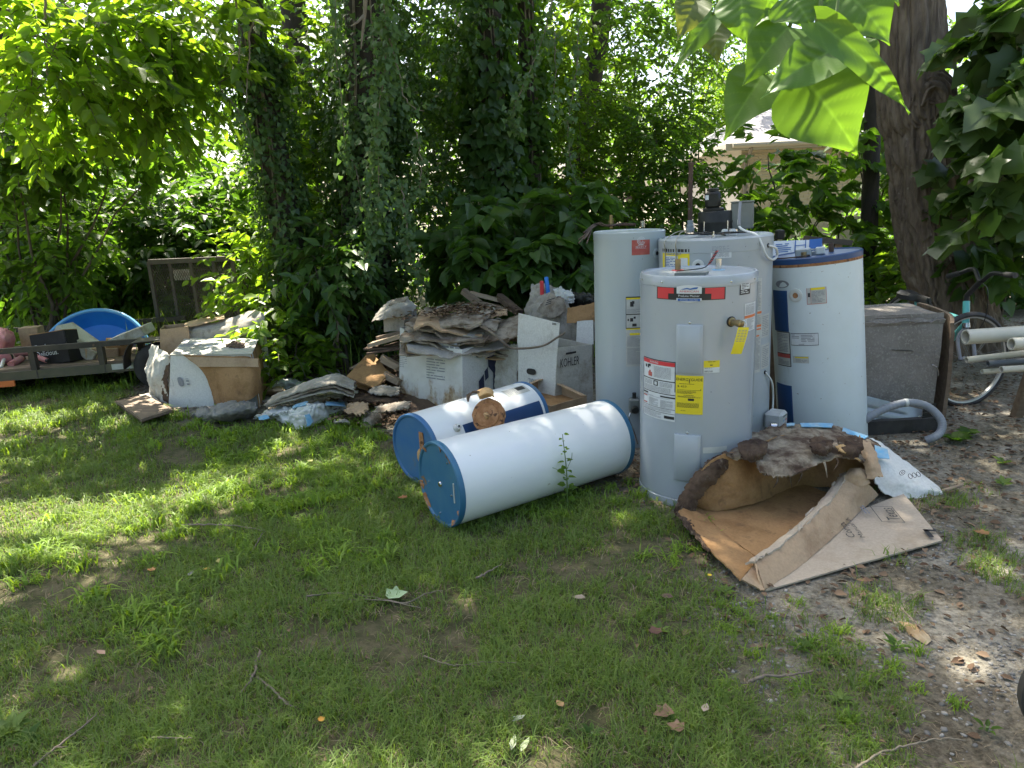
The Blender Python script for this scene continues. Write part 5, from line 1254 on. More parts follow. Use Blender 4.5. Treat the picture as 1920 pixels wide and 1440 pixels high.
# --- 5 and 6 the two heaters lying on the grass
def lying(label, a, b, R0, cap, jacket, th=0.02):
    """tank whose axis runs from a (near cap) to b; local z along the axis, local -Y towards the camera side"""
    a, b = np.array(a), np.array(b); Lh = np.linalg.norm(b - a); z = (b - a) / Lh
    yv = norm(np.array([0, 0, 1.0]) - z * z[2]); xv = np.cross(yv, z)
    M = Matrix(((xv[0], yv[0], z[0], a[0]), (xv[1], yv[1], z[1], a[1]), (xv[2], yv[2], z[2], a[2]), (0, 0, 0, 1)))
    t = thing('water_heater', label, 'water heater')
    t.matrix_basis = M
    MB().lathe([(R0, 0.012), (R0, Lh - .012)], 96).build('jacket', jacket, t, smooth=True)
    c1 = MB().lathe([(R0 - .002, 0.030), (R0 + .0035, 0.028), (R0 + .0035, 0.004), (R0 - .001, 0.0), (R0 - .010, 0.001), (R0 - .016, 0.008), (R0 * .5, 0.010), (0, 0.011)], 96).build('end_cap', cap, t, smooth=True)
    MB().lathe([(R0 - .002, Lh - .030), (R0 + .0035, Lh - .028), (R0 + .0035, Lh - .004), (R0 - .002, Lh), (R0 - .016, Lh - .006), (0, Lh - .008)], 96).build('end_cap', cap, t, smooth=True)
    return t, Lh, c1
R5 = 0.202
a5 = np.array([-0.362, 3.08, R5 - .004]); b5 = np.array([0.515, 3.66, R5 - .002])
ly1, L5, c1 = lying('plain white water heater lying on the grass with rust edged blue end', a5, b5, R5, 'blue_cap', 'white_enamel')
for (x, y, rr) in ((0, 0, .014), (-.09, .13, .005), (.11, -.02, .004), (-.11, -.02, .005), (.02, -.15, .005)):
    MB().lathe([(rr, .010), (rr * .8, .004), (0, .003)], 12, Matrix.Translation((x, y, 0))).build('rivet', 'chrome', c1, smooth=True)
MB().box((-.135, .0, .008), (.006, .095, .006)).build('slot', 'plastic_white', c1)
mb = MB(); R = np.random.default_rng(55)
for a0, wd in ((2.2, .10), (2.05, .05), (0.85, .06), (4.05, .14), (5.55, .22), (-.3, .12), (1.75, .04), (3.6, .05)):
    k = 7; an = np.linspace(a0 - wd, a0 + wd, k)
    V = [(math.cos(q) * (R0_ := R5 - .0155 - R.uniform(.004, .022) * math.sin((i + .3) / k * math.pi)), math.sin(q) * R0_, .0066) for i, q in enumerate(an)] + [(math.cos(q) * (R5 - .003), math.sin(q) * (R5 - .003), -.0012) for q in an]
    MB().add(V, [(i, i + 1, k + i + 1, k + i) for i in range(k - 1)]).build('flaked_rust', 'rust', c1)
R6 = 0.192
a6 = np.array([-0.545, 3.62, R6 - .004]); b6 = np.array([0.085, 4.22, R6 - .002])
ly2, L6, c2 = lying('white and blue water heater lying behind the plain one', a6, b6, R6, 'blue_cap_dull', 'white_enamel')
cy6 = Cyl(ly2, R6)
def c6(px, py):
    return cy6.hit(px, py)
ta, za = c6(868, 800); tb, zb = c6(1000, 745)
cy6.quads(MB(), [(ta - .05, za - .0, ta + .62, L6 - .05)], .0012).build('blue_band', 'blue_panel', ly2, smooth='all')
t0, z0_ = c6(955, 735)
r = (t0 - .15, L6 - .24, t0 + .22, L6 - .06)
q = cy6.patch('worn_label', r, 'paper_aged'); cy6.bars('dark_patch', r, [(.1, .55, .6, .92)], 'ink', q); cy6.print_(r, [(.1, .1, .9, .5, 6)], q, 'ink_grey', 61)
t1, z1_ = c6(856, 803)
dd = Vector((math.sin(t1), -math.cos(t1), 0)); M = Matrix.Translation(cy6.P(t1, z1_, -.004)) @ dd.to_track_quat('Z', 'Y').to_matrix().to_4x4()
o = MB().lathe([(.022, 0), (.022, .012), (.016, .02), (.016, .032), (.008, .034), (.008, .022)], 16, M).build('drain_valve', 'plastic_white', ly2, smooth=True)
o = MB().lathe([(.055, .009), (.030, .004), (.026, -.004), (0, -.004)], 24, Matrix.Translation((-.07, -.035, 0))).build('plug', 'foam', c2, smooth=True)
MB().box((-.07, .045, .006), (.035, .13, .004)).build('torn_patch', 'rust', c2)
# rusty foam disc lodged on the rear tank against the front one
p0 = W(914, 779, 3.62)
disc = thing('rusty_disc', 'rusty round end plate with foam backing wedged between the lying heaters', 'disc', p0)
zf = norm(np.array([-0.25, -0.90, 0.30])); xf = norm(np.cross([0, 0, 1.0], zf)); yf = np.cross(zf, xf)
M = Matrix(((xf[0], yf[0], zf[0], 0), (xf[1], yf[1], zf[1], 0), (xf[2], yf[2], zf[2], 0), (0, 0, 0, 1)))
def ragged(mb, prof, seg, M, amp, sd):
    n0 = mb.n; mb.lathe(prof, seg, M); return mb
dr = 0.088
mb = MB().lathe([(0, .014), (.028, .012), (.062, .010), (.066, .002), (dr - .006, .004), (dr, -.004), (dr, -.030), (dr * .9, -.040)], 40, M)
V = np.vstack(mb.v); an = np.arctan2(V @ yf, V @ xf); rim = np.linalg.norm(V - np.outer(V @ zf, zf), axis=1) / dr
V = V * (1 + (0.10 * (fbm(np.cos(an) * 3 + 3, np.sin(an) * 3 + 7, 3) - .5) * rim)[:, None] * 2); mb.v = [V]
mb.build('plate', 'rust', disc, smooth=True)
mb = MB().lathe([(dr * .80, -.020), (dr * .97, -.024), (dr * 1.02, -.034), (dr * .9, -.064), (dr * .4, -.082), (0, -.085)], 30, M)
V = np.vstack(mb.v); V = V + norm(V) * (fbm(V[:, 0] * 30, V[:, 2] * 30 + V[:, 1] * 20, 4) - .5)[:, None] * .02; mb.v = [V]
mb.build('foam_back', 'foam', disc, smooth='all')
mb = MB().lathe([(0, .03), (.014, .026), (.018, .014), (.012, .010)], 9, M); V = np.vstack(mb.v); V += (np.random.default_rng(3).random(V.shape) - .5) * .010; mb.v = [V]
mb.build('foam_lump', 'foam', disc, smooth='all')
up0 = -np.array([0, 0, 0]) + yf * (dr + .01)
MB().sheet(wob(surf([[up0 + xf * -.05 + [0, .02, -.02], up0 + [0, .02, -.01], up0 + xf * .02 + [0, .01, 0]], [up0 + xf * -.06 + [0, .02, .02], up0 + xf * -.01 + [0, .01, .04], up0 + xf * .02 + [0, 0, .02]], [up0 + xf * -.04 + [0, -.01, .0], up0 + [0, -.02, .02], up0 + xf * .03 + [0, -.01, 0]]], 10, 10), .01, 20, 2), .012).build('torn_foam', 'foam', disc, smooth=True)
MB().sheet(wob(surf([[up0 + xf * -.12 + [0, .02, .0], up0 + xf * -.08 + [0, .02, .012], up0 + xf * -.04 + [0, .02, .01]], [up0 + xf * -.11 + [0, 0, -.03], up0 + xf * -.08 + [0, -.01, .03], up0 + xf * -.03 + [0, -.01, .02]]], 8, 10), .008, 24, 5), .008).build('rubber_flap', 'wood_rot', disc, smooth=True)

# ------------------------------------------------------------------ rotten carton in front of the leaning heater
rc = thing('rotten_carton', 'large rotten carton with torn sagging roof and brown inside, lying open', 'carton', G(1480, 1010))
def gp(px, py, z=0.0): return G(px, py, z)
crumple(rc, 'floor_panel', [[gp(1302, 946, .012), gp(1360, 1000, .012), gp(1424, 1050, .014)], [gp(1400, 930, .012), gp(1450, 965, .012), gp(1500, 1005, .012)], [gp(1500, 905, .02), gp(1560, 925, .015), gp(1640, 935, .015)]], 'card_brown', .006, .006, 5, 1, (18, 18), 0)
crumple(rc, 'front_lip', [[gp(1272, 958, .075), gp(1300, 992, .055), gp(1345, 1042, .06), gp(1390, 1086, .045)], [gp(1288, 950, .045), gp(1330, 985, .035), gp(1375, 1022, .035), gp(1412, 1062, .03)], [gp(1304, 945, .014), gp(1352, 992, .014), gp(1398, 1030, .014), gp(1426, 1052, .015)]], 'card_brown', .007, .008, 9, 2, (14, 30), .012)
crumple(rc, 'inner_wall', [[gp(1298, 950, .012), W(1350, 958, 3.06), W(1412, 945, 3.10), W(1500, 915, 3.30), W(1640, 915, 3.30)], [W(1284, 935, 3.05), W(1335, 908, 3.06), W(1405, 900, 3.10), W(1500, 868, 3.34), W(1640, 880, 3.36)], [W(1290, 912, 3.06), W(1340, 860, 3.08), W(1402, 840, 3.12), W(1500, 812, 3.38), W(1630, 830, 3.42)]], 'card_brown', .007, .010, 7, 3, (24, 40), .01)
rim = np.array([W(1268, 962, 3.03), W(1276, 925, 3.05), W(1300, 890, 3.08), W(1330, 862, 3.10), W(1362, 842, 3.14)])
rimw = np.array([W(1292, 958, 3.05), W(1308, 928, 3.07), W(1334, 900, 3.09), W(1356, 876, 3.11), W(1372, 858, 3.14)])
crumple(rc, 'rotted_edge', [rim + [0, .0, -.01], rim * .55 + rimw * .45 + [0, -.035, .006], rimw * .8 + rimw[::1] * .2 + [0.004, -.03, 0]], 'card_wet', .007, .009, 18, 4, (12, 44), .022)
crumple(rc, 'rotted_edge', [[gp(1268, 958, .085), gp(1298, 996, .065), gp(1330, 1030, .06)], [gp(1278, 956, .06), gp(1306, 992, .05), gp(1340, 1028, .045)]], 'card_wet', .01, .012, 20, 6, (8, 30), .02)
bk = [W(1356, 852, 3.20), W(1400, 820, 3.34), W(1450, 803, 3.42), W(1502, 796, 3.46), W(1560, 800, 3.50), W(1612, 815, 3.48), W(1650, 836, 3.42)]
m1 = [W(1360, 850, 3.12), W(1405, 836, 3.20), W(1452, 832, 3.22), W(1505, 826, 3.26), W(1560, 828, 3.30), W(1605, 836, 3.30), W(1640, 850, 3.28)]
m2 = [W(1368, 852, 3.06), W(1408, 850, 3.08), W(1440, 868, 3.02), W(1490, 862, 3.02), W(1545, 848, 3.12), W(1590, 850, 3.15), W(1625, 860, 3.15)]
ft = [W(1372, 860, 3.06), W(1411, 862, 3.04), W(1430, 888, 2.98), W(1474, 895, 2.94), W(1516, 880, 2.98), W(1570, 862, 3.05), W(1618, 864, 3.08)]
crumple(rc, 'roof_panel', [bk, m1, m2, ft], 'card_rot', .008, .014, 10, 7, (34, 64), .035)
for k, (cx, cy_, w, h) in enumerate(((1412, 846, 26, 14), (1470, 872, 34, 14), (1540, 838, 20, 12), (1595, 838, 22, 14))):
    Yk = 3.04 - .02 * (k == 1)
    crumple(rc, 'torn_layer', [[W(cx - w, cy_ - h, Yk + .12), W(cx, cy_ - h - 4, Yk + .12), W(cx + w, cy_ - h, Yk + .12)], [W(cx - w, cy_, Yk), W(cx, cy_ + 2, Yk - .02), W(cx + w, cy_ - 1, Yk)], [W(cx - w + 5, cy_ + h, Yk - .02), W(cx + 3, cy_ + h + 5, Yk - .03), W(cx + w - 6, cy_ + h - 2, Yk - .01)]], ('card_wet', 'card_rot', 'card_wet', 'card_wet')[k], .006, .016, 14, 20 + k, (14, 20), .02)
for k, (cx, cy_, l) in enumerate(((1455, 905, 10), (1478, 900, 14), (1500, 895, 12), (1545, 880, 16), (1568, 872, 10))):
    MB().tube(spline([W(cx, cy_ - 14, 2.98), W(cx + 3, cy_ - 4, 2.97), W(cx + (6 if k % 2 else -5), cy_ + l, 2.96)], 8), [.006, .006, .005, .005, .004, .003, .002, .001], 5).build('shred', 'card_rot' if k % 2 else 'card_wet', rc, smooth='all', world=True)
# blue printed trim along the far edge of the roof
for a, b, c, d in (((1500, 797, 3.465), (1562, 799, 3.50), (1560, 806, 3.465), (1504, 804, 3.43)), ((1580, 806, 3.50), (1628, 822, 3.46), (1622, 828, 3.42), (1580, 815, 3.46)), ((1474, 799, 3.455), (1490, 797, 3.46), (1490, 802, 3.43), (1476, 804, 3.42))):
    q = [W(p[0], p[1] - 1, p[2] - .03) + [0, 0, .011] for p in (a, b, c, d)]
    panel(rc, 'blue_trim', q[3], q[2], q[1], q[0], 'cyan_print', .004, .005, 9, 17, .006, n=(5, 12))
# outer wall rising from the crease of the flat flap
cre = [gp(1433, 1107, .012), gp(1500, 1062, .012), gp(1580, 990, .012), gp(1648, 928, .012)]
mid = [W(1425, 1080, 2.41), W(1496, 1030, 2.59), W(1569, 963, 2.88), W(1624, 905, 3.08)]
top = [W(1417, 1053, 2.46), W(1490, 999, 2.66), W(1555, 938, 2.92), W(1594, 884, 3.12)]
crumple(rc, 'folded_wall', [cre, mid, top], 'card_tan', .008, .007, 7, 8, (14, 34), .006)
crumple(rc, 'wall_rim', [np.array(top) + [0, -.006, .004], np.array(top) + [-.018, .010, -.002], np.array(top) + [-.034, .02, -.016]], 'card_flap', .008, .006, 12, 9, (8, 34), .02)
crumple(rc, 'front_corner', [[gp(1388, 1088, .05), gp(1412, 1062, .045), W(1418, 1053, 2.46)], [gp(1412, 1100, .02), gp(1425, 1085, .03), W(1424, 1082, 2.40)], [gp(1426, 1107, .012), gp(1432, 1108, .012), gp(1434, 1107, .012)]], 'card_tan', .007, .004, 9, 10, (10, 10), .0)
crumple(rc, 'wall_tongue', [[W(1588, 905, 3.06), W(1606, 915, 3.04), W(1632, 905, 3.05)], [W(1584, 890, 3.08), W(1606, 888, 3.05), W(1625, 890, 3.08)], [W(1596, 878, 3.12), W(1610, 876, 3.10), W(1624, 880, 3.14)]], 'card_tan', .008, .008, 10, 11, (12, 14), .01)
crumple(rc, 'torn_strip', [[W(1627, 899, 3.05), W(1640, 896, 3.04), W(1655, 891, 3.06)], [W(1618, 860, 3.12), W(1630, 858, 3.10), W(1645, 856, 3.13)], [W(1610, 816, 3.28), W(1620, 826, 3.26), W(1632, 828, 3.28)]], 'card_tan', .007, .008, 10, 12, (18, 10), .014)
crumple(rc, 'orange_splinter', [[W(1568, 838, 3.04), W(1578, 834, 3.04), W(1590, 842, 3.05)], [W(1572, 845, 3.01), W(1590, 852, 3.0), W(1612, 866, 3.02)]], 'foam', .006, .006, 12, 13, (6, 12), .01)
# crushed white end with print
wt = [W(1612, 818, 3.46), W(1645, 826, 3.45), W(1672, 843, 3.43), W(1702, 868, 3.40), W(1736, 894, 3.34), W(1768, 919, 3.27)]
wm = [W(1630, 858, 3.26), W(1650, 868, 3.24), W(1674, 884, 3.22), W(1702, 899, 3.21), W(1736, 911, 3.20), W(1768, 923, 3.20)]
wb = [W(1642, 904, 3.16), W(1655, 920, 3.15), W(1676, 930, 3.15), W(1704, 934, 3.15), W(1736, 933, 3.17), W(1767, 927, 3.19)]
crumple(rc, 'crushed_end', [wb, wm, wt], 'card_white', .006, .008, 9, 14, (22, 34), .01)
panel(rc, 'blue_trim', W(1642, 858, 3.215), W(1668, 860, 3.205), W(1664, 842, 3.27), W(1640, 834, 3.31), 'cyan_print', .003, .003, n=(5, 6))
pw = Plane(W(1690, 893, 3.165), W(1702, 885, 3.165) - W(1690, 893, 3.165), W(1684, 884, 3.19) - W(1690, 893, 3.165), .004)
def ringq(cu, cv, a, b, w, n=18):
    V, F = [], []
    for i in range(n):
        t = 2 * math.pi * i / n
        V += [pw.pt(cu + math.cos(t) * a, cv + math.sin(t) * b), pw.pt(cu + math.cos(t) * (a - w), cv + math.sin(t) * (b - w))]
        j = (i + 1) % n; F.append((2 * i, 2 * j, 2 * j + 1, 2 * i + 1))
    return V, F
for cu, cv, a, b in ((.35, .35, .42, .42), (.35, .35, .18, .18), (.95, -.9, .26, .5), (1.45, -1.15, .26, .5), (1.95, -1.4, .26, .5)):
    MB().add(*ringq(cu, cv, a, b, .09)).build('printed_ring', 'ink', rc, world=True)
# flat printed flap
fa, fb, fc, fd = gp(1434, 1107, .010), gp(1767, 1012, .020), gp(1694, 926, .014), gp(1600, 960, .008)
fl = MB().sheet(wob(bil(fa, fb, fc, fd, 14, 22), .004, 3, 15, .004), .007).build('flap', 'card_flap', rc, smooth=True, world=True)
def flat_plane(p_from, p_to, e=.006):
    a = G(*p_from, .024); b = G(*p_to, .024); x = (b - a); y = np.array([-x[1], x[0], 0]); return Plane(a, x, y, e)
for body, p0, p1, h in (('Complete', (1610, 1010), (1578, 968), .20), ('Manual del p', (1626, 1010), (1584, 962), .11), ('Texas', (1690, 978), (1672, 955), .42)):
    pl = flat_plane(p0, p1)
    pl.text(body, (0, 0, 1, h)).build('lettering', 'ink', rc, world=True)
pl = flat_plane((1697, 982), (1672, 952))
pl.quads([(0, 0, 1, .02), (0, .55, 1, .57), (0, 0, .02, .57), (.98, 0, 1, .57)]).build('logo_frame', 'ink', rc, world=True)
pl = flat_plane((1634, 965), (1618, 948)); pl.quads(dashes(0, 0, 1, .3, 2, 3)).build('small_print', 'ink_grey', rc, world=True)
pl = flat_plane((1566, 1000), (1550, 976)); pl.quads(dashes(0, 0, 1, .9, 5, 4)).build('small_print', 'stain_brown', rc, world=True)
pl = flat_plane((1752, 1010), (1738, 994)); pl.quads([(0, 0, .9, .25), (.7, -.4, .95, .25)]).build('corner_mark', 'ink', rc, world=True)
MB().tube(spline([W(1766, 922, 3.22), W(1785, 916, 3.21), W(1806, 908, 3.20)], 8), [.012, .012, .011, .010, .010, .009, .008, .006], 6).build('wooden_splinter', 'wood_pale', rc, smooth='all', world=True)

# ------------------------------------------------------------------ white cartons of the heap behind
def carton(label, corners, tops, mats, th=.006, seed=1, name='carton', floor=True, inner='card_brown', wobble=.006, lips=True):
    """upright carton from four ground corners (going round) and the four top points"""
    c = np.mean(corners, 0)
    t = thing(name, label, 'carton', (c[0], c[1], min(q[2] for q in corners)))
    for k in range(4):
        j = (k + 1) % 4
        panel(t, 'wall_panel', corners[k], corners[j], tops[j], tops[k], mats[k], th, wobble, 3.5, seed + k, .004, (9, 12))
    if floor:
        panel(t, 'floor_panel', *[np.array(q) + [0, 0, .012] for q in corners], inner, th, .002, seed=seed + 8, n=(4, 4))
    return t
A0, A1, A2 = G(748, 750), G(868, 770), G(932, 752)
A3 = A0 + (A2 - A1) + [0.05, .12, 0]
ca = carton('big white carton with brown stain and black print, soggy sheets heaped on it', [A0, A1, A2, A3], [W(750, 614, A0[1]), W(866, 656, A1[1]), W(928, 639, A2[1]), W(800, 600, A3[1])], ['card_white_stained', 'card_white', 'card_white_dirty', 'card_white_dirty'], seed=3)
def wall_plane(b0, b1, t1, t0, e=.010):
    return Plane(b0, b1 - b0, ((t0 - b0) + (t1 - b1)) / 2, e)
p1 = wall_plane(A0, A1, W(866, 656, A1[1]), W(750, 614, A0[1]))
p1.quads(dashes(.46, .40, .76, .72, 8, 5, hgt=.3)).build('printed_lines', 'ink_grey', ca, world=True)
p1.quads(dashes(.03, .52, .16, .78, 9, 6, hgt=.25)).build('printed_lines', 'ink_grey', ca, world=True)
p1.quads(dashes(.70, .88, .97, .98, 2, 7, hgt=.6)).build('handling_marks', 'ink_grey', ca, world=True)
p2 = wall_plane(A1, A2, W(928, 639, A2[1]), W(866, 656, A1[1]))
for poly in ([(.72, .78), (.98, .90), (.98, .05), (.86, .05), (.88, .5), (.74, .62)], [(.45, .42), (.60, .52), (.62, .02), (.34, .02), (.36, .2), (.46, .25)], [(.62, .56), (.72, .62), (.74, .45), (.64, .40)]):
    MB().add([p2.pt(*q) for q in poly], [tuple(range(len(poly)))]).build('black_print', 'navy', ca, world=True)
a = np.linspace(0, 2 * np.pi, 16, endpoint=False)
MB().add([p2.pt(.52 + .13 * math.copysign(abs(math.cos(t)) ** .5, math.cos(t)), .84 + .03 * math.sin(t)) for t in a], [tuple(range(16))]).build('hand_hole', 'ink', ca, world=True)

# soggy cardboard sheets heaped on the carton, each a sheet of its own
R = np.random.default_rng(77)
c0 = (A0 + A1 + A2 + A3) / 4
SL = ['topmost curled', 'wavy upper', 'bent', 'tan', 'split', 'stained', 'warped', 'frayed', 'grey', 'brown edged', 'dark edged', 'thin', 'lowest']
for k in range(13):
    z = .66 - k * .0195
    ang = R.uniform(-.28, .28) + .45
    w, l = R.uniform(.30, .42) * (.72 + .028 * k), R.uniform(.20, .30)
    cx, cyy = c0[0] + R.uniform(-.05, .13) + .09, c0[1] + R.uniform(-.05, .08)
    ca_, sa_ = math.cos(-ang + .3), math.sin(-ang + .3)
    gr = []
    for v in np.linspace(-1, 1, 4):
        row = []
        for u in np.linspace(-1, 1, 6):
            x, y = u * w, v * l
            row.append([cx + ca_ * x - sa_ * y, cyy + sa_ * x + ca_ * y, z + .05 * math.sin(u * 2.1 + k * 1.3) * R.uniform(.3, 1) - .03 * u - .05 * v * v + R.normal() * .014])
        gr.append(row)
    o = MB().sheet(wob(surf(gr, 18, 40), .016, 9, 40 + k, .03), R.uniform(.008, .016)).build('cardboard_sheet', ['card_layers', 'card_layers', 'card_tan', 'card_layers', 'card_grey'][k % 5], None, smooth=True)
    tag(o, f'{SL[k]} soggy cardboard sheet in the layered stack on the stained white carton', 'cardboard', 'soggy sheets stacked on the white carton')

# tall white flap carton and the brand carton beside the slim heater
B0, B1, B2 = G(969, 716), G(1037, 742), G(1112, 735)
B0 = W(969, 716, 4.95); B0[2] = 0; B1 = W(1037, 740, 4.75); B1[2] = 0; B2 = np.array([B1[0] + .30, B1[1] + .18, 0]); B3 = B0 + (B2 - B1)
tB = [W(970, 640, B0[1]), W(1046, 652, B1[1]), W(1110, 646, B2[1]), W(1040, 632, B3[1])]
cb_ = carton('white carton with tall raised flap and black lettering beside the slim heater', [B0, B1, B2, B3], tB, ['card_white', 'card_white_dirty', 'card_white_dirty', 'card_white_dirty'], seed=13)
panel(cb_, 'tall_flap', tB[0] + [-.002, -.004, -.01], tB[1] + [-.002, -.004, -.01], W(1049, 606, B1[1] - .01), W(972, 587, B0[1] - .01), 'card_white', .006, .004, 4, 19, .004, (8, 10))
pB = wall_plane(B0, B1, tB[1], tB[0], .012)
MB().add([pB.pt(.38 + .13 * math.copysign(abs(math.cos(t)) ** .5, math.cos(t)), .60 + .045 * math.sin(t)) for t in a], [tuple(range(16))]).build('hand_hole', 'ink', cb_, world=True)
pB.text('20', (.30, .40, .46, .50)).build('lettering', 'ink_grey', cb_, world=True)
pT = wall_plane(tB[0], tB[1], W(1049, 606, B1[1] - .01), W(972, 587, B0[1] - .01), .016); pT.quads(dashes(.86, .84, .97, .92, 2, 3, hgt=.6)).build('handling_marks', 'ink', cb_, world=True)
pK = wall_plane(B1, B2, tB[2], tB[1], .012)
pK.text('KOHLER', (.12, .72, .58, .85)).build('lettering', 'ink', cb_, world=True)
pK.quads([(.25, .90, .50, .93)]).build('logo_bar', 'ink', cb_, world=True)
panel(cb_, 'inner_flap', tB[1] + [.01, .02, -.01], tB[2] + [-.02, .0, -.01], tB[2] + [-.06, .10, -.10], tB[1] + [.08, .12, -.09], 'card_brown', .005, .008, 5, 23, .01, (6, 8))
panel(cb_, 'back_flap', W(1080, 648, 5.06), W(1112, 645, 5.02), W(1112, 600, 5.06), W(1082, 602, 5.10), 'card_white', .005, .003, 4, 25, .004, (6, 6))
rope = [W(880, 600, 5.2), W(918, 621, 4.9), W(942, 640, 4.85), W(963, 653, 4.86), (W(1015, 649, 4.74)), W(1046, 632, 4.68), W(1060, 623, 4.68)]
o = MB().tube(spline(rope, 40), np.linspace(.011, .006, 40), 7).build('dead_vine', 'twig', None, smooth='all'); tag(o, 'grey dead vine draped across the carton with the tall flap', 'vine')

# crumpled grey carton with rubbish on top, behind
C_ = thing('crumpled_carton', 'crushed grey carton full of rubbish behind the tall white flap', 'carton', (W(1045, 600, 5.6)[0], 5.6, 0))
crumple(C_, 'crushed_side', [[W(985, 640, 5.5), W(1040, 660, 5.35), W(1112, 655, 5.3)], [W(984, 590, 5.5), W(1035, 592, 5.32), W(1080, 600, 5.3)], [W(992, 556, 5.55), W(1030, 566, 5.40), W(1062, 560, 5.38)], [W(1000, 533, 5.65), W(1022, 531, 5.6), W(1042, 540, 5.6)]], 'card_grey', .008, .03, 7, 51, (26, 26), .02)
crumple(C_, 'torn_flap', [[W(1005, 584, 5.33), W(1035, 596, 5.28), W(1062, 580, 5.28)], [W(1018, 566, 5.33), W(1040, 572, 5.29), W(1058, 562, 5.30)], [W(1032, 549, 5.36), W(1042, 556, 5.33), W(1052, 556, 5.33)]], 'card_layers', .006, .01, 8, 52, (14, 14), .01)
pf = Plane(W(1022, 574, 5.24), W(1046, 566, 5.25) - W(1022, 574, 5.24), W(1026, 562, 5.27) - W(1022, 574, 5.24), .002)
pf.quads(dashes(0, 0, 1, 1, 3, 9, hgt=.5)).build('print', 'ink', C_, world=True)
crumple(C_, 'brown_flap', [[W(1062, 606, 5.18), W(1085, 604, 5.16), W(1115, 602, 5.16)], [W(1064, 578, 5.22), W(1088, 572, 5.22), W(1115, 568, 5.22)]], 'card_brown', .006, .008, 7, 53, (8, 14), .01)
crumple(C_, 'back_side', [[W(1000, 640, 5.9), W(1050, 640, 5.9), W(1115, 640, 5.85)], [W(998, 560, 5.9), W(1050, 556, 5.9), W(1115, 556, 5.85)]], 'card_grey', .008, .03, 7, 54, (14, 20), .03)
o = crumple(None, 'rubbish_bag', [[W(1062, 578, 5.5), W(1090, 580, 5.45), W(1114, 580, 5.45)], [W(1060, 560, 5.48), W(1088, 560, 5.38), W(1114, 562, 5.40)], [W(1068, 547, 5.55), W(1090, 546, 5.5), W(1114, 548, 5.5)]], 'black_plastic', .01, .03, 12, 55, (22, 24), .02); tag(o, 'black rubbish bag sticking out of the crushed grey carton', 'bag')
o = crumple(None, 'white_rag', [[W(1040, 560, 5.40), W(1058, 566, 5.36), W(1078, 566, 5.36)], [W(1038, 545, 5.46), W(1056, 548, 5.40), W(1076, 552, 5.40)], [W(1042, 538, 5.55), W(1054, 537, 5.5), W(1070, 544, 5.5)]], 'plastic_white', .006, .03, 14, 56, (18, 20), .02); tag(o, 'crumpled white plastic on top of the crushed grey carton', 'plastic')
o = MB().tube(spline([W(1028, 552, 5.5), W(1026, 535, 5.5), W(1024, 520, 5.52)], 8), .017, 10).build('plastic_bottle', 'pool_blue', None, smooth=True); tag(o, 'blue plastic stick poking from the crushed grey carton', 'plastic')
o = MB().box(W(1016, 540, 5.5), (.03, .03, .11), None, .006).build('red_canister', 'red', None); tag(o, 'small red canister beside the blue plastic stick', 'canister')

# open brown tray behind the rear lying heater
T0, T1, T2 = G(962, 800), G(1030, 812), G(1092, 775)
T0 = np.array([0.02, 4.52, 0]); T1 = np.array([0.33, 4.10, 0]); T2 = np.array([0.52, 4.34, 0]); T3 = T0 + T2 - T1 + [0, .02, 0]
T0 = W(957, 760, 4.62); T0[2] = 0; T1 = np.array([.24, 4.30, 0]); T2 = np.array([.50, 4.60, 0]); T3 = T0 + (T2 - T1)
up_ = lambda p, h: np.array(p) + [0, 0, h]
tray = thing('cardboard_tray', 'shallow brown cardboard tray between the lying heater and the slim heater', 'tray', (T0 + T2) / 2)
for k, (p, q, h0, h1) in enumerate(((T0, T1, .22, .20), (T1, T2, .20, .17), (T2, T3, .17, .24), (T3, T0, .24, .22))):
    panel(tray, 'wall_panel', p, q, up_(q, h1), up_(p, h0), 'card_tan', .006, .004, 5, 61 + k, .004, (5, 9))
panel(tray, 'floor_panel', up_(T0, .15), up_(T1, .13), up_(T2, .12), up_(T3, .15), 'card_brown', .006, .004, n=(5, 7))
for p, q, h0, h1 in ((T3, T0, .245, .225), (T2, T3, .175, .245)):
    o_ = norm(np.cross(np.array(q) - np.array(p), [0, 0, 1.0])) * -.05
    panel(tray, 'rim_flap', up_(p, h0) - o_ * .0, up_(q, h1), up_(q, h1 + .012) + o_, up_(p, h0 + .012) + o_, 'card_tan', .006, .003, n=(3, 9))

# old wrapped carton, scrap timber, slabs
ob = thing('old_carton', 'weathered grey carton with folded peak standing on the scrap timber', 'carton', W(740, 625, 5.75))
crumple(ob, 'folded_top', [[W(699, 602, 5.62), W(722, 598, 5.55), W(758, 592, 5.55), W(779, 580, 5.62)], [W(708, 584, 5.66), W(730, 578, 5.56), W(758, 572, 5.56), W(778, 570, 5.66)], [W(724, 566, 5.75), W(738, 562, 5.70), W(756, 556, 5.70), W(768, 560, 5.75)], [W(740, 566, 5.9), W(748, 562, 5.9), W(756, 560, 5.9), W(764, 562, 5.9)]], 'card_grey', .007, .016, 9, 71, (20, 26), .015)
panel(ob, 'body_panel', W(720, 622, 5.64), W(756, 620, 5.60), W(760, 588, 5.60), W(718, 596, 5.64), 'card_grey', .007, .01, 6, 72, .01)
panel(ob, 'body_panel', W(756, 620, 5.60), W(784, 612, 5.85), W(782, 580, 5.85), W(760, 588, 5.60), 'card_grey', .007, .01, 6, 73, .01)
panel(ob, 'top_fold', W(728, 572, 5.60), W(760, 566, 5.60), W(764, 556, 5.68), W(735, 562, 5.68), 'card_layers', .006, .008, 9, 74, .01)
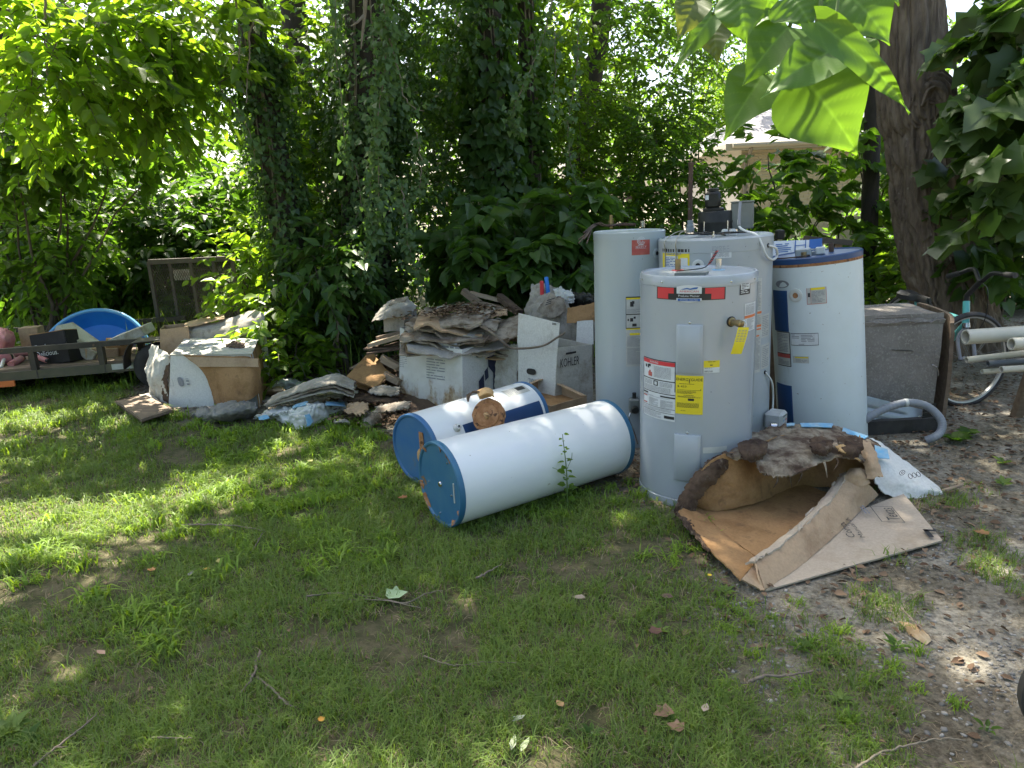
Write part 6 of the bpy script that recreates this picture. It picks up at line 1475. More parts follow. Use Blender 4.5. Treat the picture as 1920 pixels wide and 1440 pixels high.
WPN = [((706, 631, 5.6), (754, 620, 5.55), .07, .03, 'wood_old', 'upper scrap plank poking out under the old grey carton'), ((694, 643, 5.5), (752, 626, 5.45), .09, .03, 'wood_pale', 'pale scrap plank jutting far out from under the old grey carton'),
       ((684, 652, 5.5), (750, 648, 5.5), .10, .012, 'wood_rot', 'thin dark red brown strip of wood under the pale plank'), ((690, 660, 5.45), (752, 651, 5.45), .08, .012, 'wood_rot', 'splintered dark strip of wood low in the timber heap'), ((700, 655, 5.55), (755, 640, 5.55), .12, .014, 'wood_rot', 'rotten veneer strip lying across the timber heap'),
       ((718, 666, 5.40), (752, 684, 5.40), .075, .05, 'wood_pale', 'short pale block end above the lower block beside the stained carton'), ((724, 698, 5.32), (752, 712, 5.32), .07, .045, 'wood_pale', 'short pale block end low beside the stained carton'), ((660, 690, 5.55), (705, 664, 5.7), .06, .015, 'wood_old', 'thin grey lath leaning behind the fibreboard slab')]
for k, (p, q, w, t_, mt, lab) in enumerate(WPN):
    plank('scrap_plank', W(*p), W(*q), w, t_, mt, lab, 'plank', 'scrap timber beside the white cartons', seed=k)
FR = [((869, 541, 5.9), (920, 580, 5.75), .06, .04, 'wood_old', 'grey plank of the broken pallet, longest and sloping down'), ((884, 546, 5.9), (942, 561, 5.9), .05, .03, 'wood_pale', 'pale batten joining the two sloping pallet planks'), ((936, 551, 5.9), (974, 582, 5.7), .07, .04, 'wood_rot', 'dark thick plank of the broken pallet next to the crushed carton'), ((906, 566, 5.85), (953, 577, 5.85), .05, .03, 'wood_pale', 'lower pale batten of the broken pallet'), ((900, 576, 5.8), (950, 583, 5.8), .05, .025, 'wood_old', 'lowest worn batten of the broken pallet')]
for k, (p, q, w, t_, mt, lab) in enumerate(FR):
    plank('pallet_plank', W(*p), W(*q), w, t_, mt, lab, 'plank', 'broken pallet pieces on top of the heap', seed=20 + k)
o = panel(None, 'fibreboard_slab', W(648, 706, 5.35), W(704, 726, 5.15), W(732, 700, 5.35), W(694, 656, 5.7), 'card_brown', .014, .015, 5, 81, .015, (12, 14)); tag(o, 'brown fibreboard slab leaning on the heap beside the stained carton', 'board')
o = panel(None, 'fibreboard_slab', W(640, 718, 5.5), W(690, 730, 5.3), W(700, 700, 5.5), W(668, 690, 5.7), 'card_brown', .012, .02, 6, 82, .02, (12, 14)); tag(o, 'broken lower fibreboard piece under the leaning brown slab', 'board')
for k, (y0, dz, mt, lab) in enumerate(((0, 0, 'card_grey', 'lowest of the soggy carton layers draped above the torn plastic sack'), (-7, .03, 'card_layers', 'middle soggy carton layer draped above the torn plastic sack'), (-14, .05, 'card_grey', 'topmost soggy carton layer draped above the torn plastic sack'))):
    o = crumple(None, 'carton_layer', [[W(497, 762 + y0 * .4, 4.92), W(560, 745 + y0 * .7, 4.86), W(620, 733 + y0, 4.86), W(664, 745 + y0, 4.90)], [W(505, 752 + y0 * .4, 5.05), W(566, 730 + y0 * .8, 5.02), W(622, 718 + y0, 5.02), W(664, 730 + y0, 5.05)], [W(520, 744 + y0 * .4, 5.25), W(580, 722 + y0 * .5, 5.25), W(630, 710 + y0 * .6, 5.25), W(668, 722 + y0 * .5, 5.25)]], mt, .010, .012, 8, 90 + k, (16, 34), .02)
    tag(o, lab, 'cardboard', 'soggy carton layers by the plastic sack')
sk = thing('plastic_sack', 'torn white plastic sack with blue print lying at the edge of the grass', 'sack', G(560, 792))
crumple(sk, 'sack_sheet', [[gp(474, 786, .01), gp(520, 790, .012), gp(566, 804, .012), gp(600, 792, .01), gp(655, 770, .012)], [gp(484, 780, .05), gp(530, 776, .08), gp(572, 776, .10), gp(606, 770, .09), gp(652, 760, .05)], [gp(500, 774, .04), gp(548, 766, .11), gp(582, 760, .14), gp(612, 758, .12), gp(650, 752, .06)], [gp(512, 768, .02), gp(556, 760, .05), gp(588, 756, .07), gp(620, 752, .06), gp(646, 748, .02)]], 'plastic_white', .005, .035, 9, 101, (30, 44), .02)
for k, q in enumerate((((548, 766, .13), (572, 758, .16), (578, 752, .155), (552, 758, .13)), ((576, 800, .05), (588, 790, .06), (580, 776, .115), (572, 778, .115)), ((610, 760, .135), (648, 762, .085), (646, 754, .085), (612, 753, .135)), ((486, 788, .045), (506, 784, .075), (502, 778, .075), (484, 782, .06)))):
    panel(sk, 'blue_print', *[gp(*p) for p in q], 'cyan_print', .004, .012, 14, 110 + k, .006, (8, 10))
o = crumple(None, 'maroon_rag', [[gp(606, 775, .01), gp(625, 778, .012), gp(650, 768, .01)], [gp(608, 768, .05), gp(628, 768, .06), gp(650, 762, .04)]], 'navy', .006, .015, 12, 111, (10, 14), .01); o.data.materials[0] = paint('maroon', (0.10, 0.015, 0.03), .8); tag(o, 'dark maroon rag tucked under the plastic sack', 'rag')
o = crumple(None, 'old_cloth', [[gp(356, 782, .0), gp(390, 792, .005), gp(430, 790, .005), gp(482, 778, .005)], [gp(362, 776, .05), gp(395, 776, .09), gp(435, 770, .12), gp(480, 764, .09)], [gp(368, 768, .04), gp(400, 764, .08), gp(440, 756, .10), gp(478, 754, .07)], [gp(375, 762, .0), gp(405, 758, .0), gp(440, 752, .0), gp(476, 750, .0)]], 'cloth_grey', .008, .035, 9, 120, (26, 40), .02); tag(o, 'weathered grey cloth bundle on the grass before the brown carton', 'cloth')
for k, (px, py, w, h, mt, lab) in enumerate(((532, 716, 26, 13, 'plastic_white', 'scrap of white plastic between the brown carton and soggy layers'), (626, 700, 12, 9, 'plastic_white', 'white plastic lump at the foot of the thin vine stem'), (515, 732, 18, 8, 'card_tan', 'tan torn card scrap beside the white plastic scrap'), (696, 782, 19, 18, 'card_layers', 'peeling card roll beside the blue end of the rear heater'), (735, 762, 30, 11, 'card_layers', 'layered strip of card behind the rear heater end'), (712, 800, 26, 10, 'leaf_ivy', None), (640, 792, 14, 6, 'card_grey', 'flat grey scrap beside the plastic sack'), (570, 722, 16, 8, 'card_white', 'folded white card scrap near the ivy foot'))):
    if lab is None: continue
    o = crumple(None, 'card_scrap', [[gp(px - w, py + h, .004), gp(px, py + h, .006), gp(px + w, py + h * .7, .004)], [gp(px - w * .9, py, .04), gp(px, py - 2, .07), gp(px + w, py, .04)], [gp(px - w * .8, py - h, .01), gp(px, py - h, .03), gp(px + w * .8, py - h, .01)]], mt, .007, .025, 12, 130 + k, (14, 18), .02)
    tag(o, lab, 'scrap')

# more of the heap: dirty panels and torn sheets that tie it together
HP = [('dirty white carton panel squeezed between the two white cartons', [[(928, 756, 5.12), (970, 748, 5.05)], [(930, 700, 5.14), (970, 696, 5.06)], [(928, 648, 5.18), (968, 646, 5.10)]], 'card_white_dirty'),
      ('long brown torn sheet sliding off the stack by the tall flap', [[(900, 640, 5.0), (940, 636, 4.98), (974, 630, 4.98)], [(905, 622, 5.1), (940, 616, 5.1), (972, 606, 5.1)], [(920, 604, 5.3), (945, 598, 5.3), (972, 590, 5.3)]], 'card_layers'),
      ('tan curled strip on the crest of the soggy stack', [[(872, 600, 5.25), (910, 596, 5.2), (950, 588, 5.2)], [(876, 592, 5.3), (912, 586, 5.3), (950, 580, 5.3)]], 'card_tan'),
      ('grey torn sheet behind the crest of the soggy stack', [[(800, 588, 5.6), (860, 580, 5.6), (930, 584, 5.6)], [(808, 578, 5.8), (865, 570, 5.8), (930, 574, 5.8)]], 'card_grey'),
      ('rotten dark board lying at the foot of the brown slab', [[(640, 750, 4.95), (690, 752, 4.9), (745, 756, 4.9)], [(652, 738, 5.1), (700, 738, 5.1), (746, 742, 5.1)]], 'card_wet'),
      ('pale torn sheet on the litter below the block ends', [[(690, 735, 5.05), (720, 740, 5.0), (748, 738, 5.0)], [(700, 724, 5.15), (724, 722, 5.15), (748, 726, 5.15)]], 'card_grey'),
      ('peeling bark like strips behind the blue heater end', [[(700, 772, 4.62), (735, 770, 4.6), (768, 764, 4.6)], [(706, 762, 4.7), (738, 756, 4.7), (768, 752, 4.7)]], 'card_layers'),
      ('crumpled tan sheet between the slabs and the plastic sack', [[(648, 770, 4.75), (672, 776, 4.7), (690, 768, 4.7)], [(652, 756, 4.85), (672, 752, 4.85), (690, 756, 4.85)]], 'card_tan'),
      ('flattened grey carton half under the soggy layers', [[(590, 742, 5.2), (630, 744, 5.15), (668, 752, 5.1)], [(600, 726, 5.4), (636, 724, 5.35), (672, 734, 5.3)]], 'card_white_dirty')]
for k, (lab, g_, mt) in enumerate(HP):
    o = crumple(None, 'torn_sheet', [[W(*q) for q in row] for row in g_], mt, .008, .012, 9, 190 + k, (14, 24), .03); tag(o, lab, 'cardboard')
mx, my = np.meshgrid(np.linspace(-1.45, .35, 50), np.linspace(4.75, 6.5, 44)); mz = .34 * np.exp(-((mx + .62) / .62) ** 2 - ((my - 5.85) / .55) ** 2) + (fbm(mx * 7, my * 7, 3) - .5) * .10 - .05
o = MB().grid(np.stack([mx, my, mz], -1)).build('rubbish_mound', 'wood_rot', None, smooth='all'); tag(o, 'mound of dark rotten rubbish and leaf mould under the cartons', 'mound')

# ------------------------------------------------------------------ cartons beside the trailer
lc = thing('fallen_carton', 'white and brown carton lying on its side before the trailer wheel', 'carton', G(380, 765))
Fl, Fr = W(316, 760, 5.42), W(484, 748, 5.30); Fl[2] = Fr[2] = 0.0
dep = np.array([-.12, .55, 0])
TL, TR = W(320, 666, 5.42), W(472, 664, 5.30); TR[2] = TL[2] = (TL[2] + TR[2]) / 2
Mb = W(400, 752, 5.36); Mt = W(352, 667, 5.40)
panel(lc, 'front_panel', Fl, Fr + [0, .02, 0], TR + [0, .02, 0], TL, 'card_white', .006, .004, 3, 141, .004, (9, 10))
crumple(lc, 'brown_flap', [[W(402, 758, 5.34), W(435, 760, 5.22), W(470, 748, 5.22), W(488, 735, 5.34)], [W(394, 728, 5.35), W(432, 722, 5.24), W(470, 715, 5.24), W(489, 710, 5.36)], [W(378, 695, 5.37), W(425, 694, 5.29), W(468, 690, 5.28), W(488, 688, 5.37)], [W(344, 666, 5.385), W(405, 667, 5.345), W(458, 668, 5.31), W(486, 672, 5.36)]], 'card_brown', .006, .005, 6, 142, (22, 26), .008)
panel(lc, 'fold_band', W(372, 688, 5.33), W(484, 688, 5.25), W(484, 672, 5.27), W(350, 669, 5.36), 'card_tan', .005, .003, 5, 143, .006, (5, 14))
panel(lc, 'top_panel', TL + [0, 0, .004], TR + [.0, 0, .004], TR + dep * .85 + [0, 0, .035], TL + dep + [0, 0, .04], 'card_white_dirty', .006, .010, 5, 144, .008, (10, 16))
panel(lc, 'back_panel', Fl + dep, Fr + dep, TR + dep, TL + dep, 'card_brown', .006, .006, 4, 145, n=(6, 8))
panel(lc, 'right_panel', Fr, Fr + dep, TR + dep, TR, 'card_brown', .006, .010, 4, 146, .01, n=(8, 8))
crumple(lc, 'torn_end_flap', [[W(314, 760, 5.45), W(295, 752, 5.55), W(283, 740, 5.75)], [W(318, 712, 5.44), W(288, 715, 5.50), W(274, 700, 5.75)], [W(320, 672, 5.44), W(300, 676, 5.50), W(276, 684, 5.80)], [W(318, 664, 5.44), W(304, 656, 5.6), W(288, 646, 5.95)]], 'card_white_dirty', .006, .02, 8, 147, (20, 18), .025)
crumple(lc, 'dark_liner', [[W(318, 755, 5.43), W(308, 750, 5.47)], [W(316, 715, 5.42), W(302, 718, 5.46)], [W(320, 680, 5.43), W(312, 686, 5.45)]], 'card_wet', .006, .012, 14, 148, (14, 6), .02)
pl = Plane(TL + [0, 0, .03], TR - TL, dep * .9, .004); pl.quads(dashes(.05, .3, .6, .75, 5, 6, hgt=.25)).build('printed_lines', 'blue_print', lc, world=True)
pl = wall_plane(Fl, W(404, 756, 5.36) * [1, 1, 0], W(346, 667, 5.405), TL, .010)
MB().add([pl.pt(.42 + .055 * math.cos(t), .50 + .09 * math.copysign(abs(math.sin(t)) ** .5, math.sin(t))) for t in a], [tuple(range(16))]).build('hand_hole', 'ink_grey', lc, world=True)
pl.quads([(.16, .42, .165, .56), (.16, .42, .26, .425), (.255, .42, .26, .56), (.54, .44, .60, .47), (.54, .50, .60, .53), (.54, .55, .60, .56)]).build('handling_marks', 'ink_grey', lc, world=True)
o = crumple(None, 'carton_debris', [[W(425, 650, 5.55), W(440, 652, 5.5), W(458, 652, 5.5)], [W(424, 645, 5.6), W(440, 640, 5.6), W(460, 646, 5.6)]], 'wood_rot', .008, .02, 16, 149, (10, 14), .02); tag(o, 'brown rotten leaves and debris lying on the fallen carton top', 'debris')
cc_ = thing('collapsed_carton', 'collapsed grey carton leaning behind the fallen white and brown one', 'carton', (W(430, 700, 6.0)[0], 6.0, 0))
crumple(cc_, 'sagging_side', [[W(358, 646, 5.95), W(405, 648, 5.9), W(455, 630, 5.9), W(499, 608, 5.95)], [W(346, 626, 5.98), W(400, 620, 5.95), W(452, 606, 5.95), W(494, 590, 6.0)], [W(350, 610, 6.05), W(400, 604, 6.05), W(450, 590, 6.05), W(480, 578, 6.1)]], 'card_grey', .008, .014, 7, 151, (18, 32), .015)
crumple(cc_, 'brown_lid', [[W(344, 614, 6.0), W(380, 606, 6.0), W(420, 596, 6.0)], [W(348, 604, 6.2), W(382, 596, 6.2), W(420, 588, 6.2)]], 'card_tan', .007, .008, 7, 152, (8, 16), .01)
panel(cc_, 'lower_side', W(420, 712, 5.85), W(505, 704, 5.85), W(497, 610, 5.97), W(404, 648, 5.92), 'card_white_dirty', .008, .012, 5, 153, .01)
panel(cc_, 'end_panel', W(360, 690, 6.0), W(420, 700, 5.9), W(404, 648, 5.92), W(346, 616, 6.0), 'card_tan', .008, .012, 5, 154, .01)
panel(cc_, 'far_side', W(500, 704, 5.9), W(500, 690, 6.5), W(490, 590, 6.5), W(497, 608, 5.95), 'card_grey', .008, .012, 5, 155, .01)
bc_ = [np.array([W(286, 640, 6.0)[0], 6.02, 0]), np.array([W(355, 640, 5.9)[0], 5.92, 0])]; bc_ += [bc_[1] + [.05, .4, 0], bc_[0] + [.05, .4, 0]]
carton('plain tan carton half hidden behind the fallen one', bc_, [W(300, 618, 6.02), W(352, 612, 5.92), W(348, 606, 6.32), W(306, 610, 6.42)], ['card_tan'] * 4, seed=33)
fb_ = thing('board_stack', 'stack of flat grey boards on the grass before the fallen carton', 'boards', G(272, 765))
for k, mt in enumerate(('wood_old', 'wood_rot', 'wood_old')):
    z = .03 + .024 * k; d_ = .02 * k
    panel(fb_, 'board', gp(212 + 3 * k, 752, z), gp(266, 789 - 2 * k, z), gp(334 - 6 * k, 768, z), gp(275, 738 + k, z), mt, .02, .006, 6, 160 + k, .012, (8, 12))
plank('slat', W(272, 738, 5.62), W(304, 770, 5.15), .09, .012, 'card_grey', 'loose grey slat lying across the flat board stack', 'slat', seed=44)

# ------------------------------------------------------------------ trailer and its load
tr_ = thing('utility_trailer', 'rusty black utility trailer with open rail sides and dirty wheel', 'trailer', (-4.6, 6.5, 0))
def rail_pt(px, py, Y): return W(px, py, Y)
NL, NR = W(-260, 712, 5.75), W(290, 634, 6.25)
NLb, NRb = W(-260, 738, 5.75), W(290, 672, 6.25)
off = np.array([0.25, 1.30, 0])
rt = W(0, 657, 6.0); dirv = norm((W(285, 636, 6.25) - rt) * [1, 1, 0])
zt, zb = 0.405, 0.185
P0 = np.array([rt[0], rt[1], 0]) - dirv * 1.2
Lr = 1.2 + np.linalg.norm((W(286, 636, 6.25) - rt)[:2])
def tp(s, z, o=0.0): return P0 + dirv * s + np.array([0, 0, z]) + norm(np.array([-dirv[1], dirv[0], 0])) * o
wd = 1.35
MB().bar(tp(0, zt), tp(Lr, zt), .05, .045).build('top_rail', 'trailer_steel', tr_, world=True)
MB().bar(tp(0, zb), tp(Lr + .4, zb), .05, .075).build('frame_rail', 'trailer_grime', tr_, world=True)
MB().bar(tp(0, zt, wd), tp(Lr, zt, wd), .05, .045).build('top_rail', 'trailer_steel', tr_, world=True)
MB().bar(tp(0, zb, wd), tp(Lr + .4, zb, wd), .05, .075).build('frame_rail', 'trailer_grime', tr_, world=True)
for s_ in (0.03, 1.44, 1.98, Lr - .1):
    for o_ in (0, wd): MB().bar(tp(s_, zb - .03, o_), tp(s_, zt, o_), .05, .045).build('post', 'trailer_steel', tr_, world=True)
MB().bar(tp(0, zt), tp(0, zt, wd), .05, .045).build('front_rail', 'trailer_steel', tr_, world=True)
for k in range(7): MB().bar(tp(.02, zb + .045, .1 + k * .19), tp(Lr + .38, zb + .045, .1 + k * .19), .18, .025).build('deck_plank', 'wood_old', tr_, world=True)
for s_ in (.3, 1.2, 2.1): MB().bar(tp(s_, zb - .03, 0), tp(s_, zb - .03, wd), .06, .05).build('cross_member', 'trailer_grime', tr_, world=True)
MB().bar(tp(1.13, zb - .06, -.03), tp(1.27, zb - .06, -.03), .02, .05).build('side_marker', 'orange', tr_, world=True)
MB().bar(tp(2.05, zb + .01, -.028), tp(2.45, zb + .01, -.028), .004, .05).build('reflector_strip', 'plastic_white', tr_, world=True)
wc = tp(Lr + .06, 0.195, -.13)
M = Matrix.Translation(wc.tolist()) @ Matrix.Rotation(math.atan2(dirv[1], dirv[0]), 4, 'Z') @ Matrix.Rotation(math.pi / 2, 4, 'X')
wh = MB().lathe([(.11, -.06), (.17, -.07), (.20, -.055), (.205, -.03), (.205, .03), (.20, .055), (.17, .07), (.11, .06)], 40, M).build('wheel', 'rubber', tr_, smooth=True, world=True)
MB().lathe([(.115, -.05), (.10, -.03), (.05, -.02), (0, -.02)], 28, M).build('rim', 'grey_steel', wh, smooth=True, world=True)
fp = [(-.26, .20), (-.25, .30), (-.20, .40), (-.13, .425), (.13, .425), (.20, .40), (.26, .25)]
fs_ = spline([(x_, z_, 0) for x_, z_ in fp], 24)
A = np.array([[np.array([wc[0], wc[1], 0]) + dirv * q_[0] + np.array([0, 0, q_[1]]) + norm(np.array([-dirv[1], dirv[0], 0])) * o_ for o_ in (-.11, 0, .11)] for q_ in fs_])
MB().sheet(A, .006).build('fender', 'trailer_steel', tr_, smooth=True, world=True)
MB().bar(tp(0, zb, wd / 2), tp(-1.0, zb, wd / 2), .07, .07).build('drawbar', 'trailer_steel', tr_, world=True)
# mesh gate, upright
gt = thing('mesh_gate', 'upright rusty steel ramp gate with expanded mesh behind the trailer', 'gate', (W(355, 600, 7.6)[0], 7.6, 0))
gx0, gx1, gz1 = W(279, 490, 7.6)[0], W(436, 490, 7.6)[0], W(355, 488, 7.6)[2]
for (p, q, w) in (((gx0, 7.6, gz1), (gx1, 7.6, gz1), .05), ((gx0, 7.6, .05), (gx1, 7.6, .05), .04), ((gx0, 7.6, 0), (gx0, 7.6, gz1), .035), ((gx1, 7.6, 0), (gx1, 7.6, gz1), .035), ((gx0 + .21, 7.612, .05), (gx0 + .21, 7.612, gz1), .028), ((gx0 + .43, 7.612, .05), (gx0 + .43, 7.612, gz1), .03), ((gx0 + .67, 7.612, .05), (gx0 + .67, 7.612, gz1), .03)):
    MB().bar(p, q, w).build('frame_bar', 'gate_steel', gt, world=True)
mb = MB(); sp = .026; Wg = gx1 - gx0
for s_ in (-1, 1):
    for k in range(int((Wg + gz1) / sp) + 2):
        # strands of expanded metal as thin bars at 60 degrees
        x = -gz1 / 2 + k * sp if s_ > 0 else k * sp
        pts = []
        for zz in np.linspace(.05, gz1 - .02, 2):
            pts.append((x + (zz if s_ > 0 else -zz) * .5, zz))
        (xa, za), (xb, zb_) = pts
        # clip to the frame
        def clip(xa, za, xb, zb_):
            for lim, sg in ((0, 1), (Wg, -1)):
                if (xa - lim) * sg < 0 and (xb - lim) * sg < 0: return None
                if (xa - lim) * sg < 0: za = za + (zb_ - za) * (lim - xa) / (xb - xa); xa = lim
                if (xb - lim) * sg < 0: zb_ = za + (zb_ - za) * (lim - xa) / (xb - xa); xb = lim
            return xa, za, xb, zb_
        c_ = clip(xa, za, xb, zb_)
        if c_ and abs(c_[3] - c_[1]) > .01:
            mb.bar((gx0 + c_[0], 7.6 + .003 * s_, c_[1]), (gx0 + c_[2], 7.6 + .003 * s_, c_[3]), .0042, .003)
o = mb.build('expanded_mesh', 'gate_steel', gt, world=True); o['kind'] = 'stuff'
MB().box((gx0 + .31, 7.63, gz1 - .15), (.17, .005, .11)).build('plate', 'card_white_dirty', gt, world=True)
# pool
pc_ = W(178, 672, 6.75)
pool = thing('paddling_pool', 'blue plastic paddling pool tilted up on the trailer deck', 'pool', pc_, 0, rot=(math.radians(62), math.radians(4), math.radians(8)))
PR = .50
MB().lathe([(0, -.14), (PR * .78, -.14), (PR * .86, -.10), (PR * .95, -.005), (PR * .955, 0)], 56).build('basin', 'pool_blue', pool, smooth=True)
MB().lathe([(PR * .955, .0), (PR * .97, .016), (PR * 1.0, .016), (PR * 1.03, .0), (PR * 1.03, -.016)], 56).build('rim', 'pool_rim', pool, smooth=True)
zd = zb + .06
def load_carton(label, px, py, Y, size, rot, mats, name='carton', lettering=None, cat='carton'):
    p = W(px, py, Y)
    t = thing(name, label, cat, p, 0, rot=rot)
    w, d, h = size
    for nm, c_, s_ in (('front_panel', (0, -d / 2, 0), (w, .006, h)), ('back_panel', (0, d / 2, 0), (w, .006, h)), ('side_panel', (-w / 2, 0, 0), (.006, d - .01, h)), ('side_panel', (w / 2, 0, 0), (.006, d - .01, h)), ('top_panel', (0, 0, h / 2 + .004), (w + .004, d + .004, .006)), ('bottom_panel', (0, 0, -h / 2 - .003), (w, d, .006))):
        MB().box(c_, s_, None, .002).build(nm, mats[0] if nm != 'top_panel' else mats[-1], t)
    for body, box_ in lettering or ():
        pl = Plane((-w / 2, -d / 2 - .003, -h / 2), (w, 0, 0), (0, 0, h), .0015)
        pl.text(body, box_).build('lettering', 'paper', t)
    return t
load_carton('black carton with white lettering standing on the trailer', 106, 652, 6.28, (.34, .16, .275), (math.radians(-8), math.radians(-7), math.radians(-6)), ['black_box', 'card_brown'], lettering=[('Fresh.', (.10, .50, .50, .66)), ('Delicious.', (.10, .28, .72, .44))])
load_carton('pale grey carton leaning steeply beside the black one', 153, 642, 6.42, (.42, .20, .10), (0, math.radians(38), math.radians(-8)), ['card_white_dirty'])
load_carton('small tan carton lying in the middle of the trailer', 195, 660, 6.45, (.26, .22, .12), (math.radians(8), math.radians(6), math.radians(20)), ['card_tan'])
load_carton('grey flattened carton sloping against the blue pool', 248, 628, 6.5, (.34, .20, .07), (math.radians(6), math.radians(-18), math.radians(-5)), ['card_white_dirty'])
load_carton('tan carton standing behind the black one', 62, 634, 6.55, (.16, .14, .20), (0, 0, .2), ['card_tan'])
load_carton('torn tan carton beside the trailer fender', 222, 655, 6.5, (.20, .18, .14), (math.radians(12), math.radians(10), .5), ['card_brown'])
o = crumple(None, 'pink_bag', [[W(-20, 652, 6.35), W(5, 656, 6.25), W(28, 650, 6.35)], [W(-20, 632, 6.30), W(5, 632, 6.20), W(28, 634, 6.32)], [W(-18, 618, 6.4), W(4, 615, 6.36), W(22, 622, 6.4)], [W(-16, 622, 6.6), W(4, 620, 6.6), W(20, 626, 6.6)]], 'pink', .02, .02, 9, 171, (22, 22), .01); tag(o, 'pink bag slumped at the hitch end of the trailer', 'bag')
PK = [((-10, 676, 6.2), (18, 672, 6.3), .045, 'fat pink foam roll close to the pink bag'), ((20, 684, 6.15), (40, 672, 6.3), .03, 'pink foam tube with black end lying crosswise'), ((60, 666, 6.2), (88, 676, 6.12), .022, 'pink stick leaning against the black carton'), ((30, 662, 6.4), (60, 658, 6.4), .04, 'pale pink foam roll behind the crosswise tube'), ((2, 690, 6.1), (8, 672, 6.25), .016, 'thin white rod standing among the pink foam')]
for k, (p, q, r_, lab) in enumerate(PK):
    t = thing('foam_roll', lab, 'foam roll', W(*p), group='pink foam pieces on the trailer')
    MB().tube([W(*p), W(*q)], r_, 14).build('roll', 'pink' if k < 4 else 'plastic_white', t, smooth=True, world=True)
    d_ = norm(W(*q) - W(*p)); e_ = W(*q) if k != 0 else W(*q)
    MB().tube([e_ - d_ * .005, e_ + d_ * .02], r_ * .85, 14).build('end_plug', 'black_plastic', t, smooth=True, world=True)

# ------------------------------------------------------------------ right side: chipboard cabinet, grey panel, hose, pipes, bicycle
cbx = thing('chipboard_cabinet', 'weathered grey chipboard cabinet with rounded top and split side board', 'cabinet', (2.35, 4.5, 0))
yF = 4.32
X0, X1 = W(1560, 650, yF)[0], W(1766, 650, yF)[0]
zT = W(1700, 598, yF)[2]; zB = W(1755, 775, yF)[2]
prof = [(yF, zB - .02), (yF + .002, zB + .2), (yF + .004, zT - .06), (yF + .008, zT - .018), (yF + .022, zT + .006), (yF + .05, zT + .014), (yF + .42, zT + .03)]
A = np.array([[[x - .012 * (zT - z) / .6, y, z] for x in np.linspace(X0, X1, 16)] for y, z in prof])
A = wob(surf(A, 40, 40), .006, 6, 181, .006)
MB().sheet(A, .016).build('front_panel', 'chipboard', cbx, smooth=True, world=True)
sb_ = [[np.array([X1 + dx - .012 * (zT - z) / .6 + .03 * math.sin((zT - z) * 3), yy, z]) for yy, dx in ((yF - .012, .030), (yF + .06, .045), (yF + .42, .06))] for z in (-.02, .2, .4, zT - .12, zT + .0)]
sb_ = np.array(sb_); sb_[-1, :, 2] += [-.04, .015, .03]
MB().sheet(wob(surf(sb_, 26, 12), .006, 5, 182, .012), -.022).build('side_board', 'wood_old', cbx, smooth=True, world=True)
panel(cbx, 'back_panel', (X0, yF + .44, 0), (X1 + .03, yF + .44, 0), (X1 + .05, yF + .44, zT), (X0, yF + .44, zT), 'chipboard', .015, .004, n=(6, 8))
panel(cbx, 'side_board', (X0 + .0, yF + .02, 0), (X0 + .0, yF + .42, 0), (X0, yF + .42, zT), (X0, yF + .02, zT - .04), 'chipboard', .015, .004, n=(6, 6))
panel(cbx, 'base_board', (X0, yF + .02, .02), (X1, yF + .02, .02), (X1, yF + .42, .02), (X0, yF + .42, .02), 'chipboard', .02, .002, n=(3, 3))
MB().tube(spline([W(1748, 684, yF - .01), W(1756, 688, yF - .012), W(1760, 698, yF - .012), W(1759, 706, yF - .01)], 10), .003, 5).build('loose_wire', 'chrome', cbx, smooth='all', world=True)
MB().bar(W(1672, 656, yF - .004), W(1712, 658, yF - .004), .004, .004).build('crack', 'ink', cbx, world=True)
gp_ = thing('metal_panel', 'pressed grey metal panel standing against the chipboard cabinet', 'panel', (2.2, 4.15, 0))
yP = 4.10
q0, q1, q2, q3 = W(1600, 808, yP), W(1727, 818, yP), W(1729, 768, yP + .06), W(1600, 736, yP + .06)
A = bil(q0, q1, q2, q3, 30, 40)
nP = norm(np.cross(q1 - q0, q3 - q0))
for (v, u0, u1) in ((.42, .1, .85), (.68, .1, .8)):
    s_ = np.linspace(0, 1, 30)[:, None]; t_ = np.linspace(0, 1, 40)[None, :]
    A += nP * (.010 * np.exp(-((s_ - v) / .05) ** 2) * (smooth((t_ - u0) / .05) * smooth((u1 - t_) / .05)))[..., None] * -1
MB().sheet(A, .006).build('sheet', 'galvanised', gp_, smooth=True, world=True)
for k in range(6):
    zz = .025 + k * .024; MB().bar(q1 + [.004, .01, -q1[2] + zz], q1 + [.10, .05, -q1[2] + zz], .006, .020).build('fin', 'black_plastic', gp_, world=True)
MB().bar([q0[0], yP + .03, .03], [q1[0] + .1, yP + .04, .03], .09, .09).build('base', 'rubber', gp_, world=True)
screw_p = W(1724, 782, yP + .02)
MB().lathe([(.007, 0), (.005, .004), (0, .004)], 8, Matrix.Translation(screw_p.tolist()) @ Matrix.Rotation(math.pi / 2, 4, 'X')).build('screw', 'chrome', gp_, world=True)
def c8(x, y): return 1380 + x / 3.348, 400 + y / 3.348
hp = [W(*c8(830, 1285), 3.98), W(*c8(900, 1243), 3.98), W(*c8(980, 1210), 3.98), W(*c8(1080, 1188), 3.98), W(*c8(1180, 1203), 3.97), W(*c8(1250, 1250), 3.95), W(*c8(1292, 1310), 3.92), W(*c8(1285, 1370), 3.90), W(*c8(1245, 1405), 3.88), W(*c8(1195, 1425), 3.90)]
hp = [W(*c8(780, 1320), 4.0)] + hp
hs = thing('grey_hose', 'thick grey conduit hose arched in front of the metal panel', 'hose', hp[-1])
sp_ = spline(hp, 160)
MB().tube(sp_, .0225 + .0012 * (np.arange(160) % 4 == 0), 12).build('tube', 'grey_hose', hs, smooth='all', world=True)
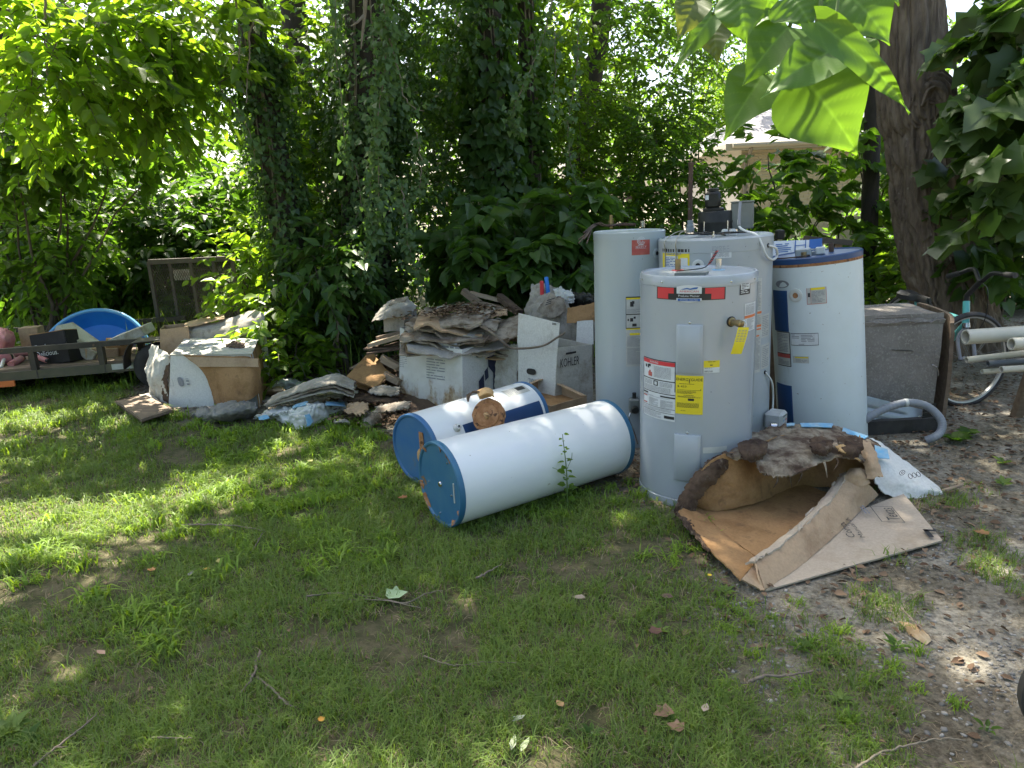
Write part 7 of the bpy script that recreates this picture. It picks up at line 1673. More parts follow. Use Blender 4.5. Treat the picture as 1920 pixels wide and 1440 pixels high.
i_ = 60; MB().tube(sp_[i_:i_ + 4], .0245, 12).build('band', 'plastic_white', hs, smooth='all', world=True)
# pvc pipes on a trestle outside the picture
PV = [((1810, 632), (2350, 596), 3.95, 3.95, .0425, 'pvc', 'thickest cream plastic pipe, topmost of the bundle'), ((1896, 645), (2350, 626), 3.80, 3.85, .034, 'pvc', 'second thickest cream plastic pipe under the thickest one'), ((1812, 675), (2350, 612), 4.05, 3.95, .019, 'pvc', 'thin cream plastic pipe just under the thickest one'), ((1852, 682), (2350, 648), 3.98, 3.95, .019, 'pvc_grey', 'dark grey plastic pipe among the cream ones'), ((1877, 693), (2350, 662), 3.86, 3.9, .018, 'pvc', 'thin cream plastic pipe under the dark grey one'), ((1841, 697), (1960, 690), 4.0, 4.0, .0145, 'pvc', 'thinnest cream plastic pipe, lowest of the bundle')]
for (p, q, Y0, Y1, r_, mt, lab) in PV:
    a_, b_ = W(*p, Y0), W(*q, Y1)
    t = thing('plastic_pipe', lab, 'pipe', a_, group='plastic pipes')
    d_ = norm(b_ - a_); Lp = np.linalg.norm(b_ - a_)
    M = Matrix.Translation(a_.tolist()) @ Vector(d_).to_track_quat('Z', 'Y').to_matrix().to_4x4()
    MB().lathe([(r_ * .80, .5), (r_ * .80, 0), (r_, 0), (r_, Lp), (r_ * .8, Lp), (r_ * .8, Lp - .3)], 28, M).build('tube', mt, t, smooth=True, world=True)
ts_ = thing('trestle', 'wooden trestle carrying the bundle of plastic pipes', 'trestle', (3.45, 3.9, 0))
for x in (3.2, 3.75):
    zt_ = .42
    MB().bar((x, 3.6, zt_), (x, 4.3, zt_), .06, .06).build('beam', 'wood_old', ts_, world=True)
    for yy, dy in ((3.65, -.1), (4.2, .1)): MB().bar((x, yy + dy, -.02), (x, yy, zt_), .05).build('leg', 'wood_old', ts_, world=True)
    MB().bar((x - .02, 3.62, zt_), (x - .02, 3.62, .70), .03).build('stake', 'wood_old', ts_, world=True)
# bicycle behind the cabinet, front wheel turned
bk_ = thing('bicycle', 'teal bicycle with black saddle parked behind the chipboard cabinet', 'bicycle', (3.05, 4.9, 0))
hubF = W(1812, 694, 4.62); hubF[2] = .30; WRd = .305
hubR = np.array([3.22, 5.62, .30])
hd_t, hd_b = W(1812, 565, 4.78), W(1811, 606, 4.74)
sad = W(1718, 552, 5.25); seat_b = np.array([sad[0] + .02, 5.22, .30])
def wheel(c_, ax, nm):
    M = Matrix.Translation(c_.tolist()) @ Vector(ax).to_track_quat('Z', 'Y').to_matrix().to_4x4()
    w_ = MB().lathe([(WRd - .012, -.014), (WRd, -.019), (WRd + .016, -.010), (WRd + .02, 0), (WRd + .016, .010), (WRd, .019), (WRd - .012, .014)], 56, M).build('tyre', 'rubber', bk_, smooth=True, world=True)
    MB().lathe([(WRd - .010, -.013), (WRd - .022, -.010), (WRd - .022, .010), (WRd - .010, .013), (WRd - .004, 0), (WRd - .010, -.013)], 56, M).build('rim', 'rim_alu', w_, smooth=True, world=True)
    MB().lathe([(0, -.045), (.012, -.045), (.022, -.03), (.014, -.02), (.014, .02), (.022, .03), (.012, .045), (0, .045)], 16, M).build('hub', 'rim_alu', w_, smooth=True, world=True)
    Mn = np.array(M)
    for k in range(20):
        t0 = k * math.pi / 10; t1 = t0 + (.45 if k % 2 else -.45); s_ = .025 * (1 if k % 4 < 2 else -1)
        q = [np.array([.016 * math.cos(t0), .016 * math.sin(t0), s_, 1]), np.array([(WRd - .02) * math.cos(t1), (WRd - .02) * math.sin(t1), 0, 1])]
        MB().tube([(Mn @ x)[:3] for x in q], .0013, 4, cap=False).build('spoke', 'grey_steel', w_, world=True)
wheel(hubF, norm(np.array([.20, -.95, .05])), 'front'); wheel(hubR, norm(np.array([.97, .2, 0])), 'rear')
bb = np.array([sad[0] + .06, 4.98, .28])
fr_ = bk_
for p, q, r_, mt, nm in ((hd_b + [0, .01, .02], seat_b * .2 + sad * .8, .017, 'teal', 'top_tube'), (hd_b, bb, .021, 'teal', 'down_tube'), (bb, seat_b * .15 + sad * .85, .016, 'teal', 'seat_tube'), (bb, hubR, .011, 'teal', 'chain_stay'), (hubR, seat_b * .2 + sad * .8, .010, 'teal', 'seat_stay'), (hd_t, hd_b, .022, 'teal', 'head_tube'), (sad * .8 + seat_b * .2, sad, .013, 'rim_alu', 'seat_post')):
    MB().tube([p, q], r_, 14).build(nm, mt, fr_, smooth=True, world=True)
MB().tube([hd_b, hd_b + [0, -.01, -.03]], .024, 12).build('fork_crown', 'chrome', fr_, smooth=True, world=True)
for s_ in (-.05, .05): MB().tube(spline([hd_b + [0, 0, -.03], hd_b + [s_, -.01, -.10], hubF + [s_, 0, 0]], 10), .012, 10).build('fork_blade', 'ink_grey', fr_, smooth=True, world=True)
st_ = W(1838, 528, 4.70)
MB().tube([hd_t, hd_t + [0, 0, .04], st_], .018, 10).build('stem', 'saddle', fr_, smooth=True, world=True)
hb = [W(1800, 512, 4.95), W(1826, 505, 4.85), st_, W(1860, 513, 4.6), W(1886, 515, 4.45)]
MB().tube(spline(hb, 20), .014, 10).build('handlebar', 'saddle', fr_, smooth=True, world=True)
MB().tube([hb[-1], hb[-1] + norm(hb[-1] - hb[-2]) * .1], .018, 12).build('grip', 'rubber', fr_, smooth=True, world=True)
MB().tube([hb[0], hb[0] + norm(hb[0] - hb[1]) * .1], .018, 12).build('grip', 'rubber', fr_, smooth=True, world=True)
MB().tube(spline([st_, W(1852, 545, 4.55), W(1846, 600, 4.6), W(1815, 640, 4.66)], 20), .003, 5).build('brake_cable', 'black_wire', fr_, smooth='all', world=True)
sx, sy, sz = sad
A = []
for u in np.linspace(-1, 1, 13):     # nose towards the front wheel
    hw = .075 * (0.30 + .70 / (1 + math.exp(-(u - .1) * 6))) * (1 if u < .95 else .8)
    yy = sy + u * .13; xx = sx - .02 * u
    A.append([[xx - hw, yy, sz - .045 + .012 * u], [xx - hw * .95, yy, sz - .012 + .014 * u], [xx - hw * .5, yy, sz + .006 + .016 * u], [xx, yy, sz + .002 + .016 * u], [xx + hw * .5, yy, sz + .006 + .016 * u], [xx + hw * .95, yy, sz - .012 + .014 * u], [xx + hw, yy, sz - .045 + .012 * u]])
sd_o = MB().sheet(np.array(A), .02).build('saddle', 'saddle', fr_, smooth=True, world=True)
# wheel at the edge of the yard
yc = W(2056, 1312, 1.52); yc[2] = .158
yt = thing('cart_wheel', 'black rubber cart wheel standing at the gravel edge', 'wheel', (yc[0], yc[1], 0))
M = Matrix.Translation(yc.tolist()) @ Vector((-.5, -.85, 0)).to_track_quat('Z', 'Y').to_matrix().to_4x4()
MB().lathe([(.09, -.035), (.13, -.045), (.155, -.03), (.162, 0), (.155, .03), (.13, .045), (.09, .035)], 40, M).build('tyre', 'rubber', yt, smooth=True, world=True)
MB().lathe([(.095, -.03), (.08, -.015), (.03, -.02), (0, -.02)], 24, M).build('rim', 'grey_steel', yt, smooth=True, world=True)
MB().lathe([(.095, .03), (.08, .015), (.03, .02), (0, .02)], 24, M).build('rim', 'grey_steel', yt, smooth=True, world=True)

# ------------------------------------------------------------------ young catalpa reaching in from the right, each big leaf its own part
MT['catalpa'] = leafmat('catalpa', (0.070, 0.150, 0.020), (0.17, 0.29, 0.06), (0.22, 0.42, 0.02), rough=0.42, tw=0.45)
MT['catalpa_old'] = leafmat('catalpa_old', (0.075, 0.115, 0.022), (0.12, 0.17, 0.05), (0.26, 0.30, 0.03), rough=0.45, tw=0.45)
cat_ = thing('catalpa_sapling', 'young tree with huge heart shaped bright leaves drooping before the house', 'tree', (1.95, 1.75, 0))
trk = spline([(1.95, 1.75, -.05), (1.93, 1.76, 1.0), (1.8, 1.74, 1.9), (1.45, 1.66, 2.25), (1.05, 1.58, 2.27), (0.72, 1.55, 2.12)], 60)
MB().tube(trk, np.linspace(.032, .008, 60), 10).build('trunk', 'twig', cat_, smooth='all', world=True)
CL = [((1511, 150), (1612, 286), 150, 1.42, .15), ((1558, 96), (1430, 174), 84, 1.38, .25), ((1530, 40), (1719, 204), 56, 1.36, -.35), ((1592, -10), (1671, 78), 100, 1.45, .1), ((1485, -6), (1524, 50), 84, 1.40, .2), ((1388, -14), (1399, 80), 78, 1.42, .15), ((1432, 140), (1359, 252), 92, 1.62, -.1), ((1479, 50), (1393, 152), 92, 1.58, .0), ((1306, -2), (1271, 72), 56, 1.50, .1), ((1336, 28), (1264, 128), 36, 1.56, -.2), ((1339, 50), (1344, 116), 50, 1.66, -.2), ((1489, 150), (1515, 238), 58, 1.60, -.3), ((1481, 150), (1421, 208), 44, 1.66, -.2), ((1537, 60), (1597, 132), 66, 1.64, -.3), ((1447, 18), (1395, 54), 50, 1.60, .1), ((1605, 86), (1659, 132), 46, 1.60, -.2), ((1548, -20), (1575, 30), 62, 1.55, .1), ((1420, -40), (1455, 22), 70, 1.5, .2), ((1640, -60), (1690, 6), 70, 1.55, .1), ((1470, 90), (1500, 130), 60, 1.68, -.2), ((1330, -50), (1322, 20), 56, 1.6, .1)]
prof_t = np.array([0, .04, .12, .22, .34, .48, .62, .75, .86, .94, 1.0])
prof_w = np.array([.46, .80, .97, 1.0, .94, .78, .57, .35, .17, .06, .004])
for k, (b_, t_, wpx, Yl, pitch) in enumerate(CL):
    R = np.random.default_rng(300 + k)
    B, T = W(*b_, Yl), W(*t_, Yl - .06 + .05 * R.random())
    Lf = np.linalg.norm(T - B); d = (T - B) / Lf
    wl_ = 1.14 * wpx * Yl / FPX
    view = norm(CAM - (B + T) / 2)
    n_ = norm(view * (.85 if pitch > -.15 else .6) + np.array([0, 0, .55]) + R.normal(size=3) * .15)
    s_ = norm(np.cross(d, n_)); n_ = np.cross(s_, d)
    nt_ = 44; mt_ = 31
    tt = np.linspace(0, 1, nt_); ww = np.interp(tt, prof_t, prof_w) * wl_ / 2
    A = np.zeros((nt_, mt_, 3)); tint = np.zeros((nt_, mt_))
    for i, t in enumerate(tt):
        for j, u in enumerate(np.linspace(-1, 1, mt_)):
            back = -.10 * Lf * (abs(u) ** 1.5) * max(0, 1 - t * 6)           # heart lobes behind the stalk
            fold = (.16 + .10 * math.sin(k)) * abs(u) * ww[i]                 # V fold along the midrib
            bend = -.09 * Lf * t * t + .05 * Lf * math.sin(t * 3.1)
            side = t * 6.0 - abs(u) * (1.3 - .5 * t)
            vein = abs((side % 1) - .5) * 2
            rip = .006 * math.sin(t * 9 + u * 2 + k * 1.7) * abs(u) ** 1.5 + .0014 * (1 - vein) * (1 - abs(u) * .5)
            A[i, j] = B + d * (t * Lf + back) + s_ * (u * ww[i]) + n_ * (fold + bend + rip) + np.array([0, 0, -.02 * Lf * abs(u)])
            mid_ = math.exp(-(u * ww[i] / .0022) ** 2)
            tint[i, j] = np.clip(.10 + .05 * math.sin(k * 2.3) + .9 * mid_ + .35 * max(0, vein - .84) / .16, 0, 1)
    F = [(i * mt_ + j, i * mt_ + j + 1, (i + 1) * mt_ + j + 1, (i + 1) * mt_ + j) for i in range(nt_ - 1) for j in range(mt_ - 1)]
    mesh_obj('leaf', A.reshape(-1, 3), np.array(F), 'catalpa_old' if k in (8, 10, 11, 12, 13, 19) else 'catalpa', cat_, smooth=True, attrs={'tint': tint.ravel()}, world=True)
    q = trk[min(59, max(36, int(np.interp(B[0], [.7, 1.6], [59, 40]))))]
    MB().tube(spline([q, (q + B) / 2 + [0, 0, .05], B], 10), np.linspace(.004, .0025, 10), 6).build('leaf_stalk', 'stalk', cat_, smooth='all', world=True)

# ------------------------------------------------------------------ grass
def _inside(x, y, poly):
    r = np.zeros(len(x), bool); j = len(poly) - 1
    for i in range(len(poly)):
        (xi, yi), (xj, yj) = poly[i], poly[j]
        r ^= ((yi > y) != (yj > y)) & (x < (xj - xi) * (y - yi) / (yj - yi + 1e-12) + xi); j = i
    return r
_POLY = [[tuple(G(px, py)[:2]) for px, py in q] for q in (((1283, 950), (1390, 1084), (1434, 1104), (1764, 1010), (1700, 926), (1440, 915), (1340, 925)), ((214, 752), (266, 786), (330, 768), (275, 738)), ((318, 760), (486, 750), (470, 700), (300, 700)))]
def covered(x, y):
    c_ = np.hypot(x - hx, y - hy) < HR
    for q in _POLY: c_ |= _inside(x, y, q)
    return c_
def frustum(n, y0, y1, margin, R, power=1.0):
    """random ground points seen by the camera plus a margin"""
    y = y0 + (y1 - y0) * R.random(n) ** power
    half = y * 0.745 + margin
    return R.uniform(-1, 1, n) * half, y
def blades(x, y, h, w, lean, R, tint, curl=0.5):
    n = len(x)
    z = gz(x, y) - .003
    a = R.uniform(0, 2 * np.pi, n); o = np.stack([np.cos(a), np.sin(a), np.zeros(n)], 1)
    s = np.stack([-np.sin(a), np.cos(a), np.zeros(n)], 1)
    tw = R.uniform(-.8, .8, n)[:, None]; s = norm(s + o * tw)
    b = np.stack([x, y, z], 1); ln = (lean * h)[:, None]; up_ = np.array([0, 0, 1.0]) * h[:, None]
    m_ = b + o * ln * (.32) + up_ * .62
    t = b + o * ln * 1.0 + up_ * (1 - curl * np.clip(lean, 0, 1.2) * .55)[:, None]
    ws = s * w[:, None] / 2
    V = np.stack([b - ws, b + ws, m_ - ws * .8, m_ + ws * .8, t], 1).reshape(-1, 3)
    k = np.arange(n)[:, None] * 5
    F = np.vstack([k + [0, 1, 3], k + [0, 3, 2], k + [2, 3, 4]])
    return V, F, np.repeat(tint, 5)
R = np.random.default_rng(500)
parts = []; straw = []
for (y0, y1, dens, hw) in ((1.2, 2.2, 30000, .0033), (2.2, 3.2, 20000, .0042), (3.2, 4.6, 12500, .0054), (4.6, 6.2, 6500, .0072), (6.2, 8.6, 3000, .010)):
    area = (y1 - y0) * ((y0 + y1) * .745 + 1.2)
    n = int(area * dens)
    x, y = frustum(n, y0, y1, .6, R)
    p = lawn(x, y)
    patch = fbm(x * 2.3, y * 2.3, 21.0); fine = fbm(x * 11, y * 11, 22.0, 3)
    den = np.clip((patch - .30) * 4.0, .12, 1) * np.clip((fine - .22) * 3.0, .12, 1)
    scat = ((1 - p) * np.clip((fbm(x * 3.1, y * 3.1, 31.0) - .60) * 7, 0, 1) * .55) * (y < 3.3)
    keep = (R.random(n) < p * den + scat) & ~covered(x, y)
    x, y, patch, fine = x[keep], y[keep], patch[keep], fine[keep]
    n = len(x)
    h = R.uniform(.016, .056, n) * (.7 + .8 * patch) * (1 + .3 * (y > 5))
    w = hw * R.uniform(.6, 1.15, n)
    tint = np.clip(R.random(n) * .7 + (patch - .5) * 1.1 + (fine - .5) * .6 + .05, 0, 1)
    dead = R.random(n) < .12 + .5 * np.clip(.52 - patch, 0, .4)
    parts.append(blades(x[~dead], y[~dead], h[~dead], w[~dead], R.uniform(.3, 1.5, (~dead).sum()), R, tint[~dead]))
    straw.append(blades(x[dead], y[dead], h[dead] * .6, w[dead] * .75, R.uniform(1.0, 3.2, dead.sum()), R, R.random(dead.sum()), curl=.9))
tag(leaf_obj('lawn_grass', parts, 'grass'), 'short mown grass of the shaded yard lawn', 'grass', kind='stuff')
# straw in bare soil as well
x, y = frustum(24000, 1.3, 4.2, .5, R); p = 1 - lawn(x, y); k = (R.random(len(x)) < p * .8) & ~covered(x, y)
x, y = x[k], y[k]; n = len(x)
straw.append(blades(x, y, R.uniform(.004, .012, n), R.uniform(.0015, .003, n), R.uniform(2.0, 5.5, n), R, R.random(n), curl=.15))
tag(leaf_obj('dry_grass', straw, 'straw'), 'dry straw coloured grass bits among the lawn and dirt', 'dry grass', kind='stuff')
# coarse bright crabgrass tufts
tx, ty, ts = [], [], []
def tufts(n, box, s=(.7, 1.2), cl=None):
    for _ in range(n):
        px, py = R.uniform(box[0], box[2]), R.uniform(box[1], box[3])
        p = G(px, py); tx.append(p[0]); ty.append(p[1]); ts.append(R.uniform(*s))
tufts(95, (330, 790, 740, 960)); tufts(40, (200, 900, 660, 1080)); tufts(14, (20, 980, 200, 1130)); tufts(20, (0, 770, 300, 860), (.8, 1.4)); tufts(10, (620, 1000, 740, 1060)); tufts(8, (220, 1140, 340, 1230)); tufts(8, (900, 900, 1200, 970), (.5, .9)); tufts(10, (1160, 940, 1330, 1060), (.5, .8)); tufts(26, (330, 770, 700, 820), (.9, 1.3)); tufts(16, (1500, 1180, 1800, 1400), (.35, .7)); tufts(12, (1340, 1090, 1600, 1300), (.35, .6)); tufts(16, (0, 690, 230, 745), (1.0, 1.6))
for (px, py) in ((1040, 930), (1100, 925), (950, 965), (1180, 905), (1150, 915)): p = G(px, py); tx.append(p[0]); ty.append(p[1]); ts.append(.7)
tx, ty, ts = np.array(tx), np.array(ty), np.array(ts)
k = np.repeat(np.arange(len(tx)), 34)
x = tx[k] + R.normal(size=len(k)) * .028 * ts[k]; y = ty[k] + R.normal(size=len(k)) * .028 * ts[k]
h = R.uniform(.035, .095, len(k)) * ts[k]
tag(leaf_obj('crabgrass', [blades(x, y, h, R.uniform(.006, .0105, len(k)) * ts[k], R.uniform(.4, 1.5, len(k)), R, np.clip(R.random(len(k)) * .6 + R.random(len(tx))[k] * .5, 0, 1), curl=.8)], 'crabgrass'), 'bright coarse crabgrass tufts scattered through the lawn', 'grass', kind='stuff')
# tall weeds at the wood edge behind the trailer
x = np.r_[R.uniform(-6.6, -3.6, 2600), R.uniform(-3.6, 1, 500)]; y = np.r_[R.uniform(7.2, 8.6, 2600), R.uniform(6.2, 7.4, 500)]
tag(leaf_obj('tall_grass', [blades(x, y, R.uniform(.15, .60, 3100), R.uniform(.006, .014, 3100), R.uniform(.1, .7, 3100), R, R.random(3100))], 'crabgrass'), 'tall rank grass at the wood edge behind the trailer', 'grass', kind='stuff')

# ------------------------------------------------------------------ gravel and leaf litter
def pebbles(x, y, s, R, flat=.55):
    ico = bmesh.new(); bmesh.ops.create_icosphere(ico, subdivisions=1, radius=1.0)
    bv = np.array([v.co[:] for v in ico.verts]); bf = np.array([[v.index for v in f.verts] for f in ico.faces]); ico.free()
    n = len(x); k = len(bv)
    V = bv[None] * (1 + R.uniform(-.32, .32, (n, k, 1))) * (s[:, None, None] * np.stack([R.uniform(.7, 1.3, n), R.uniform(.6, 1.1, n), R.uniform(.4, .8, n) * flat * 1.6], 1)[:, None, :])
    a = R.uniform(0, 6.3, n); c_, s_ = np.cos(a)[:, None], np.sin(a)[:, None]
    V = np.stack([V[..., 0] * c_ - V[..., 1] * s_, V[..., 0] * s_ + V[..., 1] * c_, V[..., 2]], -1)
    V = V + np.stack([x, y, gz(x, y) + s * .15], 1)[:, None]
    F = (bf[None] + (np.arange(n) * k)[:, None, None]).reshape(-1, 3)
    return V.reshape(-1, 3), F, np.repeat(np.clip(R.random(n) ** 1.3, 0, 1), k)
x, y = frustum(80000, 1.25, 4.0, .5, R)
q = (1 - lawn(x, y)) * np.clip((fbm(x * 1.8, y * 1.8, 61.0) - .36) * 4, .05, 1) * np.clip(1.4 - (y - 1.3) * .38, .12, 1)
k = (R.random(len(x)) < q * .9) & ~covered(x, y)
x, y = x[k], y[k]; n = len(x)
s_ = .0020 + .0075 * R.random(n) ** 3.4
gpv = [pebbles(x, y, s_, R)]
pp_ = []
for (px0, py0, px1, py1, m_) in ((1580, 1190, 1720, 1260, 26), (1640, 1230, 1790, 1320, 24), (1370, 1140, 1480, 1180, 10), (1760, 1330, 1830, 1380, 8), (1500, 1130, 1900, 1420, 40)):
    for _ in range(m_): p = G(R.uniform(px0, px1), R.uniform(py0, py1)); pp_.append((p[0], p[1]))
pp_ = np.array(pp_); gpv.append(pebbles(pp_[:, 0], pp_[:, 1], R.uniform(.003, .0115, len(pp_)), R))
gpv[1] = (gpv[1][0], gpv[1][1], np.clip(gpv[1][2] + .1, 0, 1))
tag(leaf_obj('gravel', gpv, 'stone'), 'grey and white gravel bits pressed into the bare dirt', 'gravel', kind='stuff')
fs = G(1716, 1185)
o = MB().add(*pebbles(np.array([0.0]), np.array([0.0]), np.array([.05]), np.random.default_rng(2), .3)[:2]).build('flat_stone', 'stain_brown'); o.location = (fs[0], fs[1], .0); o.scale = (.8, 1.5, .5); tag(o, 'flat tan stone half buried in the dirt beyond the carton flap', 'stone')
def litter(x, y, R, s=(.02, .06), z=None):
    n = len(x); a = R.uniform(0, 6.3, n)
    d = np.stack([np.cos(a), np.sin(a), R.uniform(-.1, .3, n)], 1); nr = np.stack([R.normal(size=n) * .35, R.normal(size=n) * .35, np.ones(n)], 1)
    ln = R.uniform(*s, n)
    zz = gz(x, y) + .004 + R.random(n) * .012 if z is None else z
    V, F, T_ = leaf_arrays(np.stack([x, y, zz], 1), d, nr, ln, ln * R.uniform(.35, .7, n), T_OVAL, R.random(n) ** 1.4)
    return V, F, T_
lit = []
x, y = frustum(26000, 1.6, 7.5, .6, R); k = R.random(len(x)) < (1 - lawn(x, y)) * np.clip(.22 + (y - 2.0) * .3, .12, .9) * .9; k &= ~covered(x, y)
lit.append(litter(x[k], y[k], R, (.012, .045)))
x, y = frustum(1500, 1.5, 6.0, .5, R); k = R.random(len(x)) < .30
lit.append(litter(x[k], y[k], R, (.01, .035)))
hx_ = R.uniform(620, 760, 2600); hy_ = R.uniform(650, 800, 2600)
P_ = np.array([G(a_, b_) for a_, b_ in zip(hx_, hy_)]); lit.append(litter(P_[:, 0], P_[:, 1], R, (.015, .05), z=np.maximum(gz(P_[:, 0], P_[:, 1]), .34 * np.exp(-((P_[:, 0] + .62) / .62) ** 2 - ((P_[:, 1] - 5.85) / .55) ** 2) - .05) + .01 + R.random(2600) * .05))
tag(leaf_obj('leaf_litter', lit, 'leaf_litter'), 'brown dead leaf litter over the dirt and around the heap', 'leaf litter', kind='stuff')
n = 900
lx2 = R.normal(size=n) * .17 + c0[0] + .12; ly2_ = R.normal(size=n) * .12 + c0[1] + .08
tag(leaf_obj('leaf_litter', [litter(lx2, ly2_, R, (.015, .05), z=.675 + R.random(n) * .035 - .10 * np.abs(lx2 - c0[0] - .12) )], 'leaf_litter'), 'brown leaf debris on top of the soggy cardboard stack', 'leaf litter', kind='stuff')

# ------------------------------------------------------------------ twigs, single leaves and weeds
TW = [([(340, 985), (400, 983), (470, 990), (497, 997)], .0045, 'long grey twig lying in the crabgrass'), ([(492, 1000), (482, 1018), (470, 1036)], .003, 'short twig crossing the end of the long grey twig'),
      ([(575, 1118), (640, 1112), (700, 1120), (760, 1130), (800, 1112), (830, 1108)], .0035, 'thin bare twig under the pale lobed leaf'), ([(610, 1126), (670, 1124), (720, 1126), (790, 1140)], .003, 'second bare twig running beside the pale lobed leaf'),
      ([(488, 1222), (480, 1248), (474, 1268), (450, 1300)], .006, 'lichen grey forked stick in the lawn'), ([(476, 1266), (510, 1290), (540, 1320), (566, 1330)], .0045, 'side arm lying off the forked grey stick'),
      ([(795, 1230), (830, 1243), (860, 1248), (910, 1241), (968, 1243)], .003, 'wavy grey twig in the open lawn'), ([(893, 1084), (915, 1072), (940, 1058)], .005, 'short brown stick before the lying white heater'),
      ([(1408, 1276), (1440, 1268), (1480, 1266), (1525, 1256)], .006, 'thick tan stick at the edge of the gravel'), ([(1604, 1442), (1650, 1412), (1700, 1398), (1760, 1386), (1810, 1388)], .004, 'long dark twig over the gravel near the cart wheel'),
      ([(1690, 1140), (1720, 1170), (1762, 1208)], .003, 'dark twig beside the flat tan stone'), ([(60, 1440), (120, 1390), (170, 1350), (182, 1336)], .004, 'dark twig among broad weeds at the lawn edge'), ([(285, 1383), (360, 1384)], .003, 'straight dark twig in the mown grass')]
for k, (pp, r_, lab) in enumerate(TW):
    s_ = spline([G(px, py, .024 + .008 * math.sin(i * 2 + k)) for i, (px, py) in enumerate(pp)], 26)
    rr = np.random.default_rng(700 + k); s_[1:-1] += rr.normal(size=(24, 3)) * r_ * .35
    t = thing('fallen_twig', lab, 'twig', s_[0])
    MB().tube(s_, np.linspace(r_, r_ * .45, 26), 6).build('stick', 'twig' if k % 3 else 'vine_stem', t, smooth='all', world=True)
    for q in range(2):
        i = 6 + 9 * q; dd = norm(s_[i + 1] - s_[i]); sd2 = np.cross(dd, [0, 0, 1.0]) * (1 if (q + k) % 2 else -1)
        MB().tube([s_[i], s_[i] + (dd * .7 + sd2 * .6) * .035], [r_ * .5, r_ * .2], 5).build('side_twig', 'twig', t, smooth='all', world=True)
def big_leaf(name, px, py, ang, L_, w_, T, col_, label, cat, z=.028, tilt=0.0, cup=.25, group=None):
    m = MT.get(name + label) or leafmat('fallen_leaf', col_, tuple(min(1, c * 1.3) for c in col_), tuple(c * .8 for c in col_), rough=.6, tw=.2)
    g = G(px, py); x0, y0 = g[0], g[1]
    tv = T[0].copy(); a_ = math.radians(ang)
    # cup the blade so it is not a flat card
    tv[:, 2] = cup * (tv[:, 0] ** 2 * 1.2 + (tv[:, 1] - .5) ** 2 * .7)
    V = np.stack([tv[:, 0] * w_, tv[:, 1] * L_, tv[:, 2] * L_ + tilt * tv[:, 1] * L_], 1)
    V = np.stack([V[:, 0] * math.cos(a_) - V[:, 1] * math.sin(a_), V[:, 0] * math.sin(a_) + V[:, 1] * math.cos(a_), V[:, 2]], 1)
    ctr = V.mean(0); V -= [ctr[0], ctr[1], V[:, 2].min()]
    o = mesh_obj(name, V, tris(T)[1], m, None, smooth=True, attrs={'tint': np.linspace(0, 1, len(V))})
    o.location = (x0, y0, z); tag(o, label, cat, group)
LV = [(742, 1126, -75, .085, .075, T_MAPLE, (.34, .46, .26), 'pale green lobed leaf lying on the bare twigs'), (412, 1062, 20, .04, .026, T_OVAL, (.46, .40, .12), 'pale yellow leaf beside the orange one in the lawn'), (389, 1078, 100, .03, .02, T_OVAL, (.55, .32, .04), 'small orange yellow leaf near the pale yellow one'),
      (286, 1079, 70, .045, .025, T_MAPLE, (.30, .13, .04), 'rust brown leaf on a crabgrass tuft'), (360, 1086, 5, .05, .022, T_OVAL, (.30, .28, .25), 'grey curled leaf standing in the mown grass'), (582, 872, 50, .045, .03, T_OVAL, (.62, .58, .20), 'yellow leaf near the blue heater end'), (756, 942, 80, .05, .035, T_MAPLE, (.30, .13, .05), 'rusty leaf before the blue heater end'),
      (192, 1236, 60, .05, .02, T_OVAL, (.36, .22, .15), 'pinkish dry leaf near a dappled patch'), (604, 1363, 40, .03, .02, T_OVAL, (.50, .24, .03), 'small orange curled leaf in the near lawn'), (1245, 1350, 110, .06, .045, T_MAPLE, (.17, .10, .06), 'larger crumpled brown leaf in the near lawn'), (1268, 1378, 60, .05, .04, T_MAPLE, (.20, .12, .07), 'crumpled brown leaf touching the larger one'),
      (1322, 1342, -30, .04, .022, T_OVAL, (.32, .26, .20), 'curled tan leaf near the crumpled brown pair'), (972, 1362, -60, .05, .02, T_OVAL, (.42, .44, .36), 'whitish curled leaf lying above the folded grey green one'), (963, 1408, -10, .06, .02, T_OVAL, (.30, .33, .22), 'grey green folded leaf below the whitish one'), (985, 1412, -25, .06, .018, T_OVAL, (.26, .30, .18), 'narrow grey green leaf beside the folded one'),
      (1050, 1334, 30, .035, .022, T_OVAL, (.36, .22, .10), 'tan orange dry leaf in the mid lawn'), (1228, 1196, 10, .05, .04, T_MAPLE, (.12, .06, .045), 'dark red brown leaf beside a green weed'), (1250, 1130, 70, .05, .035, T_OVAL, (.11, .07, .055), 'dark shrivelled leaf by the carton tip'), (1086, 1132, 80, .05, .03, T_OVAL, (.30, .24, .18), 'pale brown leaf under the lying white heater'), (1620, 1100, 80, .06, .03, T_OVAL, (.16, .09, .05), 'dark brown leaf on the dirt beside the carton flap'), (1840, 1010, 40, .06, .04, T_MAPLE, (.28, .14, .05), 'orange brown leaf on the dirt by the carton tip'), (1330, 1090, 20, .02, .018, T_OVAL, (.62, .45, .03), 'tiny yellow leaf at the carton foot')]
for q in LV: big_leaf('fallen_leaf', *q, 'leaf', cup=.35)
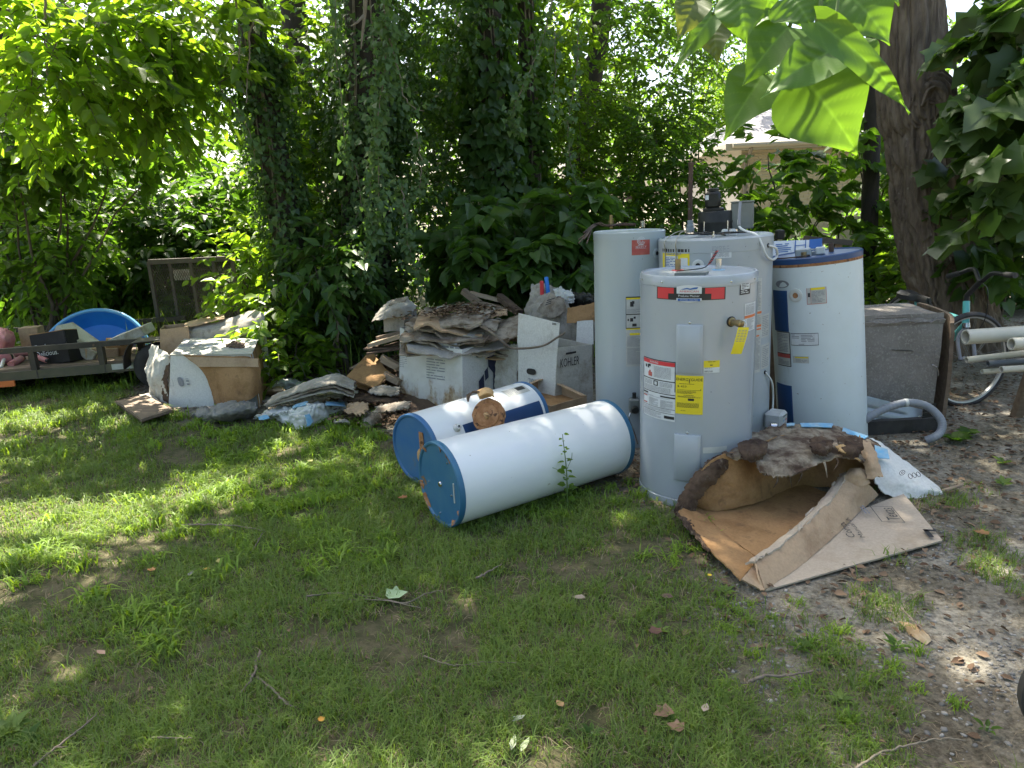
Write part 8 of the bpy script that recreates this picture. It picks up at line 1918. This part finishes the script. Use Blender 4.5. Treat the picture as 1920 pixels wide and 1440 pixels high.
def weed(label, px, py, Y=None, h=.12, n=9, ll=(.03, .05), wr=.6, T=T_OVAL, mat='leaf_bright', seed=0, rosette=False, lean=(0, 0), stem=.0025, name='weed'):
    R = np.random.default_rng(800 + seed)
    g = G(px, py) if Y is None else W(px, py, Y); b = np.array([g[0], g[1], 0.0])
    t = thing(name, label, 'weed', b)
    if rosette:
        a = np.arange(n) * 2.4 + R.uniform(0, 6); d = np.stack([np.cos(a), np.sin(a), R.uniform(.25, .9, n)], 1)
        pos = b + np.stack([np.cos(a), np.sin(a), np.zeros(n)], 1) * .006 + [0, 0, .006]
        ln = R.uniform(*ll, n); leaf_obj('leaves', [leaf_arrays(pos, d, np.tile([0, 0, 1.0], (n, 1)) - d * .2, ln, ln * wr, T, R.random(n))], mat, t)
        MB().tube([b, b + [0, 0, .012]], .004, 6).build('stem', 'stalk', t, world=True)
        return t
    s = spline([b, b + [lean[0] * .4 + .006, lean[1] * .4, h * .5], b + [lean[0], lean[1], h]], 20)
    MB().tube(s, np.linspace(stem, stem * .4, 20), 5).build('stem', 'stalk', t, smooth='all', world=True)
    k = np.linspace(2, 19, n).astype(int); a = np.arange(n) * 2.5 + R.uniform(0, 6)
    d = np.stack([np.cos(a), np.sin(a), R.uniform(-.2, .4, n)], 1); ln = R.uniform(*ll, n) * np.linspace(1.15, .55, n)
    leaf_obj('leaves', [leaf_arrays(s[k] + d * .006, d, np.tile([0, -.3, 1.0], (n, 1)) + R.normal(size=(n, 3)) * .2, ln, ln * wr, T, R.random(n))], mat, t)
    return t
tv_ = weed('slender weed climbing up the side of the lying white heater', 1064, 953, None, .38, 26, (.03, .055), .7, mat='leaf_bright', seed=1, lean=(-.015, .0), stem=.004)
b_ = np.array([tv_.location.x, tv_.location.y, 0]) 
MB().tube(spline([b_ + [.003, .008, .16], b_ + [-.04, .0, .20], b_ + [-.07, 0, .215]], 8), .0012, 4).tube(spline([b_ + [.003, .01, .2], b_ + [.025, .01, .25], b_ + [.03, .015, .28]], 8), .0012, 4).build('side_shoot', 'stalk', tv_, smooth='all', world=True)
weed('broad leaved weed on the dirt beside the grey hose', 1790, 826, None, .10, 9, (.07, .10), .85, T_MAPLE, 'leaf_mid', 2, rosette=True)
weed('broad leaved weed growing right of the one by the hose', 1815, 815, None, .08, 7, (.05, .07), .85, T_MAPLE, 'leaf_mid', 3, rosette=True)
WD = [(566, 1262, 6, (.05, .08), 'small broad weed beyond the forked grey stick'), (1238, 1186, 6, (.04, .06), 'little weed beside the dark red brown leaf'), (1110, 1380, 7, (.03, .05), 'low weed near the crumpled brown leaves'), (1360, 1112, 14, (.04, .06), 'feathery green weed at the carton foot'), (1500, 1218, 10, (.04, .06), 'green weed tuft in the middle of the gravel'), (1575, 1316, 8, (.04, .06), 'star shaped weed on the gravel'), (1850, 1370, 5, (.03, .05), 'small weed near the cart wheel'), (20, 1375, 9, (.07, .10), 'large broad weed at the lawn edge'), (50, 1395, 7, (.05, .08), 'broad weed touching the large one'), (465, 1180, 5, (.03, .05), 'tiny two leaved weed in the lawn'), (430, 1430, 6, (.04, .06), 'low weed close to the straight dark twig'), (620, 1432, 5, (.03, .05), 'small clover like weed in the near lawn'), (1680, 1215, 8, (.04, .07), 'weed beside the white pebbles'), (1880, 910, 8, (.05, .08), 'weed on the dark dirt behind the carton tip'), (700, 800, 6, (.08, .12), 'wilted grey green weed at the blue end of the rear heater'), (1880, 870, 6, (.05, .08), 'second weed on the dark dirt by the pipes')]
for k, (px, py, n, ll, lab) in enumerate(WD):
    weed(lab, px, py, None, .06, n, (ll[0] * .7, ll[1] * .75), .45 if k not in (7, 8) else .5, T_LONG if k in (3, 4, 5, 12) else T_OVAL, 'leaf_ivy' if 'wilted' in lab else 'grass' if k % 2 else 'leaf_mid', 20 + k, rosette=True)
# thin stem of a vine sapling rising from the heap
t = thing('thin_sapling', 'thin pale bare sapling stem rising from the leaf litter behind the slabs', 'sapling', G(632, 690))
MB().tube(spline([G(631, 692), W(633, 640, 6.0), W(634, 590, 6.05), W(636, 560, 6.1)], 20), np.linspace(.014, .006, 20), 8).build('stem', 'vine_stem', t, smooth='all', world=True)
MB().tube(spline([W(632, 670, 5.95), W(606, 668, 6.0), W(622, 652, 6.0), W(629, 636, 6.0)], 14), .006, 6).build('side_stem', 'vine_stem', t, smooth='all', world=True)
